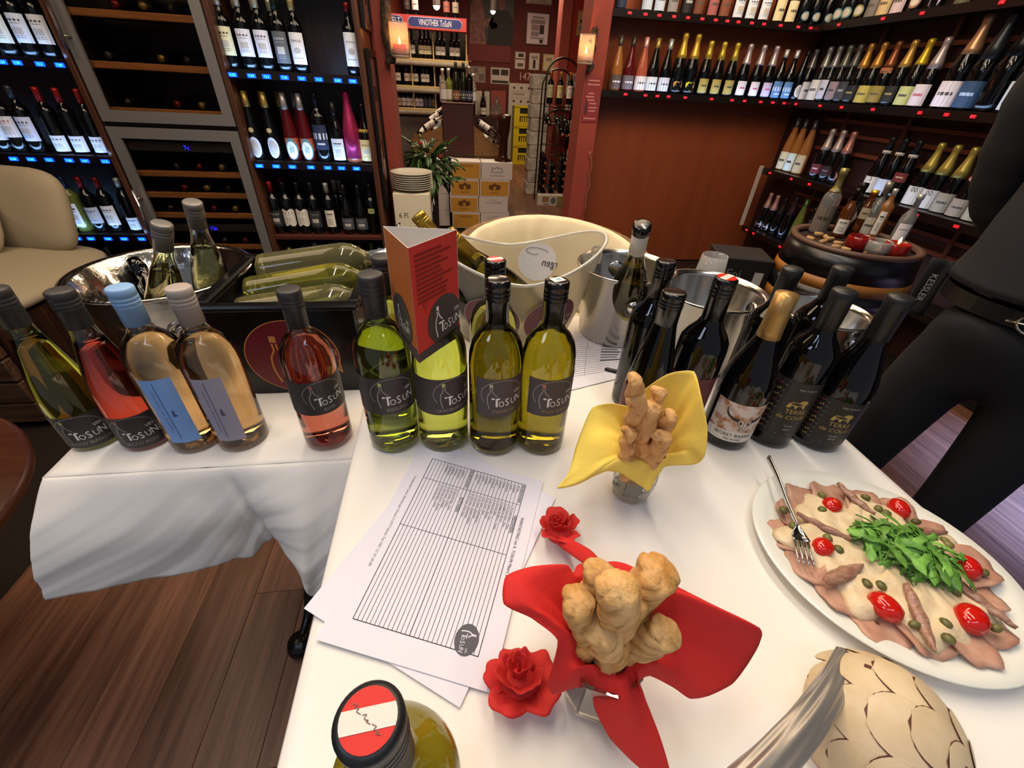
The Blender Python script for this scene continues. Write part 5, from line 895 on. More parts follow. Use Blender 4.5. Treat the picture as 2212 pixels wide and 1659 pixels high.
def fgb(label, x, y, zb, kind, glass, wine=None, fill=.235, cap=('ridged', cap_grey, .232), lab=None, rz=0, group=None, sc=1.0, rot=None, extra=None, name='wine_bottle', liptop=None):
    t = thing(name, label, 'bottle', (x, y, zb), rz, group, rot); t.scale = (1, 1, sc) if rot is None else (1, 1, 1)
    P = PROF[kind]; body = [(r, z) for r, z in P[:-1]]
    if wine is None: part('glass_body', cached((kind, glass.name, 'fg'), lambda: G().lathe(P, 48).mesh('glass_body', glass)), None, t)
    else:
        part('glass_shell', cached((kind, glass.name, 'sh'), lambda: G().lathe(body[:]+[(body[-1][0]-.004, body[-1][1])]+inner(kind, .0028)[::-1], 48).mesh('glass_shell', glass)), None, t)
        part('wine', cached((kind, wine.name, fill), lambda: G().lathe(inner(kind, .0024, fill), 48).mesh('wine', wine)), None, t)
    if cap:
        st, m, z0 = cap; prof = capsule_prof(kind, z0, .0009) if st == 'foil' else screwcap(kind, z0, st)
        part('screw_cap' if st != 'foil' else 'capsule', G().lathe(prof, 40), m, t)
    if lab: part('printed_label', lab, None, t)
    if extra: extra(t, kind)
    return t
def topdisc(kind, fn, r=.0125):
    def ex(t, k):
        g = G(); mp = flat((0, 0, PROF[k][-1][1]+.0024), (1, 0, 0), (0, 1, 0)); fn(g, mp, r); part('cap_sticker', g, (mat('sticker_red', '#cc2014', .3, spec=.15), mat('sticker_white', '#d8d2c4', .3, spec=.15), pc('#6a4038', .4)), t)
    return ex
def flag(a):
    def fn(g, mp, r):
        c, s = cos(a), sin(a); q = lambda x, y: mp(x*c-y*s, x*s+y*c); g.disc(q, 0, 0, r, r, 0, 28)
        h = r*.36; P = [(sqrt(r*r-y*y), y) for y in (-h, -h/2, 0, h/2, h)]; q2 = lambda x, y: q(x, y)+Vector((0, 0, .0003)); g.poly(P+[(-x, y) for x, y in P[::-1]], q2, 1)
        q3 = lambda x, y: q(x, y)+Vector((0, 0, .0006)); rr = random.Random(3)
        for k in range(3):
            pts = [(-r*.5+r*(.35*k)+r*.06*i*.6, r*(.55-.38*k)-r*.07*i+r*.07*(rr.random()-.5)) for i in range(6)]
            g.stroke([(p.x, p.y) for p in spline([(x+(.06*r if i % 2 else -.06*r), y, 0) for i, (x, y) in enumerate(pts)], 3)], r*.03, q3, 2)
    return fn
TG = 'house wines in the front row of tasting bottles'
fgb('pale green house wine with charcoal cap at the outer end of the small table', -.635, .637, LZ, 'hugo', g_green, w_straw, .215, lab=tosun_label('hugo', .012, .079, 88, 'SECCO BIANCO', '#a8b870', off=14), rz=face(-.635, .637, -24), group=TG, extra=None, sc=.97)
fgb('light red house wine with charcoal cap second from the outer end of the small table', -.549, .630, LZ, 'hugo', g_clear, w_red, .212, lab=tosun_label('hugo', .012, .079, 88, 'SECCO ROSE', '#b07a70', off=14), rz=face(-.549, .63, -24), group=TG, sc=.97)
def strip_label(kind, col):
    z0, z1 = .03, .158; r = prad(kind, .1)+.0006; zm = (z0+z1)/2; g = G(); hw = .022; g.rect(cyl(r, -PI2, zm), -hw, hw, -.064, .064, 0, 14); mp = cyl(r+.0004, -PI2, zm)
    g.rect(mp, -.004, -.0032, -.055, .058, 1); g.poly([(.002, -.008), (.008, -.008), (.008, -.006), (.005, -.004), (.006, .002), (.004, .006), (.003, .002)], mp, 1)
    rr = random.Random(5)
    for k in range(24): y = -.04+k*.0036; g.rect(mp, -.011, -.011+.003*rr.uniform(.5, 1), y, y+.0022, 2) if k not in (9, 13) else None
    return g.mesh('strip_label', pc(col, .5), pc('#4a5068', .5), pc('#8a90a4', .5))
cb = mat('sky_blue_cap', '#86aed6', .4); cgz = mat('warm_grey_cap', '#a89c92', .4)
fgb('peach wine bottle with sky blue cap and blue strip label', -.463, .619, LZ, 'tos', g_clear, w_peach, .222, ('ridged', cb, .234), strip_label('tos', '#86b0ea'), face(-.463, .619, -26), 'strip labelled peach wines')
fgb('peach wine bottle with warm grey cap and grey strip label', -.387, .617, LZ, 'tos', g_clear, w_peach, .222, ('ridged', cgz, .234), strip_label('tos', '#a8a2b0'), face(-.387, .617, -26), 'strip labelled peach wines')
fgb('rose house wine lettered ROSE with charcoal cap in front of the black crate', -.236, .607, LZ, 'tos', g_clear, w_rose, .225, lab=tosun_label('tos', .085, .151, 100, 'ROSE', '#b0605c'), rz=face(-.236, .607, 12), group=TG)
fgb('bright green house wine lettered RIESLING with charcoal cap', -.106, .545, TZ, 'tos', g_green, w_ries, .226, lab=tosun_label('tos', .085, .151, 100, 'RIESLING', '#b8c070'), rz=face(-.106, .545, 8), group=TG)
fgb('bright green house wine lettered GRAUBURGUNDER carrying the red paper card', -.023, .538, TZ, 'tos', g_green, w_ries, .226, lab=tosun_label('tos', .085, .151, 100, 'GRAUBURGUNDER', '#b8c070'), rz=face(-.023, .538, 28), group=TG)
fgb('bright green bottle with charcoal cap behind the riesling', -.101, .632, TZ, 'tos', g_green, w_ries, .226, lab=tosun_label('tos', .085, .151, 100, 'RIESLING', '#b8c070'), rz=face(-.1, .63, 8), group=TG, sc=.98)
fgb('olive glass house wine lettered CHARDONNAY with gloss black cap', .061, .525, TZ, 'tos', g_olive, w_olive, .226, ('ridged', cap_black, .230), tosun_label('tos', .088, .156, 66, 'Chardonnay', '#b8b890', True, 8, '#4a4340'), face(.061, .525, 16), TG)
def price_tag(t, k):
    mp = flat((0, 0, .2925), (cos(.3), sin(.3), 0), (-sin(.3), cos(.3), 0)); g = G().rect(mp, -.009, .009, -.007, .007, 0); g.rect(flat((0, 0, .2928), (cos(.3), sin(.3), 0), (-sin(.3), cos(.3), 0)), -.002, .005, -.003, .003, 1); part('price_sticker', g, (pc('#dfe0d8', .4), pc('#8ab4c0', .4)), t)
fgb('olive glass house wine lettered PINOT GRIGIO with a price sticker on its black cap', .140, .519, TZ, 'tos', g_olive, w_olive, .226, ('ridged', cap_black, .230), tosun_label('tos', .088, .156, 66, 'Pinot Grigio', '#b07858', True, 8, '#4a4340'), face(.14, .519, 22), TG, extra=price_tag)
fgb('pale bottle with black cap and red white disc behind the chardonnay', .068, .632, TZ, 'tos', g_yel, w_straw, .22, ('ridged', cap_black, .23), None, 0, None, sc=.96, extra=topdisc('tos', flag(.3)))
blk = mat('near_black_red_wine', '#060606', .05, spec=.6)
fgb('black screw-capped bottle beside the steel ice bucket', .343, .618, TZ, 'bord', blk, cap=('ridged', cap_black, .222), sc=.94, group='dark red wines on the main table')
def mar(kind):
    g = G(); r = prad(kind, .1)+.0006; g.rect(cyl(r, -PI2, .10), -.05, .05, -.045, .045, 0, 12); return g.mesh('printed_label', pc('#5a2226', .5))
fgb('slim sloping dark bottle with maroon label behind the yellow napkin', .308, .512, TZ, 'hock', blk, cap=('ridged', cap_black, .245), lab=mar('hock'), rz=face(.308, .512), sc=.84, group='dark red wines on the main table')
fgb('dark bottle with red disc on its black cap and maroon label', .387, .522, TZ, 'bord', blk, cap=('ridged', cap_black, .215), lab=mar('bord'), rz=face(.387, .522), sc=.97, group='dark red wines on the main table', extra=topdisc('bord', flag(1.2), .0135))
def secret(kind):
    g = G(); r = prad(kind, .07)+.0006; mp = cyl(r, -PI2, .065); q = cyl(r+.0004, -PI2, .065); g.rect(mp, -.046, .046, -.020, .042, 0, 14); g.rect(mp, -.046, .046, -.042, -.020, 1, 14)
    hl = [(p.x, p.y) for p in spline([(-.002, .008, 0), (-.012, .010, 0), (-.022, .018, 0), (-.025, .030, 0)], 5)]; n = len(hl)
    for sg_ in (1, -1):
        for (a, b), k in zip(zip(hl, hl[1:]), range(n)): g.stroke([(a[0] if sg_ > 0 else .016-a[0], a[1]), (b[0] if sg_ > 0 else .016-b[0], b[1])], .0065*(1-k/n)+.0006, q, 2)
    g.poly([(-.004, .012), (.020, .012), (.018, .0), (.012, -.006), (.011, -.015), (.005, -.015), (.004, -.006), (-.002, .0)], q, 3)
    g.stroke([(-.004, .012), (-.002, .0), (.004, -.006), (.005, -.015), (.011, -.015), (.012, -.006), (.018, .0), (.020, .012)], .0009, cyl(r+.0007, -PI2, .065), 2).stroke([(.008, .008), (.007, -.004), (.008, -.012)], .0007, cyl(r+.0007, -PI2, .065), 2)
    for x in (.002, .014): g.disc(cyl(r+.0008, -PI2, .065), x, .003, .0022, .003, 2, 8)
    g.text('SECRET BARREL', q, 0, -.030, .0095, 2, .95).text('RED BLEND', q, 0, -.038, .006, 2, .9)
    return g.mesh('printed_label', mat('rusty_label', '#d8ccc0', .6, col2='#a8683c', nscale=55, lo=.45, hi=.62), pc('#e0dcd4', .6), pc('#2c2420', .6), pc('#c8bcb0', .6))
fgb('dark bottle with dull gold capsule and horned skull label SECRET BARREL', .477, .503, TZ, 'burg', blk, cap=('foil', mat('dull_gold_capsule', '#b08a50', .35, .6), .222), lab=secret('burg'), rz=face(.477, .503, 22), sc=.93, group='dark red wines on the main table')
def terre(kind, z0, z1):
    zm = (z0+z1)/2; g = G(); r = prad(kind, zm)+.0006; g.rect(cyl(r, -PI2, zm), -.052, .052, -(z1-z0)/2, (z1-z0)/2, 0, 16); q = cyl(r+.0004, -PI2, zm); h = (z1-z0)/2; rr = random.Random(2)
    for k in range(9):
        y = h*(.8-.2*k)
        for dx in (0, .004): g.disc(q, -.030+dx, y+dx*.4, .0016, .0019, 1 if k % 3 else 3, 8)
        for s in (-1, 1): g.rect(q, -.028+s*.008-.0022, -.028+s*.008+.0022, y-.001, y+.001, 4)
    g.text('VIN TOSUN', q, .014, h*.74, .0055, 2, .95)
    g.poly([(-.006, .008), (-.004, .017), (.000, .021), (.009, .0205), (.013, .0255), (.020, .0258), (.0245, .021), (.022, .017), (.0205, .0155), (.0215, .008), (.0185, .008), (.0172, .013), (.010, .0135), (.009, .008), (.006, .008), (.005, .013), (.001, .0135), (-.001, .008)], q, 1)
    g.text('TERRE', q, .012, -.004, .0125, 1, .95).text('de COURT', q, .012, -.0165, .0115, 1, .95, 0, .15)
    g.text('Cuvee', q, .012, -h*.55, .006, 2, .9).text('2018', q, .012, -h*.7, .006, 2, .9).rect(q, -.002, .022, -h*.86, -h*.84, 2)
    return g.mesh('printed_label', pc('#26221f', .45), pc('#b89a50', .4), pc('#b8b4a8', .5), pc('#8a3c4a', .5), pc('#6a645c', .5))
cap_mat = mat('matt_black_cap', '#1c1c1c', .4)
D_ = 'dark red wines on the main table'
fgb('black bottle lettered TERRE de COURT next to the skull label bottle', .561, .496, TZ, 'bord', blk, cap=('plain', cap_mat, .215), lab=terre('bord', .03, .150), rz=face(.561, .496, 16), sc=.94, group=D_)
fgb('black bottle lettered TERRE de COURT at the table edge beside the platter', .645, .483, TZ, 'burg', blk, cap=('plain', cap_mat, .205), lab=terre('burg', .02, .118), rz=face(.645, .483, 18), sc=.93, group=D_)
fgb('plain black bottle behind the gold capsuled one', .558, .600, TZ, 'bord', blk, cap=('plain', cap_mat, .215), sc=.92, group=D_)
fgb('plain black bottle behind the table edge bottle, near the barrel', .655, .603, TZ, 'bord', blk, cap=('plain', cap_mat, .215), sc=.92, group=D_)
fgb('olive white wine bottle with red white red cap disc nearest the camera', at_z(797, 1556, 1.076).x, at_z(797, 1556, 1.076).y, TZ, 'tos', mat('straw_filled_bottle', '#a89a22', .03, trans=.5, ior=1.4), None, .225, ('ridged', cap_mat, .225), None, .25, None, sc=.93, extra=topdisc('tos', flag(-.18), .0136)).scale = (.93, .93, .93)
# ------------------------------------------------------------------ paper card on the bottle
t = thing('paper_card', 'red and orange three-sided paper card slipped over the grauburgunder bottle', 'card', (-.040, .520, 1.006)); H = .150; tri = [(.053*cos(radians(a)), .053*sin(radians(a))) for a in (-97, 23, 143)]
for k, (i, j, nm, c) in enumerate(((0, 1, 'red_face', '#cc3a30'), (2, 0, 'orange_face', '#b8662c'), (1, 2, 'back_face', '#cc3a30'))):
    a = Vector((*tri[i], 0)); b = Vector((*tri[j], 0)); ux = (b-a).normalized(); n = Vector((ux.y, -ux.x, 0)); L = (b-a).length; g = G()
    vs = [a, b, b+Vector((0, 0, H)), a+Vector((0, 0, H))]; g.add(vs, [(0, 1, 2, 3)], 0); g.add([v-n*.0006 for v in vs], [(3, 2, 1, 0)], 1); g.add(vs[:2]+[v-n*.0006 for v in vs[:2]]+vs[2:]+[v-n*.0006 for v in vs[2:]], [(0, 2, 3, 1), (4, 6, 7, 5), (0, 3, 2, 1)][:2], 1)
    mp = flat((a+b)/2+Vector((0, 0, H/2)), ux, (0, 0, 1), .0005); mq = flat((a+b)/2+Vector((0, 0, H/2)), ux, (0, 0, 1), .001)
    if k < 2:
        cx = .012 if k == 0 else -.005; pts = [(cx+.036*cos(q), -.034+.034*sin(q)) for q in [i_*2*pi/28 for i_ in range(28)]]; pts = [(max(-L/2, min(L/2, x)), y) for x, y in pts]; g.poly(pts, mp, 2)
        g.poly([(-L/2, -H/2), (L/2, -H/2), (L/2, -H/2+.018), (-L/2, -H/2+.012)], mp, 2)
        if k == 0:
            logo(g, mq, .064, 3, 3, 3, None, 3, arch=False, cx=.014, cy=-.032, w=.018)
            rr = random.Random(8)
            for r_ in range(11): g.rect(mp, -L/2+.008, -L/2+.008+rr.uniform(.045, .07), .062-r_*.0058, .0645-r_*.0058, 4)
            g.stroke([(-.028, -.004), (-.030, .006), (-.022, .006), (-.024, -.004), (-.026, -.006), (-.026, -.012)], .0009, mp, 4); g.stroke([(-.018, -.026), (-.012, -.028), (-.009, -.020), (-.014, -.016), (-.015, -.008)], .0009, mp, 4)
        else: logo(g, mq, .05, 3, 3, 3, None, 3, arch=False, cx=-.004, cy=-.034, w=.018)
    part(nm, g, (pc(c, .5), pc('#e6e0d8', .7), pc('#4a4240', .5), tosun_white, pc('#8a2420', .5)), t)
# ------------------------------------------------------------------ black crate with sticker and bottles
t = thing('black_crate', 'glossy black open crate with round burgundy logo sticker on the small table', 'crate', (0, 0, LZ)); blackp = mat('black_plastic', '#0b0a0c', .22)
cx0, cx1, cy0, cy1, ch = -.462, -.178, .742, 1.02, .19
g = G().box(cx0+.012, cx1-.012, cy0+.012, cy1-.012, .001, .012).box(cx0+.008, cx1-.008, cy0+.006, cy0+.018, .001, ch, 0, .002).box(cx0+.008, cx1-.008, cy1-.018, cy1-.006, .001, ch, 0, .002).box(cx0+.006, cx0+.018, cy0+.018, cy1-.018, .001, ch, 0, .002).box(cx1-.018, cx1-.006, cy0+.018, cy1-.018, .001, ch, 0, .002)
part('crate_body', g, blackp, t)
g = G().box(cx0-.004, cx1+.004, cy0-.004, cy0+.02, ch, ch+.012, 0, .004).box(cx0-.004, cx1+.004, cy1-.02, cy1+.004, ch, ch+.012, 0, .004).box(cx0-.004, cx0+.02, cy0+.02, cy1-.02, ch, ch+.012, 0, .004).box(cx1-.02, cx1+.004, cy0+.02, cy1-.02, ch, ch+.012, 0, .004)
part('rim', g, blackp, t)
sc_ = at_y(634, 772, cy0+.005); g = G(); mp = flat((sc_.x, cy0+.0055, sc_.z-LZ), (1, 0, 0), (0, 0, 1), 0); mo = lambda o: flat((sc_.x, cy0+.0055-o, sc_.z-LZ), (1, 0, 0), (0, 0, 1), 0)
RS = .088; g.disc(mo(.0004), 0, 0, RS, RS*.93, 1, 48).disc(mo(.0008), 0, 0, RS-.002, RS*.93-.002, 0, 48); logo(g, mo(.0014), .155, 1, 1, 1, None, 1, arch=False, cx=.012, cy=-.002, w=.014)
g.stroke([(-.02+.004*i, -.062+.003*sin(i*2.2)) for i in range(12)], .0012, mo(.0014), 1)
part('logo_sticker', g, (pc('#6e1826', .35), pc('#d08a48', .4)), t)
def lean(base, top): d = (Vector(top)-Vector(base)).normalized(); return d.to_track_quat('Z', 'Y').to_euler(), Vector(base)
def lbottle(label, base, top, kind, glass, wine, cap, lab=None, group=None, fill=.2, roll=0):
    e, b = lean(base, top); 
    if roll: e = (e.to_matrix() @ Matrix.Rotation(roll, 3, 'Z')).to_euler()
    return fgb(label, b.x, b.y, b.z, kind, glass, wine, fill, cap, lab, 0, group, 1, e)
CG = 'bottles lying in the black crate'; pale_b = mat('pale_straw_filled_glass', '#d2cb92', .03, trans=.9, ior=1.36); pale_g = mat('pale_green_filled_glass', '#bcba5c', .03, trans=.9, ior=1.36)
def sq(kind, col, w=50, z0=.05, z1=.13): return cached((kind, 'sq', col, w, z0), lambda: label_mesh(kind, col, z0, z1, w, 'small'))
lbottle('clear wine bottle lying highest in the black crate with silver cap end', (-.41, .945, .944), (-.18, .955, .975), 'tos', pale_b, None, ('ridged', mat('silver_cap', '#b8bcc8', .25, .8), .235), sq('tos', '#d8d4cc'), CG)
lbottle('pale green wine bottle lying across the middle of the black crate', (-.415, .87, .922), (-.19, .89, .955), 'tos', pale_g, None, ('ridged', cap_grey, .232), sq('tos', '#c4c88a', 40), CG)
lbottle('olive wine bottle with charcoal cap lying at the front of the black crate', (-.415, .808, .905), (-.20, .83, .93), 'tos', pale_b, None, ('ridged', cap_grey, .232), sq('tos', '#dcd8d0', 30), CG)
lbottle('dark bottle at the bottom of the black crate', (-.43, .95, .86), (-.20, .97, .87), 'bord', blk, None, ('ridged', cap_grey, .222), sq('bord', '#d0ccc4', 40), CG)
lbottle('dark bottle lying at the bottom front of the black crate', (-.43, .86, .84), (-.2, .87, .84), 'bord', blk, None, ('ridged', cap_grey, .222), None, CG)
# ------------------------------------------------------------------ hammered steel bowl
bx, by_ = -.605, .945; t = thing('steel_bowl', 'large round steel wine cooler bowl with embossed emblem behind the small table bottles', 'bowl', (bx, by_, LZ)); rb = .158
part('bowl', G().lathe([(0, .004), (.055, .003), (.075, .012), (.11, .06), (.135, .12), (rb, .185), (rb+.010, .190), (rb+.011, .194), (rb+.004, .196), (rb-.006, .190), (.128, .12), (.10, .06), (.06, .016), (0, .012)], 64), mat('hammered_steel', '#a8a49c', .16, 1, bump=.35, bscale=45), t)
a0 = atan2(.10-by_*.9, .24); a0 = -1.05
P = lambda q, z: (q*cos(a0), q*sin(a0), z)
g = G().tube([(lambda c, s: (.1375*cos(a0+.22*c), .1375*sin(a0+.22*c), .105+.028*s))(cos(i*2*pi/24), sin(i*2*pi/24)) for i in range(25)], .004, 6, cap=False).tube([(lambda c, s: (.1375*cos(a0+.12*c), .1375*sin(a0+.12*c), .105+.016*s))(cos(i*2*pi/14), sin(i*2*pi/14)) for i in range(12)], .004, 6)
part('emblem', g, polished, t)
BG = 'bottles in the steel bowl'; cgs = mat('dull_silver_cap', '#7c7874', .4, .4)
lbottle('greenish bottle with dull silver cap standing in the steel bowl', (-.625, .885, LZ+.035), at_z(349, 474, 1.075), 'hugo', g_yel, w_straw, ('ridged', cgs, .238), sq('hugo', '#b8b09a', 60, .02, .09), BG)
lbottle('clear bottle with dull silver cap standing farther back in the steel bowl', (-.56, 1.0, LZ+.05), at_z(419, 452, 1.075), 'hugo', g_clear, w_straw, ('ridged', cgs, .238), sq('hugo', '#a8a4a0', 60, .02, .09), BG)
lbottle('dark bottle with ribbed pale label leaning low inside the steel bowl', (-.60, .93, LZ+.045), (-.70, 1.02, LZ+.165), 'jar', blk, None, None, sq('jar', '#c4c0b8', 75, .02, .11), BG)
# ------------------------------------------------------------------ acrylic wine cooler with stickers
t = thing('acrylic_cooler', 'frosted oval acrylic wine cooler with wavy rim and two burgundy logo stickers', 'ice bucket', (.145, .905, TZ)); AX, AY = .195, .130
def arim(a): return .175+.065*abs(cos(a))**1.6
def acr(u, v):
    a = u*2*pi; f = lerp(.66, 1.0, v**.8); return (AX*f*cos(a), AY*f*sin(a), .006+(arim(a)-.006)*v)
frost = mat('frosted_acrylic', '#e4e0d2', .32, trans=.82, ior=1.12)
part('bowl', G().grid(acr, 72, 18, thick=.004, wrap=True), frost, t)
part('base', G().lathe([(0, .001), (.66, .001), (.66, .006), (0, .007)], 40, sx=AX, sy=AY), frost, t)
part('rim', G().tube([acr(i/60, 1.0) for i in range(61)], .0035, 8, cap=False), mat('acrylic_edge', '#efece2', .2, trans=.5), t)
for s in (0, pi): part('handle_slot', G().tube([(lambda aa, zz: (AX*.965*cos(aa)*1.0, AY*.965*sin(aa), zz))(s+.24*cos(q), .195+.016*sin(q)) for q in [i*2*pi/20 for i in range(21)]], .003, 6, cap=False), MATS['acrylic_edge'], t)
def oval_pt(a, z, off): 
    v = ((z-.006)/(arim(a)-.006)); f = lerp(.66, 1.0, max(v, 0)**.8); return Vector((AX*f*cos(a)+off*cos(a), AY*f*sin(a)+off*sin(a), z))
for ac, nm in ((-1.98, 'left'), (-1.16, 'right')):
    def mpo(o, ac=ac): return lambda x, y: oval_pt(ac+x/.150, .083+y, o+.005)
    g = G().disc(mpo(.0014), 0, 0, .058, .058, 0, 36); g.stroke([(.058*cos(i*pi/18), .058*sin(i*pi/18)) for i in range(36)], .0012, mpo(.002), 1, True); logo(g, mpo(.0024), .098, 1, 1, 2, None, 1, arch=False, cx=.006, cy=0, w=.014)
    part('logo_sticker', g, (pc('#5e1f2c', .35), pc('#c0a0a0', .4), pc('#c88a58', .4)), t)
mp = lambda x, y: oval_pt(1.15-x/.15, .14+y, -.006)
g = G().disc(mp, 0, 0, .045, .045, 0, 30); g.text('rgen', lambda x, y: oval_pt(1.15-x/.15, .14+y, -.0075), .03, -.006, .026, 1, -.9).stroke([(.03*cos(i*.5)*(1-i*.06)-.01, .026+.008*sin(i*.5)) for i in range(12)], .001, lambda x, y: oval_pt(1.15-x/.15, .14+y, -.0075), 1); part('back_sticker', g, (pc('#dedad4', .6), pc('#3a3632', .6)), t)
gcap = mat('yellow_gold_cap', '#b8983c', .3, .75); AG = 'bottles in the acrylic cooler'
def gl_label(): return sq('tos', '#d4d2cc', 62, .05, .14)
lbottle('dark green bottle with gold cap leaning in the acrylic cooler behind the paper card', (.11, .965, TZ+.03), at_y(880, 438, .985), 'hugo', g_olive, w_olive, ('ridged', gcap, .225), gl_label(), AG)
lbottle('green bottle with gold cap and white label leaning over the acrylic cooler front', (.20, .90, TZ+.05), at_y(975, 512, .865), 'hugo', g_olive, w_olive, ('ridged', gcap, .225), cached(('hg', 'wl'), lambda: label_mesh('hugo', '#cfcac4', .03, .11, 70, 'small')), AG)
lbottle('dark bottle lying low inside the acrylic cooler', (.10, .855, TZ+.05), (-.02, .865, TZ+.17), 'burg', blk, None, None, None, AG)
# ------------------------------------------------------------------ steel ice buckets, bottle, wine glass
def bucket(label, x, y, zb, r, h, knob, stand=False):
    t = thing('ice_bucket', label, 'ice bucket', (x, y, zb)); k = .80
    part('bucket', G().lathe([(0, .002), (r*k*.95, .002), (r*k, .010), (r*.97, h-.012), (r+.005, h-.004), (r+.006, h), (r+.001, h+.001), (r*.955, h-.012), (r*k-.003, .014), (0, .010)], 56), mat('bucket_steel', '#b4b0a8', .2, 1, bump=.05, bscale=30), t)
    for a in knob:
        c, s = cos(a), sin(a); g = G().lathe([(0, -.004), (.022, -.003), (.024, .002), (.012, .006), (.009, .014), (.016, .02), (.013, .028), (0, .032)], 20)
        M = Matrix.Translation((r*.92*c, r*.92*s, h*.72)) @ Vector((c, s, 0)).to_track_quat('Z', 'Y').to_matrix().to_4x4(); part('knob_handle', g.xf(M), polished, t)
    if stand: part('stand', G().lathe([(0, -zb), (.13, -zb), (.13, -zb+.015), (.02, -zb+.03), (.016, -.02), (.07, -.004), (.075, .0), (0, .001)], 32), polished, t)
    return t
bucket('plain steel ice bucket with ball handle and an opened wine bottle', .398, .888, TZ, .107, .178, (-1.72, 1.4))
bucket('wide steel ice bucket hidden behind the dark red wines', .535, .755, TZ, .106, .176, (-.2, 3.0))
bucket('steel ice bucket on a stand behind the last dark bottles', .80, .735, .775, .092, .165, (-1.2, 1.9), True)
def neckband(t, k): part('neck_band', G().lathe([(prad(k, .225)+.0008, .205), (prad(k, .225)+.001, .206), (prad(k, .24)+.0012, .222)], 32), foil('#a89848'), t)
e, b = lean((.405, .86, TZ+.03), at_z(1390, 476, 1.118)); 
o = fgb('opened bottle with white neck sleeve standing in the steel ice bucket', b.x, b.y, b.z, 'burg', g_olive, gm('dark_olive_wine', '#8a7424', 0, 1.34), .21, ('foil', pc('#d4d0c4', .5), .238), None, 0, None, 1, e, neckband)
part('bare_lip', G().lathe([(.0158, .282), (.0168, .283), (.0168, .3005), (.012, .302), (0, .302)], 30), cap_black, o)
p = at_y(1537, 577, .955); t = thing('wine_glass', 'empty clear wine glass standing behind the steel ice buckets', 'glass', (p.x, p.y, TZ)); 
part('bowl', G().lathe([(.004, .075), (.022, .085), (.034, .105), (.036, .13), (.031, .178), (.0302, .178), (.0345, .13), (.032, .107), (.02, .087), (0, .080)], 36), mat('thin_glass', '#eef0ee', .04, alpha=.16, spec=.8), t)
part('stem', G().lathe([(0, 0), (.032, .0005), (.03, .003), (.006, .006), (.0035, .012), (.0035, .07), (.006, .076), (0, .078)], 28), MATS['thin_glass'], t)
# ------------------------------------------------------------------ papers and pen
def sheet(label, P, z, name='paper_sheet', curl=None, th=.0004):
    c = sum((Vector(p) for p in P), Vector((0, 0)))/4; t = thing(name, label, 'paper', (c.x, c.y, z))
    def fn(u, v):
        a = Vector(P[0]).lerp(Vector(P[1]), u); b = Vector(P[3]).lerp(Vector(P[2]), u); p = a.lerp(b, v)-c; return (p.x, p.y, (curl(u, v) if curl else 0))
    part('sheet', G().grid(fn, 12, 16, smooth=False, thick=th), paper, t); return t, c, fn
A4 = [(-.147, .477), (.06, .421), (.002, .141), (-.195, .178)]; B4 = [(-.113, .495), (.079, .393), (-.029, .127), (-.223, .209)]
def fitcam(px): p = at_z(px[0], px[1], TZ+.002); return (p.x, p.y)
A4 = [fitcam(p) for p in ((907.7, 966), (1172.8, 1042), (1061, 1500), (682.5, 1383.8))]; B4 = [fitcam(p) for p in ((955.2, 952.8), (1200, 1076.2), (993, 1530), (657, 1315.5))]
sheet('blank white paper sheet lying crooked under the printed tasting list', B4, TZ+.0030)
t, c, fn = sheet('printed tasting list with WEISSWEIN and ROTWEIN columns on the main table', A4, TZ+.0044)
# page axes: x along the long side (image downwards), y towards the right of the picture
def pg(o):
    def f(x, y):   # x 0..297, y 0..210 mm
        p = Vector(fn(y/210, x/297)); p.z += o; return p
    return f
q = pg(.0008); q2 = pg(.0010); g = G()
def line(x0, y0, x1, y1, w, m=0, f=q): g.stroke([(lerp(x0, x1, k/4), lerp(y0, y1, k/4)) for k in range(5)], w, f, m)
fx0, fx1, fy0, fy1 = 18, 268, 30, 186; c1, c2 = 58, 142
for k in range(29): line(fx0, lerp(fy0, fy1, k/28), fx1, lerp(fy0, fy1, k/28), .9 if k in (0, 28, 13) else .6, 0)
for x in (fx0, c1, c2, fx1): line(x, fy0, x, fy1, .8 if x in (fx0, fx1) else .6, 0)
rowy = lambda k: lerp(fy0, fy1, k/28)
def tx(s, x, y, size, m=2, sx=.9): 
    V, F = font2d(s); w = max(a for a, b in V)*size*sx; g.text(s, q2, x+w, y, size, m, sx)
tx('WEINTASTING mit A. TOSUN Maerz 2020', 78, 192, 6.2); tx('WEISSWEIN', c1+20, rowy(27)+.7, 6.4, 3); tx('ROTWEIN', c1+16, rowy(12)+.7, 6.4, 3); tx('PROBENFUHRER', fx0+2, rowy(27)+.9, 5.2, 3); tx('PROBENFUHRER', fx0+2, rowy(12)+.9, 5.2, 3)
WN = ['Vin Tosun Secco - White', 'Vin Tosun Secco - Rose', 'Landgut des Barons', 'Landgut des Barons - Tannat', 'Terra de Gato', 'Terra de Gato - Tara', 'Vin Tosun - Riesling', 'Vin Tosun - Rose', 'Vin Tosun - Grauburgunder', 'Vin Tosun - Scheurebe', 'Vin Tosun - Gruener Veltliner', 'Vin Tosun - Chardonnay', 'Vin Tosun - Pinot Grigio']
for i, s in enumerate(WN): tx(f'{i+1}. '+s, c1+4, rowy(26-i)+.9, 4.2, 2); tx(('Riesling', 'Languedoc', 'Castilla', 'Rheinhessen')[i % 4], fx0+6, rowy(26-i)+.9, 4.0, 2)
RW = ['Terra de Gato - Tara', 'Vin Tosun - Merlot', 'Vin Tosun - Zweigelt', 'Terre de Court - Reserva', 'Terra de Gato - Tosun', 'Terre de Court']
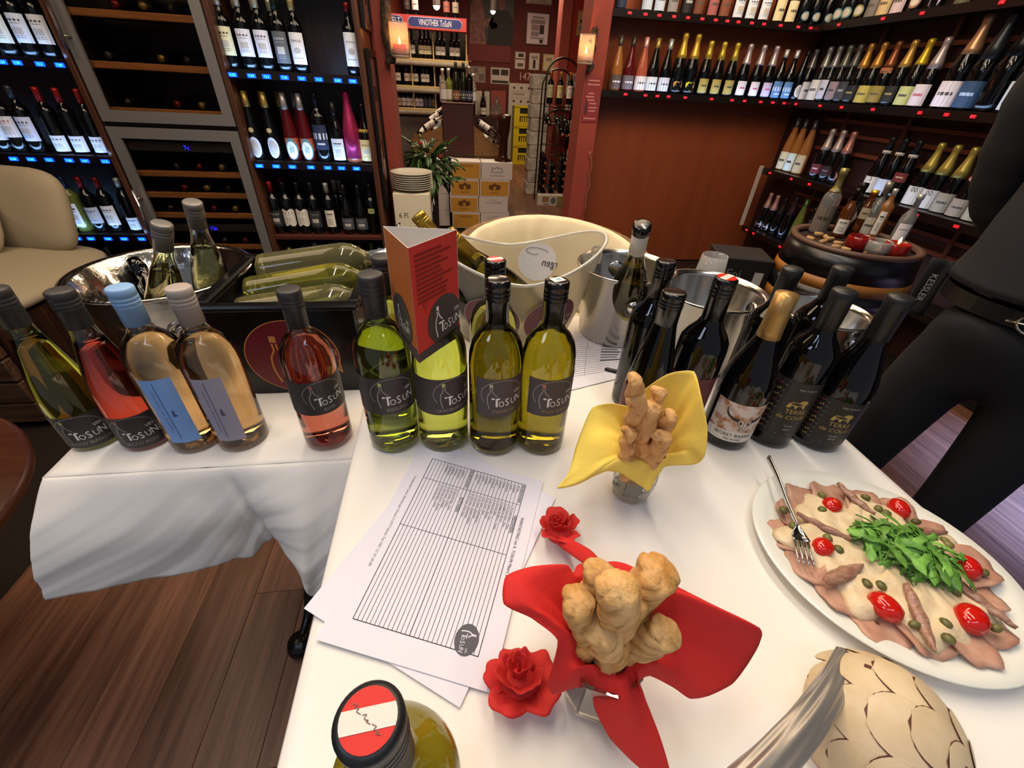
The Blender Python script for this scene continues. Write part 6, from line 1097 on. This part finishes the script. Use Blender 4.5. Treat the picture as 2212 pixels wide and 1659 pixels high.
for i, s in enumerate(RW): tx(f'{i+14}. '+s, c1+4, rowy(10-i*1)+.9, 4.2, 2); tx(('Catalonia', 'Rheinhessen', 'Campania')[i % 3], fx0+6, rowy(10-i*1)+.9, 4.0, 2)
tx('Weinhandel Tosun, Starnberger Strasse 2 10777 Berlin Tel: 030 / 21 01 60 80', 60, 16, 5.2, 1)
part('printed_table', g, (ink, grey_ink, pc('#55555a', .7), ink), t, kind='stuff')
g = G(); g.disc(q2, 255, 168, 17, 14, 0, 28); q3 = pg(.0013)
logo(g, q3, 27, 1, 1, 1, None, 1, arch=False, cx=256, cy=169, w=.03); part('printed_logo', g, (pc('#55555a', .7), paper), t)
PB = [(p.x, p.y) for p in (at_z(1240, 716, TZ), at_z(1352, 738, TZ), at_z(1350, 815, TZ), at_z(1212, 850, TZ))]
t, c, fn = sheet('printed list lying by the steel ice bucket with a pen on it', PB, TZ+.002, curl=lambda u, v: .006*u*(1-v))
def pg2(x, y): p = Vector(fn(x, y)); p.z += .0010; return p
g = G()
for k in range(20): g.stroke([(.06+.3*j, .12+k*.036) for j in range(4)], .004, pg2, 0)
g.stroke([(.3, .1), (.3, .5), (.32, .84)], .006, pg2, 0)
for k in range(7): g.rect(pg2, .55, .9-.03*(k % 3), .2+k*.06, .222+k*.06, 1)
part('printed_lines', g, (grey_ink, pc('#55555a', .7)), t, kind='stuff')
a, b = at_z(1306, 797, TZ+.006), at_z(1345, 806, TZ+.006)
g = G().tube([a, a.lerp(b, .1), a.lerp(b, .9), b, b.lerp(a, -1.2)], [.002, .0045, .005, .0045, .004], 10); solo('pen', g, pc('#15131a', .3), 'dark pen lying on the printed list by the ice bucket', 'pen')
# ------------------------------------------------------------------ tumblers with napkins and pastry sticks
def tumbler(label, x, y, r, h):
    t = thing('tumbler', label, 'glass', (x, y, TZ)); n = 8
    g = G().lathe([(0, .0), (r*.72, .0), (r*.80, .006), (r*.95, .03), (r, h), (r-.003, h), (r*.95-.0035, .032), (r*.74, .018), (0, .016)], n, smooth=False); part('faceted_glass', g, gm('tumbler_glass', '#dfe3de', .0, 1.48), t)
    return t
def napkin(label, cx, cy, zr, r, loop, m, name='paper_napkin', sag=.012, nf=9):
    t = thing(name, label, 'napkin', (cx, cy, zr)); n = len(loop); Lp = [Vector(p)-Vector((cx, cy, zr)) for p in loop]
    dens = []
    for i in range(n):
        c0, c1, c2, c3 = Lp[i-1], Lp[i], Lp[(i+1) % n], Lp[(i+2) % n]
        for k in range(6):
            s = k/6; cr = .5*((2*c1)+(c2-c0)*s+(2*c0-5*c1+4*c2-c3)*s*s+(-c0+3*c1-3*c2+c3)*s**3); dens.append(cr.lerp(c1.lerp(c2, s), .35))
    N = len(dens); ang = [atan2(p.y, p.x) for p in dens]
    # unwrap so the rim runs round once with the loop
    un = [ang[0]]
    for a in ang[1:]:
        d = (a-un[-1]+pi) % (2*pi)-pi; un.append(un[-1]+d)
    tot = un[-1]-un[0]; sgn = 1 if tot > 0 else -1
    rim = [un[0]+sgn*2*pi*i/N for i in range(N)]; rim = [lerp(a, b, .35) for a, b in zip(un, rim)]
    def fn(u, v):
        i = u*N; k = int(i) % N; f = i-int(i); k2 = (k+1) % N; e = dens[k].lerp(dens[k2], f); a = rim[k]+((rim[k2]-rim[k]+pi) % (2*pi)-pi)*f
        fold = 1+.16*sin(a*nf)+.08*sin(a*nf*1.7+1)
        if v < .3: s = v/.3; q = r*.55+(r*.86-r*.55)*s; return Vector((q*cos(a)*(1-.1+.1*fold), q*sin(a)*(1-.1+.1*fold), -.055+.06*s))
        s = (v-.3)/.7; R = Vector((r*.86*cos(a)*fold, r*.86*sin(a)*fold, .005)); p = R.lerp(e, s); p.z += sag*sin(pi*s)+.006*sin(a*nf)*(1-s)*s*2+.0022*sin(s*9+a*5)*s
        return p
    part('folded_paper', G().grid(fn, N, 22, thick=.0007, wrap=True), m, t); return t
def loop(spec): return [at_z(x, y, z) for x, y, z in spec]
yel_n = mat('yellow_napkin', '#ecd05c', .8, bump=.12, bscale=220); red_n = mat('red_napkin', '#cc241e', .8, bump=.12, bscale=220)
gy = (.257, .392); tumbler('faceted glass tumbler holding the yellow napkin', gy[0], gy[1], .034, .092)
napkin('yellow paper napkin flaring out of the tumbler with thin pastry sticks', gy[0]+.004, gy[1], TZ+.094, .034, loop([(1203, 1057, .87), (1228, 1022, .885), (1245, 960, .90), (1262, 915, .915), (1280, 882, .93), (1318, 874, .945), (1375, 880, .955), (1395, 838, .985), (1440, 812, 1.005), (1500, 800, 1.02), (1514, 858, 1.0), (1527, 930, .965), (1522, 985, .935), (1502, 1002, .915), (1440, 1005, .90), (1420, 1030, .885), (1400, 1064, .87), (1384, 1050, .875), (1345, 1022, .893), (1312, 1018, .895), (1285, 1030, .885), (1245, 1050, .875)]), yel_n)
gr = (.128, .160); tumbler('faceted glass tumbler holding the red napkin', gr[0]-.004, gr[1]-.012, .036, .092)
napkin('red paper napkin spread out of the tumbler with fat pastry twists', gr[0], gr[1], TZ+.094, .036, loop([(1093, 1242, .955), (1150, 1224, .95), (1222, 1222, .945), (1238, 1238, .93), (1252, 1216, .89), (1330, 1212, .92), (1375, 1232, .935), (1385, 1262, .935), (1455, 1262, .955), (1545, 1305, .95), (1642, 1356, .94), (1640, 1392, .92), (1612, 1440, .895), (1580, 1480, .88), (1530, 1505, .87), (1490, 1510, .865), (1455, 1485, .88), (1405, 1458, .905), (1378, 1478, .895), (1395, 1555, .865), (1448, 1668, .83), (1390, 1668, .83), (1320, 1600, .85), (1285, 1530, .875), (1276, 1482, .89), (1235, 1488, .88), (1195, 1502, .87), (1183, 1478, .885), (1205, 1385, .925), (1150, 1335, .94), (1088, 1302, .95)]), red_n, nf=7)
pas = mat('baked_pastry', '#925c24', .6, col2='#dca868', nscale=60, bump=.7, bscale=130, rand=.10, lo=.28, hi=.45); pas2 = mat('pale_pastry', '#bc8440', .5, col2='#dcb070', nscale=34, bump=.8, bscale=90, rand=.08)
def stick(label, a, b, r, m, grp, turns=2.2, flat_=.62, fat=0, tip=False, seed=0):
    a, b = Vector(a), Vector(b); d = (b-a); L = d.length; t = d.normalized(); sx_ = t.cross(Vector((0, 1, .3))).normalized(); sy_ = t.cross(sx_); rr = random.Random(seed); ph = rr.uniform(0, 6)
    def fn(u, v):
        e = sqrt(max(0.0, 1-(1-min(1, v/.05))**2))*(sqrt(max(0.0, 1-max(0, (v-.955)/.045)**3)) if not tip else max(0.0, 1-max(0, (v-.45)/.55)**1.7))
        th = u*2*pi; w = ph+turns*2*pi*v; k = th-w; lobes = (1.06+.07*cos(2*k)-.26*(1-abs(sin(2.5*k)))**3) if flat_ > .65 else 1.25/sqrt(cos(k)**2+(sin(k)/.60)**2)*(1-.12*(1-abs(sin(k)))**5)
        q = r*max(e, .002)*(lobes*(1-.25*(1-flat_))+.045*sin(v*31+seed)*cos(th*3+seed)+.025*sin(th*5+v*23+seed)+.05*sin(v*13+seed*2)); bend = r*.35*sin(v*5+seed)
        return a+d*v+sx_*(q*cos(th)*(1-.28*(1-flat_)*0)+bend)+sy_*(q*sin(th)*1.0)
    return solo('pastry_stick', G().grid(fn, 40, 56, wrap=True), m, label, 'pastry', group=grp)
YG = 'pastry sticks in the yellow napkin'; RG = 'pastry twists in the red napkin'
zb = TZ+.03
def st(label, top, ztop, base, r, m, grp, **k): stick(label, (base[0], base[1], zb+.01), at_z(top[0], top[1], ztop), r, m, grp, **k)
st('tallest thin pastry stick standing at the back of the yellow napkin', (1369, 812), 1.045, (.248, .402), 0.0112, pas, YG, seed=1)
st('thin pastry stick with blunt top in front of the tallest one', (1378, 850), 1.02, (.250, .388), 0.0124, pas, YG, seed=2)
st('thin pastry stick leaning towards the red wines, second tallest', (1432, 838), 1.02, (.262, .402), 0.0106, pas, YG, seed=3)
st('twisted pastry stick in the middle of the yellow napkin', (1412, 872), 1.005, (.256, .382), 0.0136, pas, YG, seed=4)
st('short pastry stick leaning hard towards the skull label bottle', (1449, 892), .985, (.268, .392), 0.0118, pas, YG, seed=5)
st('short stubby pastry stick low at the outer side of the yellow napkin', (1353, 928), .965, (.244, .380), 0.0112, pas, YG, seed=6)
st('short thick pastry stick low in front of the yellow napkin', (1424, 938), .965, (.264, .380), 0.0130, pas, YG, seed=7)
R_ = [(1283, 1232, 1.00, .0135, False), (1312, 1222, 1.0, .011, True), (1345, 1262, 1.025, .0165, False), (1262, 1290, .985, .0145, False), (1437, 1228, 1.005, .0165, False), (1372, 1300, .985, .011, False), (1432, 1365, .96, .014, False), (1252, 1362, .945, .010, True), (1300, 1412, .93, .010, True), (1318, 1350, .965, .0165, False), (1290, 1325, .965, .0125, False)]
RB = [(.118, .172), (.126, .176), (.128, .160), (.116, .160), (.140, .172), (.136, .160), (.142, .152), (.114, .150), (.124, .140), (.128, .148), (.120, .156)]
RN = ['rear pastry twist with pointed lip nearest the printed list', 'narrow pointed pastry twist at the back of the red napkin', 'big rounded pastry twist standing highest in the red napkin', 'pastry twist with turned corner beside the red napkin flap', 'large ribbed pastry twist leaning to the platter side', 'thin pastry twist between the two big ones', 'pale ribbed pastry end lying apart on the platter side', 'small almond-shaped pastry end low by the napkin fold', 'small almond-shaped pastry end nearest the table front', 'broad pastry twist filling the front of the red napkin', 'pastry twist half hidden in the middle of the red napkin']
for i, ((x, y, z, r, tp), b, nme) in enumerate(zip(R_, RB, RN)): stick(nme, (b[0], b[1], zb+.02 if i not in (7, 8, 6) else .88), at_z(x, y, z), r, pas2, RG, turns=1.6, flat_=.75, tip=tp, seed=i)
# ------------------------------------------------------------------ fabric roses
rosem = mat('red_rose_fabric', '#b81f1c', .75, col2='#c92a24', nscale=30, bump=.1, bscale=200)
def rose(label, x, y, z, s, tilt, seed, n=5, up=.0):
    t = thing('fabric_rose', label, 'flower', (x, y, z), 0, None, tilt); rng = random.Random(seed)
    def petal(rad, wid, ln, cup, curl):
        def fn(u, v):
            a = (u-.5)*wid; w = 1+.05*sin(u*17+seed); l = ln*(sin(pi*(.08+.84*u))**.35)*v*w
            return ((rad+l*cos(cup)-.3*l*v*curl)*cos(a), (rad+l*cos(cup)-.3*l*v*curl)*sin(a), l*sin(cup)+.002*sin(u*13)*v-.5*l*max(0, v-.7)*curl)
        return G().grid(fn, 14, 8, thick=.0007)
    for ring, (k, rad, wid, ln, cup, curl, z0) in enumerate(((n, .004, 1.55, .031, .30+up, .7, .004), (5, .004, 1.5, .022, .75+up, .5, .008), (4, .003, 1.9, .017, 1.15, .3, .011), (3, .001, 2.3, .013, 1.4, .15, .014))):
        for i in range(k):
            o = part('petal', petal(rad*s, wid*rng.uniform(.9, 1.1), ln*s*rng.uniform(.85, 1.12), cup+rng.uniform(-.12, .12), curl), rosem, t, (0, 0, z0*s), (0, 0, 2*pi*i/k+ring*.5+rng.uniform(-.15, .15)))
    part('calyx', G().lathe([(0, 0), (.012*s, .002), (.014*s, .012*s), (0, .016*s)], 12), rosem, t); return t
p = at_z(1122, 1478, TZ+.012); rose('open red fabric rose lying on the table by the printed list', p.x, p.y, TZ+.002, 1.5, (radians(-14), radians(6), .4), 3)
p = at_z(1212, 1140, TZ+.03); rose('red fabric rose head rising from the red napkin corner', p.x, p.y, TZ+.010, 1.3, (radians(-8), radians(12), 1.4), 8, 5, .28)
S = [at_z(*q) for q in ((1178, 1150, .82), (1206, 1178, .83), (1235, 1200, .85), (1265, 1222, .88), (1290, 1250, .9))]
S2 = [at_z(*q) for q in ((1205, 1165, .82), (1235, 1168, .83), (1272, 1185, .85), (1296, 1210, .88), (1310, 1240, .9))]
SP, SQ = spline(S, 6), spline(S2, 6); nS = len(SP)-1
solo('rose_leaf', G().grid(lambda u, v: SP[int(u*nS)].lerp(SQ[int(u*nS)], v)+Vector((0, 0, .010*sin(pi*v))), nS, 8, thick=.0008), red_n, 'long red fabric leaf joining the smaller rose to the red napkin', 'flower')
# ------------------------------------------------------------------ platter of veal with tuna sauce
PC = Vector((.547, .243)); PR_ = .147; PZ = TZ+.001; glazed = mat('platter_glaze', '#e6e5d8', .12, spec=.5)
t = thing('serving_platter', 'large white oval platter of veal in tuna sauce at the table edge', 'plate', (PC.x, PC.y, PZ), radians(-40))
part('dish', G().lathe([(0, 0), (.10, 0), (.105, .003), (.130, .010), (.1475, .0165), (.1485, .018), (.1475, .0195), (.130, .0135), (.105, .0065), (0, .006)], 72, sx=1.06, sy=.98), glazed, t)
rng = random.Random(12); meat = mat('veal_slice_meat', '#b08068', .5, col2='#c89c82', nscale=38, detail=5, rand=.1, sss=.1)
NM = 15
for i in range(NM):
    a = 2*pi*i/NM+.2; R = .092+.006*sin(i*2.3); rx, ry = rng.uniform(.034, .042), rng.uniform(.028, .034); sd = i*1.7
    g = G().grid(lambda u, v: ((lambda aa, rr: (rr*rx*cos(aa), rr*ry*sin(aa), .0035*rr*rr*sin(aa*3+sd)+.003*rr))(u*2*pi, v*(1+.05*sin(u*2*pi*5+sd)+.04*sin(u*2*pi*9)))), 30, 5, thick=.0022, wrap=True)
    solo('veal_slice', g, meat, f'thin pink veal slice on the platter, {ORD[i]} counted round from the table edge', 'meat', (PC.x+R*cos(a)*1.04, PC.y+R*sin(a), PZ+.0095+.0022*(i % 3)), group='veal slices on the platter', rot=(radians(5)*sin(a), -radians(5)*cos(a), a))
def sauce(u, v):
    a = u*2*pi; edge_ = .102+.012*sin(a*7+1)+.008*sin(a*12)+.006*sin(a*3); r = edge_*v
    z = .0225+.0028*sin(r*120+a*3)*sin(a*5+r*60)*v-.010*max(0, v-.86)/.14+.0012*sin(a*9+v*20)
    return (r*cos(a)*1.04, r*sin(a), z)
solo('tuna_sauce', G().grid(sauce, 96, 22, thick=.003, wrap=True), mat('tuna_cream', '#e6d0a8', .35, col2='#dcc298', nscale=70, bump=.25, bscale=160, sss=.1), 'creamy beige tuna sauce spread over the veal slices', 'sauce', (PC.x, PC.y, PZ))
def onp(px, py, z): p = at_z(px, py, PZ+z); return p
tom = mat('tomato_skin', '#c41a10', .12, spec=.6, coat=.4); tomin = mat('tomato_flesh', '#d8502c', .3)
TN = ['nearest the fork handle', 'by the far rim behind the rocket', 'beside the fork tines', 'at the outer rim by the last anchovy', 'at the front between two anchovies', 'largest, at the front near the table edge']
for i, (x, y, s) in enumerate(((1796, 1093, 1.05), (1941, 1099, 1.1), (1776, 1183, 1.05), (2089, 1226, 1.15), (1911, 1312, 1.25), (2095, 1338, 1.35))):
    p = onp(x, y, .024); t = thing('cherry_tomato', f'red cherry tomato half on the platter, {TN[i]}', 'tomato', (p.x, p.y, PZ+.0235), rng.uniform(0, 3), 'tomato halves on the platter')
    part('skin', G().lathe([(.0, -.003), (.0115*s, -.003), (.0122*s, .001), (.0105*s, .007*s), (.006*s, .0105*s), (0, .0118*s)], 24, sx=1.2), tom, t)
    if i == 0: part('stem_scar', G().lathe([(0, .0112), (.004, .0112), (.003, .0124), (0, .0126)], 10), tomin, t)
anc = mat('anchovy_fillet', '#8a5a44', .35, col2='#b08a74', nscale=60, stretch=(1, 6, 6), spec=.6)
AN = ['from the far rim towards the rocket', 'under the fork towards the rocket', 'short and broad in front of the fork', 'from the rocket to the far rim', 'long, pointing at the table front', 'longest, pointing to the table edge']
for i, (x0, y0, x1, y1, w) in enumerate(((1808, 1045, 1888, 1112, .0075), (1720, 1110, 1845, 1170, .0065), (1780, 1258, 1862, 1222, .009), (1955, 1142, 2045, 1152, .006), (1958, 1262, 2018, 1408, .0085), (2052, 1245, 2195, 1358, .0085))):
    a, b = onp(x0, y0, .0285), onp(x1, y1, .0255); d = (b-a); n = Vector((-d.y, d.x, 0)).normalized()
    g = G().grid(lambda u, v: a+d*u+n*((v-.5)*2*w*(sin(pi*min(.97, .06+u*.93))**.6))+Vector((0, 0, .0045*(1-(2*v-1)**2)+.001*sin(u*20+i))), 18, 6, thick=.002)
    solo('anchovy_fillet', g, anc, f'brown anchovy fillet on the platter, {AN[i]}', 'fish', group='anchovies on the platter')
cap_m = mat('caper_green', '#5c5a2c', .35, col2='#77733c', nscale=60, rand=.15)
CP = [(1773, 1073), (1774, 1104), (1690, 1105), (1710, 1140), (1785, 1165), (1809, 1190), (1868, 1078), (1895, 1102), (1912, 1112), (1976, 1130), (2038, 1172), (2045, 1180), (2122, 1240), (1870, 1264), (1900, 1268), (1972, 1352), (2040, 1350), (2045, 1382), (2148, 1360), (1976, 1205), (2060, 1282)]
for i, (x, y) in enumerate(CP):
    p = onp(x, y, .023); solo('caper', cached(('caper', i % 3), lambda: G().lathe([(0, -.006), (.0035, -.0045), (.0048, -.001), (.0042, .0032), (.0018, .0062), (0, .0068)], 12, sx=1+.15*(i % 3)).mesh('caper', cap_m)), None, f'small green caper on the tuna sauce, {ORD[i] if i < 20 else "last"} counted from the fork round the platter', 'caper', (p.x, p.y, PZ+.0262), group='capers on the platter', rot=(PI2, rng.uniform(-.3, .3), rng.uniform(0, 6)))
t = thing('rocket_salad', 'heap of green rocket leaves in the middle of the platter', 'salad', (0, 0, 0)); rk_m = mat('rocket_leaf', '#4a7c2a', .5, col2='#7db44c', nscale=40, rand=.35); stem_m = mat('rocket_stem', '#7a9a4c', .4)
def rleaf(k):
    L = .036+.006*k
    def fn(u, v):
        lob = .0010+.0024*abs(sin(v*pi*(3+k % 2)))*(v > .3)+.0022*max(0, sin(pi*(v-.55)/.5)) if v > .3 else .0008
        lob *= 1-max(0, v-.9)*8 if v > .9 else 1; return ((u-.5)*2*max(lob, .0005), v*L, .010*sin(pi*v)+.0015*abs(u-.5)*2)
    return G().grid(fn, 2, 14, thick=.0005).mesh('leaf', rk_m)
LM = [rleaf(k) for k in range(4)]
hc = onp(1952, 1190, .03)
for i in range(210):
    a = rng.uniform(0, 2*pi); r = .045*sqrt(rng.random()); x = hc.x+r*cos(a)*1.15*cos(-.7)-r*sin(a)*.75*sin(-.7); y = hc.y+r*cos(a)*1.15*sin(-.7)+r*sin(a)*.75*cos(-.7)
    h = .024+.018*rng.random()*(1-r/.055); b = rng.uniform(0, 2*pi); o = part('leaf', LM[i % 4], None, t, (x-.02*cos(b+PI2), y-.02*sin(b+PI2), PZ+h), (rng.uniform(-.3, .35), rng.uniform(-.9, .9), b)); o.scale = (1.0, rng.uniform(.8, 1.15), 1)
for i in range(14):
    a = rng.uniform(0, 6.28); p = hc+Vector((rng.uniform(-.03, .03), rng.uniform(-.022, .022), 0)); d = Vector((cos(a), sin(a), 0))*.024
    part('stem', G().tube(spline([p-d, p+Vector((0, 0, .012)), p+d+Vector((0, 0, -.002))], 5), .0011, 5), stem_m, t, (0, 0, .0))
# fork
a, b, c_, e = at_z(1660, 988, PZ+.044), at_z(1700, 1085, PZ+.036), at_z(1722, 1135, PZ+.033), at_z(1744, 1222, PZ+.0285)
t = thing('fork', 'steel fork resting on the platter rim with its tines on the veal', 'fork', (0, 0, 0)); sd = (e-a).cross(Vector((0, 0, 1))).normalized(); dv = (e-c_); 
P = spline([a, a.lerp(b, .5)+Vector((0, 0, .002)), b, c_], 8); n = len(P); part('handle', G().tube(P, [lerp(.0052, .0036, i/n) for i in range(n)], 10, sq=.45), polished, t)
part('head', G().grid(lambda u, v: c_+dv*(u*.42)+sd*((v-.5)*.021*(sin(min(1, .12+u*1.0)*PI2)))+Vector((0, 0, -.003*sin(pi*u)+.002*(2*v-1)**2)), 8, 8, thick=.0014), polished, t)
for k in range(4):
    o = sd*(-.0086+.00573*k); s0 = c_+dv*.40+o; part('tine', G().tube([s0, s0+dv*.3+Vector((0, 0, -.001)), s0+dv*.6], [.0015, .0013, .0006], 8), polished, t)
# heavy knife handle at the front edge
a, b = at_z(1832, 1410, TZ+.052), at_z(1600, 1720, TZ+.075)
P = [a.lerp(b, s) for s in [i/24 for i in range(25)]]; _hd = (b-a).normalized(); _hx = _hd.cross(Vector((0, 0, 1))).normalized(); _hy = _hx.cross(_hd); t = thing('serving_knife', 'broad steel serving handle with twisted grooves pointing to the table front', 'knife', (0, 0, 0))
part('handle', G().grid(lambda u, v: (lambda p_, r_, th: p_+_hx*(r_*cos(th))+_hy*(r_*.55*sin(th)))(a.lerp(b, v)+Vector((.012*sin(pi*v), 0, .004*sin(pi*v))), lerp(.0085, .0150, v**.7)*min(1, sqrt(max(0, v)/.012))*(1+.07*cos(6*(u*2*pi)+v*5)+.04*cos(11*u*2*pi-v*7)), u*2*pi), 48, 40, wrap=True), mat('worn_silver', '#a8a29a', .34, .7, bump=.15, bscale=20), t)
part('blade', G().tube([b, b.lerp(a, -.5)], [.006, .008], 8, sq=.3), polished, t)
# carved dome of overlapping scales
p = at_z(1905, 1575, TZ+.03); t = thing('carved_artichoke', 'cream carved wooden artichoke with brown rimmed overlapping scales at the front of the table', 'ornament', (p.x, p.y, TZ)); RX = .062
TIP = Matrix.Rotation(radians(62), 3, Vector((.75, .66, 0)).normalized())
def dome(th, ph, o=0):
    d = TIP @ Vector((sin(th)*cos(ph), sin(th)*sin(ph), cos(th))); return Vector(((RX+o)*d.x, (RX+o)*d.y, .022+(.058+o)*d.z))
sc_m = mat('cream_scale', '#d8c29c', .45, col2='#cbb28a', nscale=30, rand=.08); sc_e = pc('#5c3424', .6)
part('core', G().lathe([(0, 0), (.045, 0), (.058, .010), (RX*.985, .022)]+[(RX*.985*sin(q), .022+.057*cos(q)) for q in [radians(d) for d in range(80, -1, -10)]], 36), sc_m, t)
for ring, (th0, n, ln, w) in enumerate(((2.05, 9, .75, .42), (1.66, 9, .80, .42), (1.25, 8, .78, .46), (.85, 7, .72, .52), (.48, 5, .62, .70), (.2, 3, .5, 1.1))):
    for i in range(n):
        ph = 2*pi*i/n+(pi/n if ring % 2 else 0)+.3
        if dome(th0, ph).z < .006: continue
        def fn(u, v, k=1.0, o=0):
            th = th0+.10-ln*v*1.0 if False else th0-ln*.55+ln*(1-v)*1.0; ww = w*k*(sin(pi*min(.995, .5+.5*(1-(1-v)**2 if v < 1 else 1)))**.5 if False else sqrt(max(.0, 1-(1-min(1, v*1.5))**2))) if v < .67 else w*k
            return dome(max(.02, th0+ln*.45-ln*v), ph+(u-.5)*2*ww*(1 if th0 > .4 else 1), o+.0030*(1-v)+.0004*(4-ring)+.0008)
        g = G().grid(lambda u, v: fn(u, v, 1.0, .0002), 10, 10, 1).grid(lambda u, v: fn(u, v*.955+.045, .945, .0007), 10, 10, 0)
        if (i+ring) % 3 == 0: g.grid(lambda u, v: fn(.40+.1*u, .45+.10*v, .9, .0010), 3, 3, 1)
        part('scale', g, (sc_m, sc_e), t)
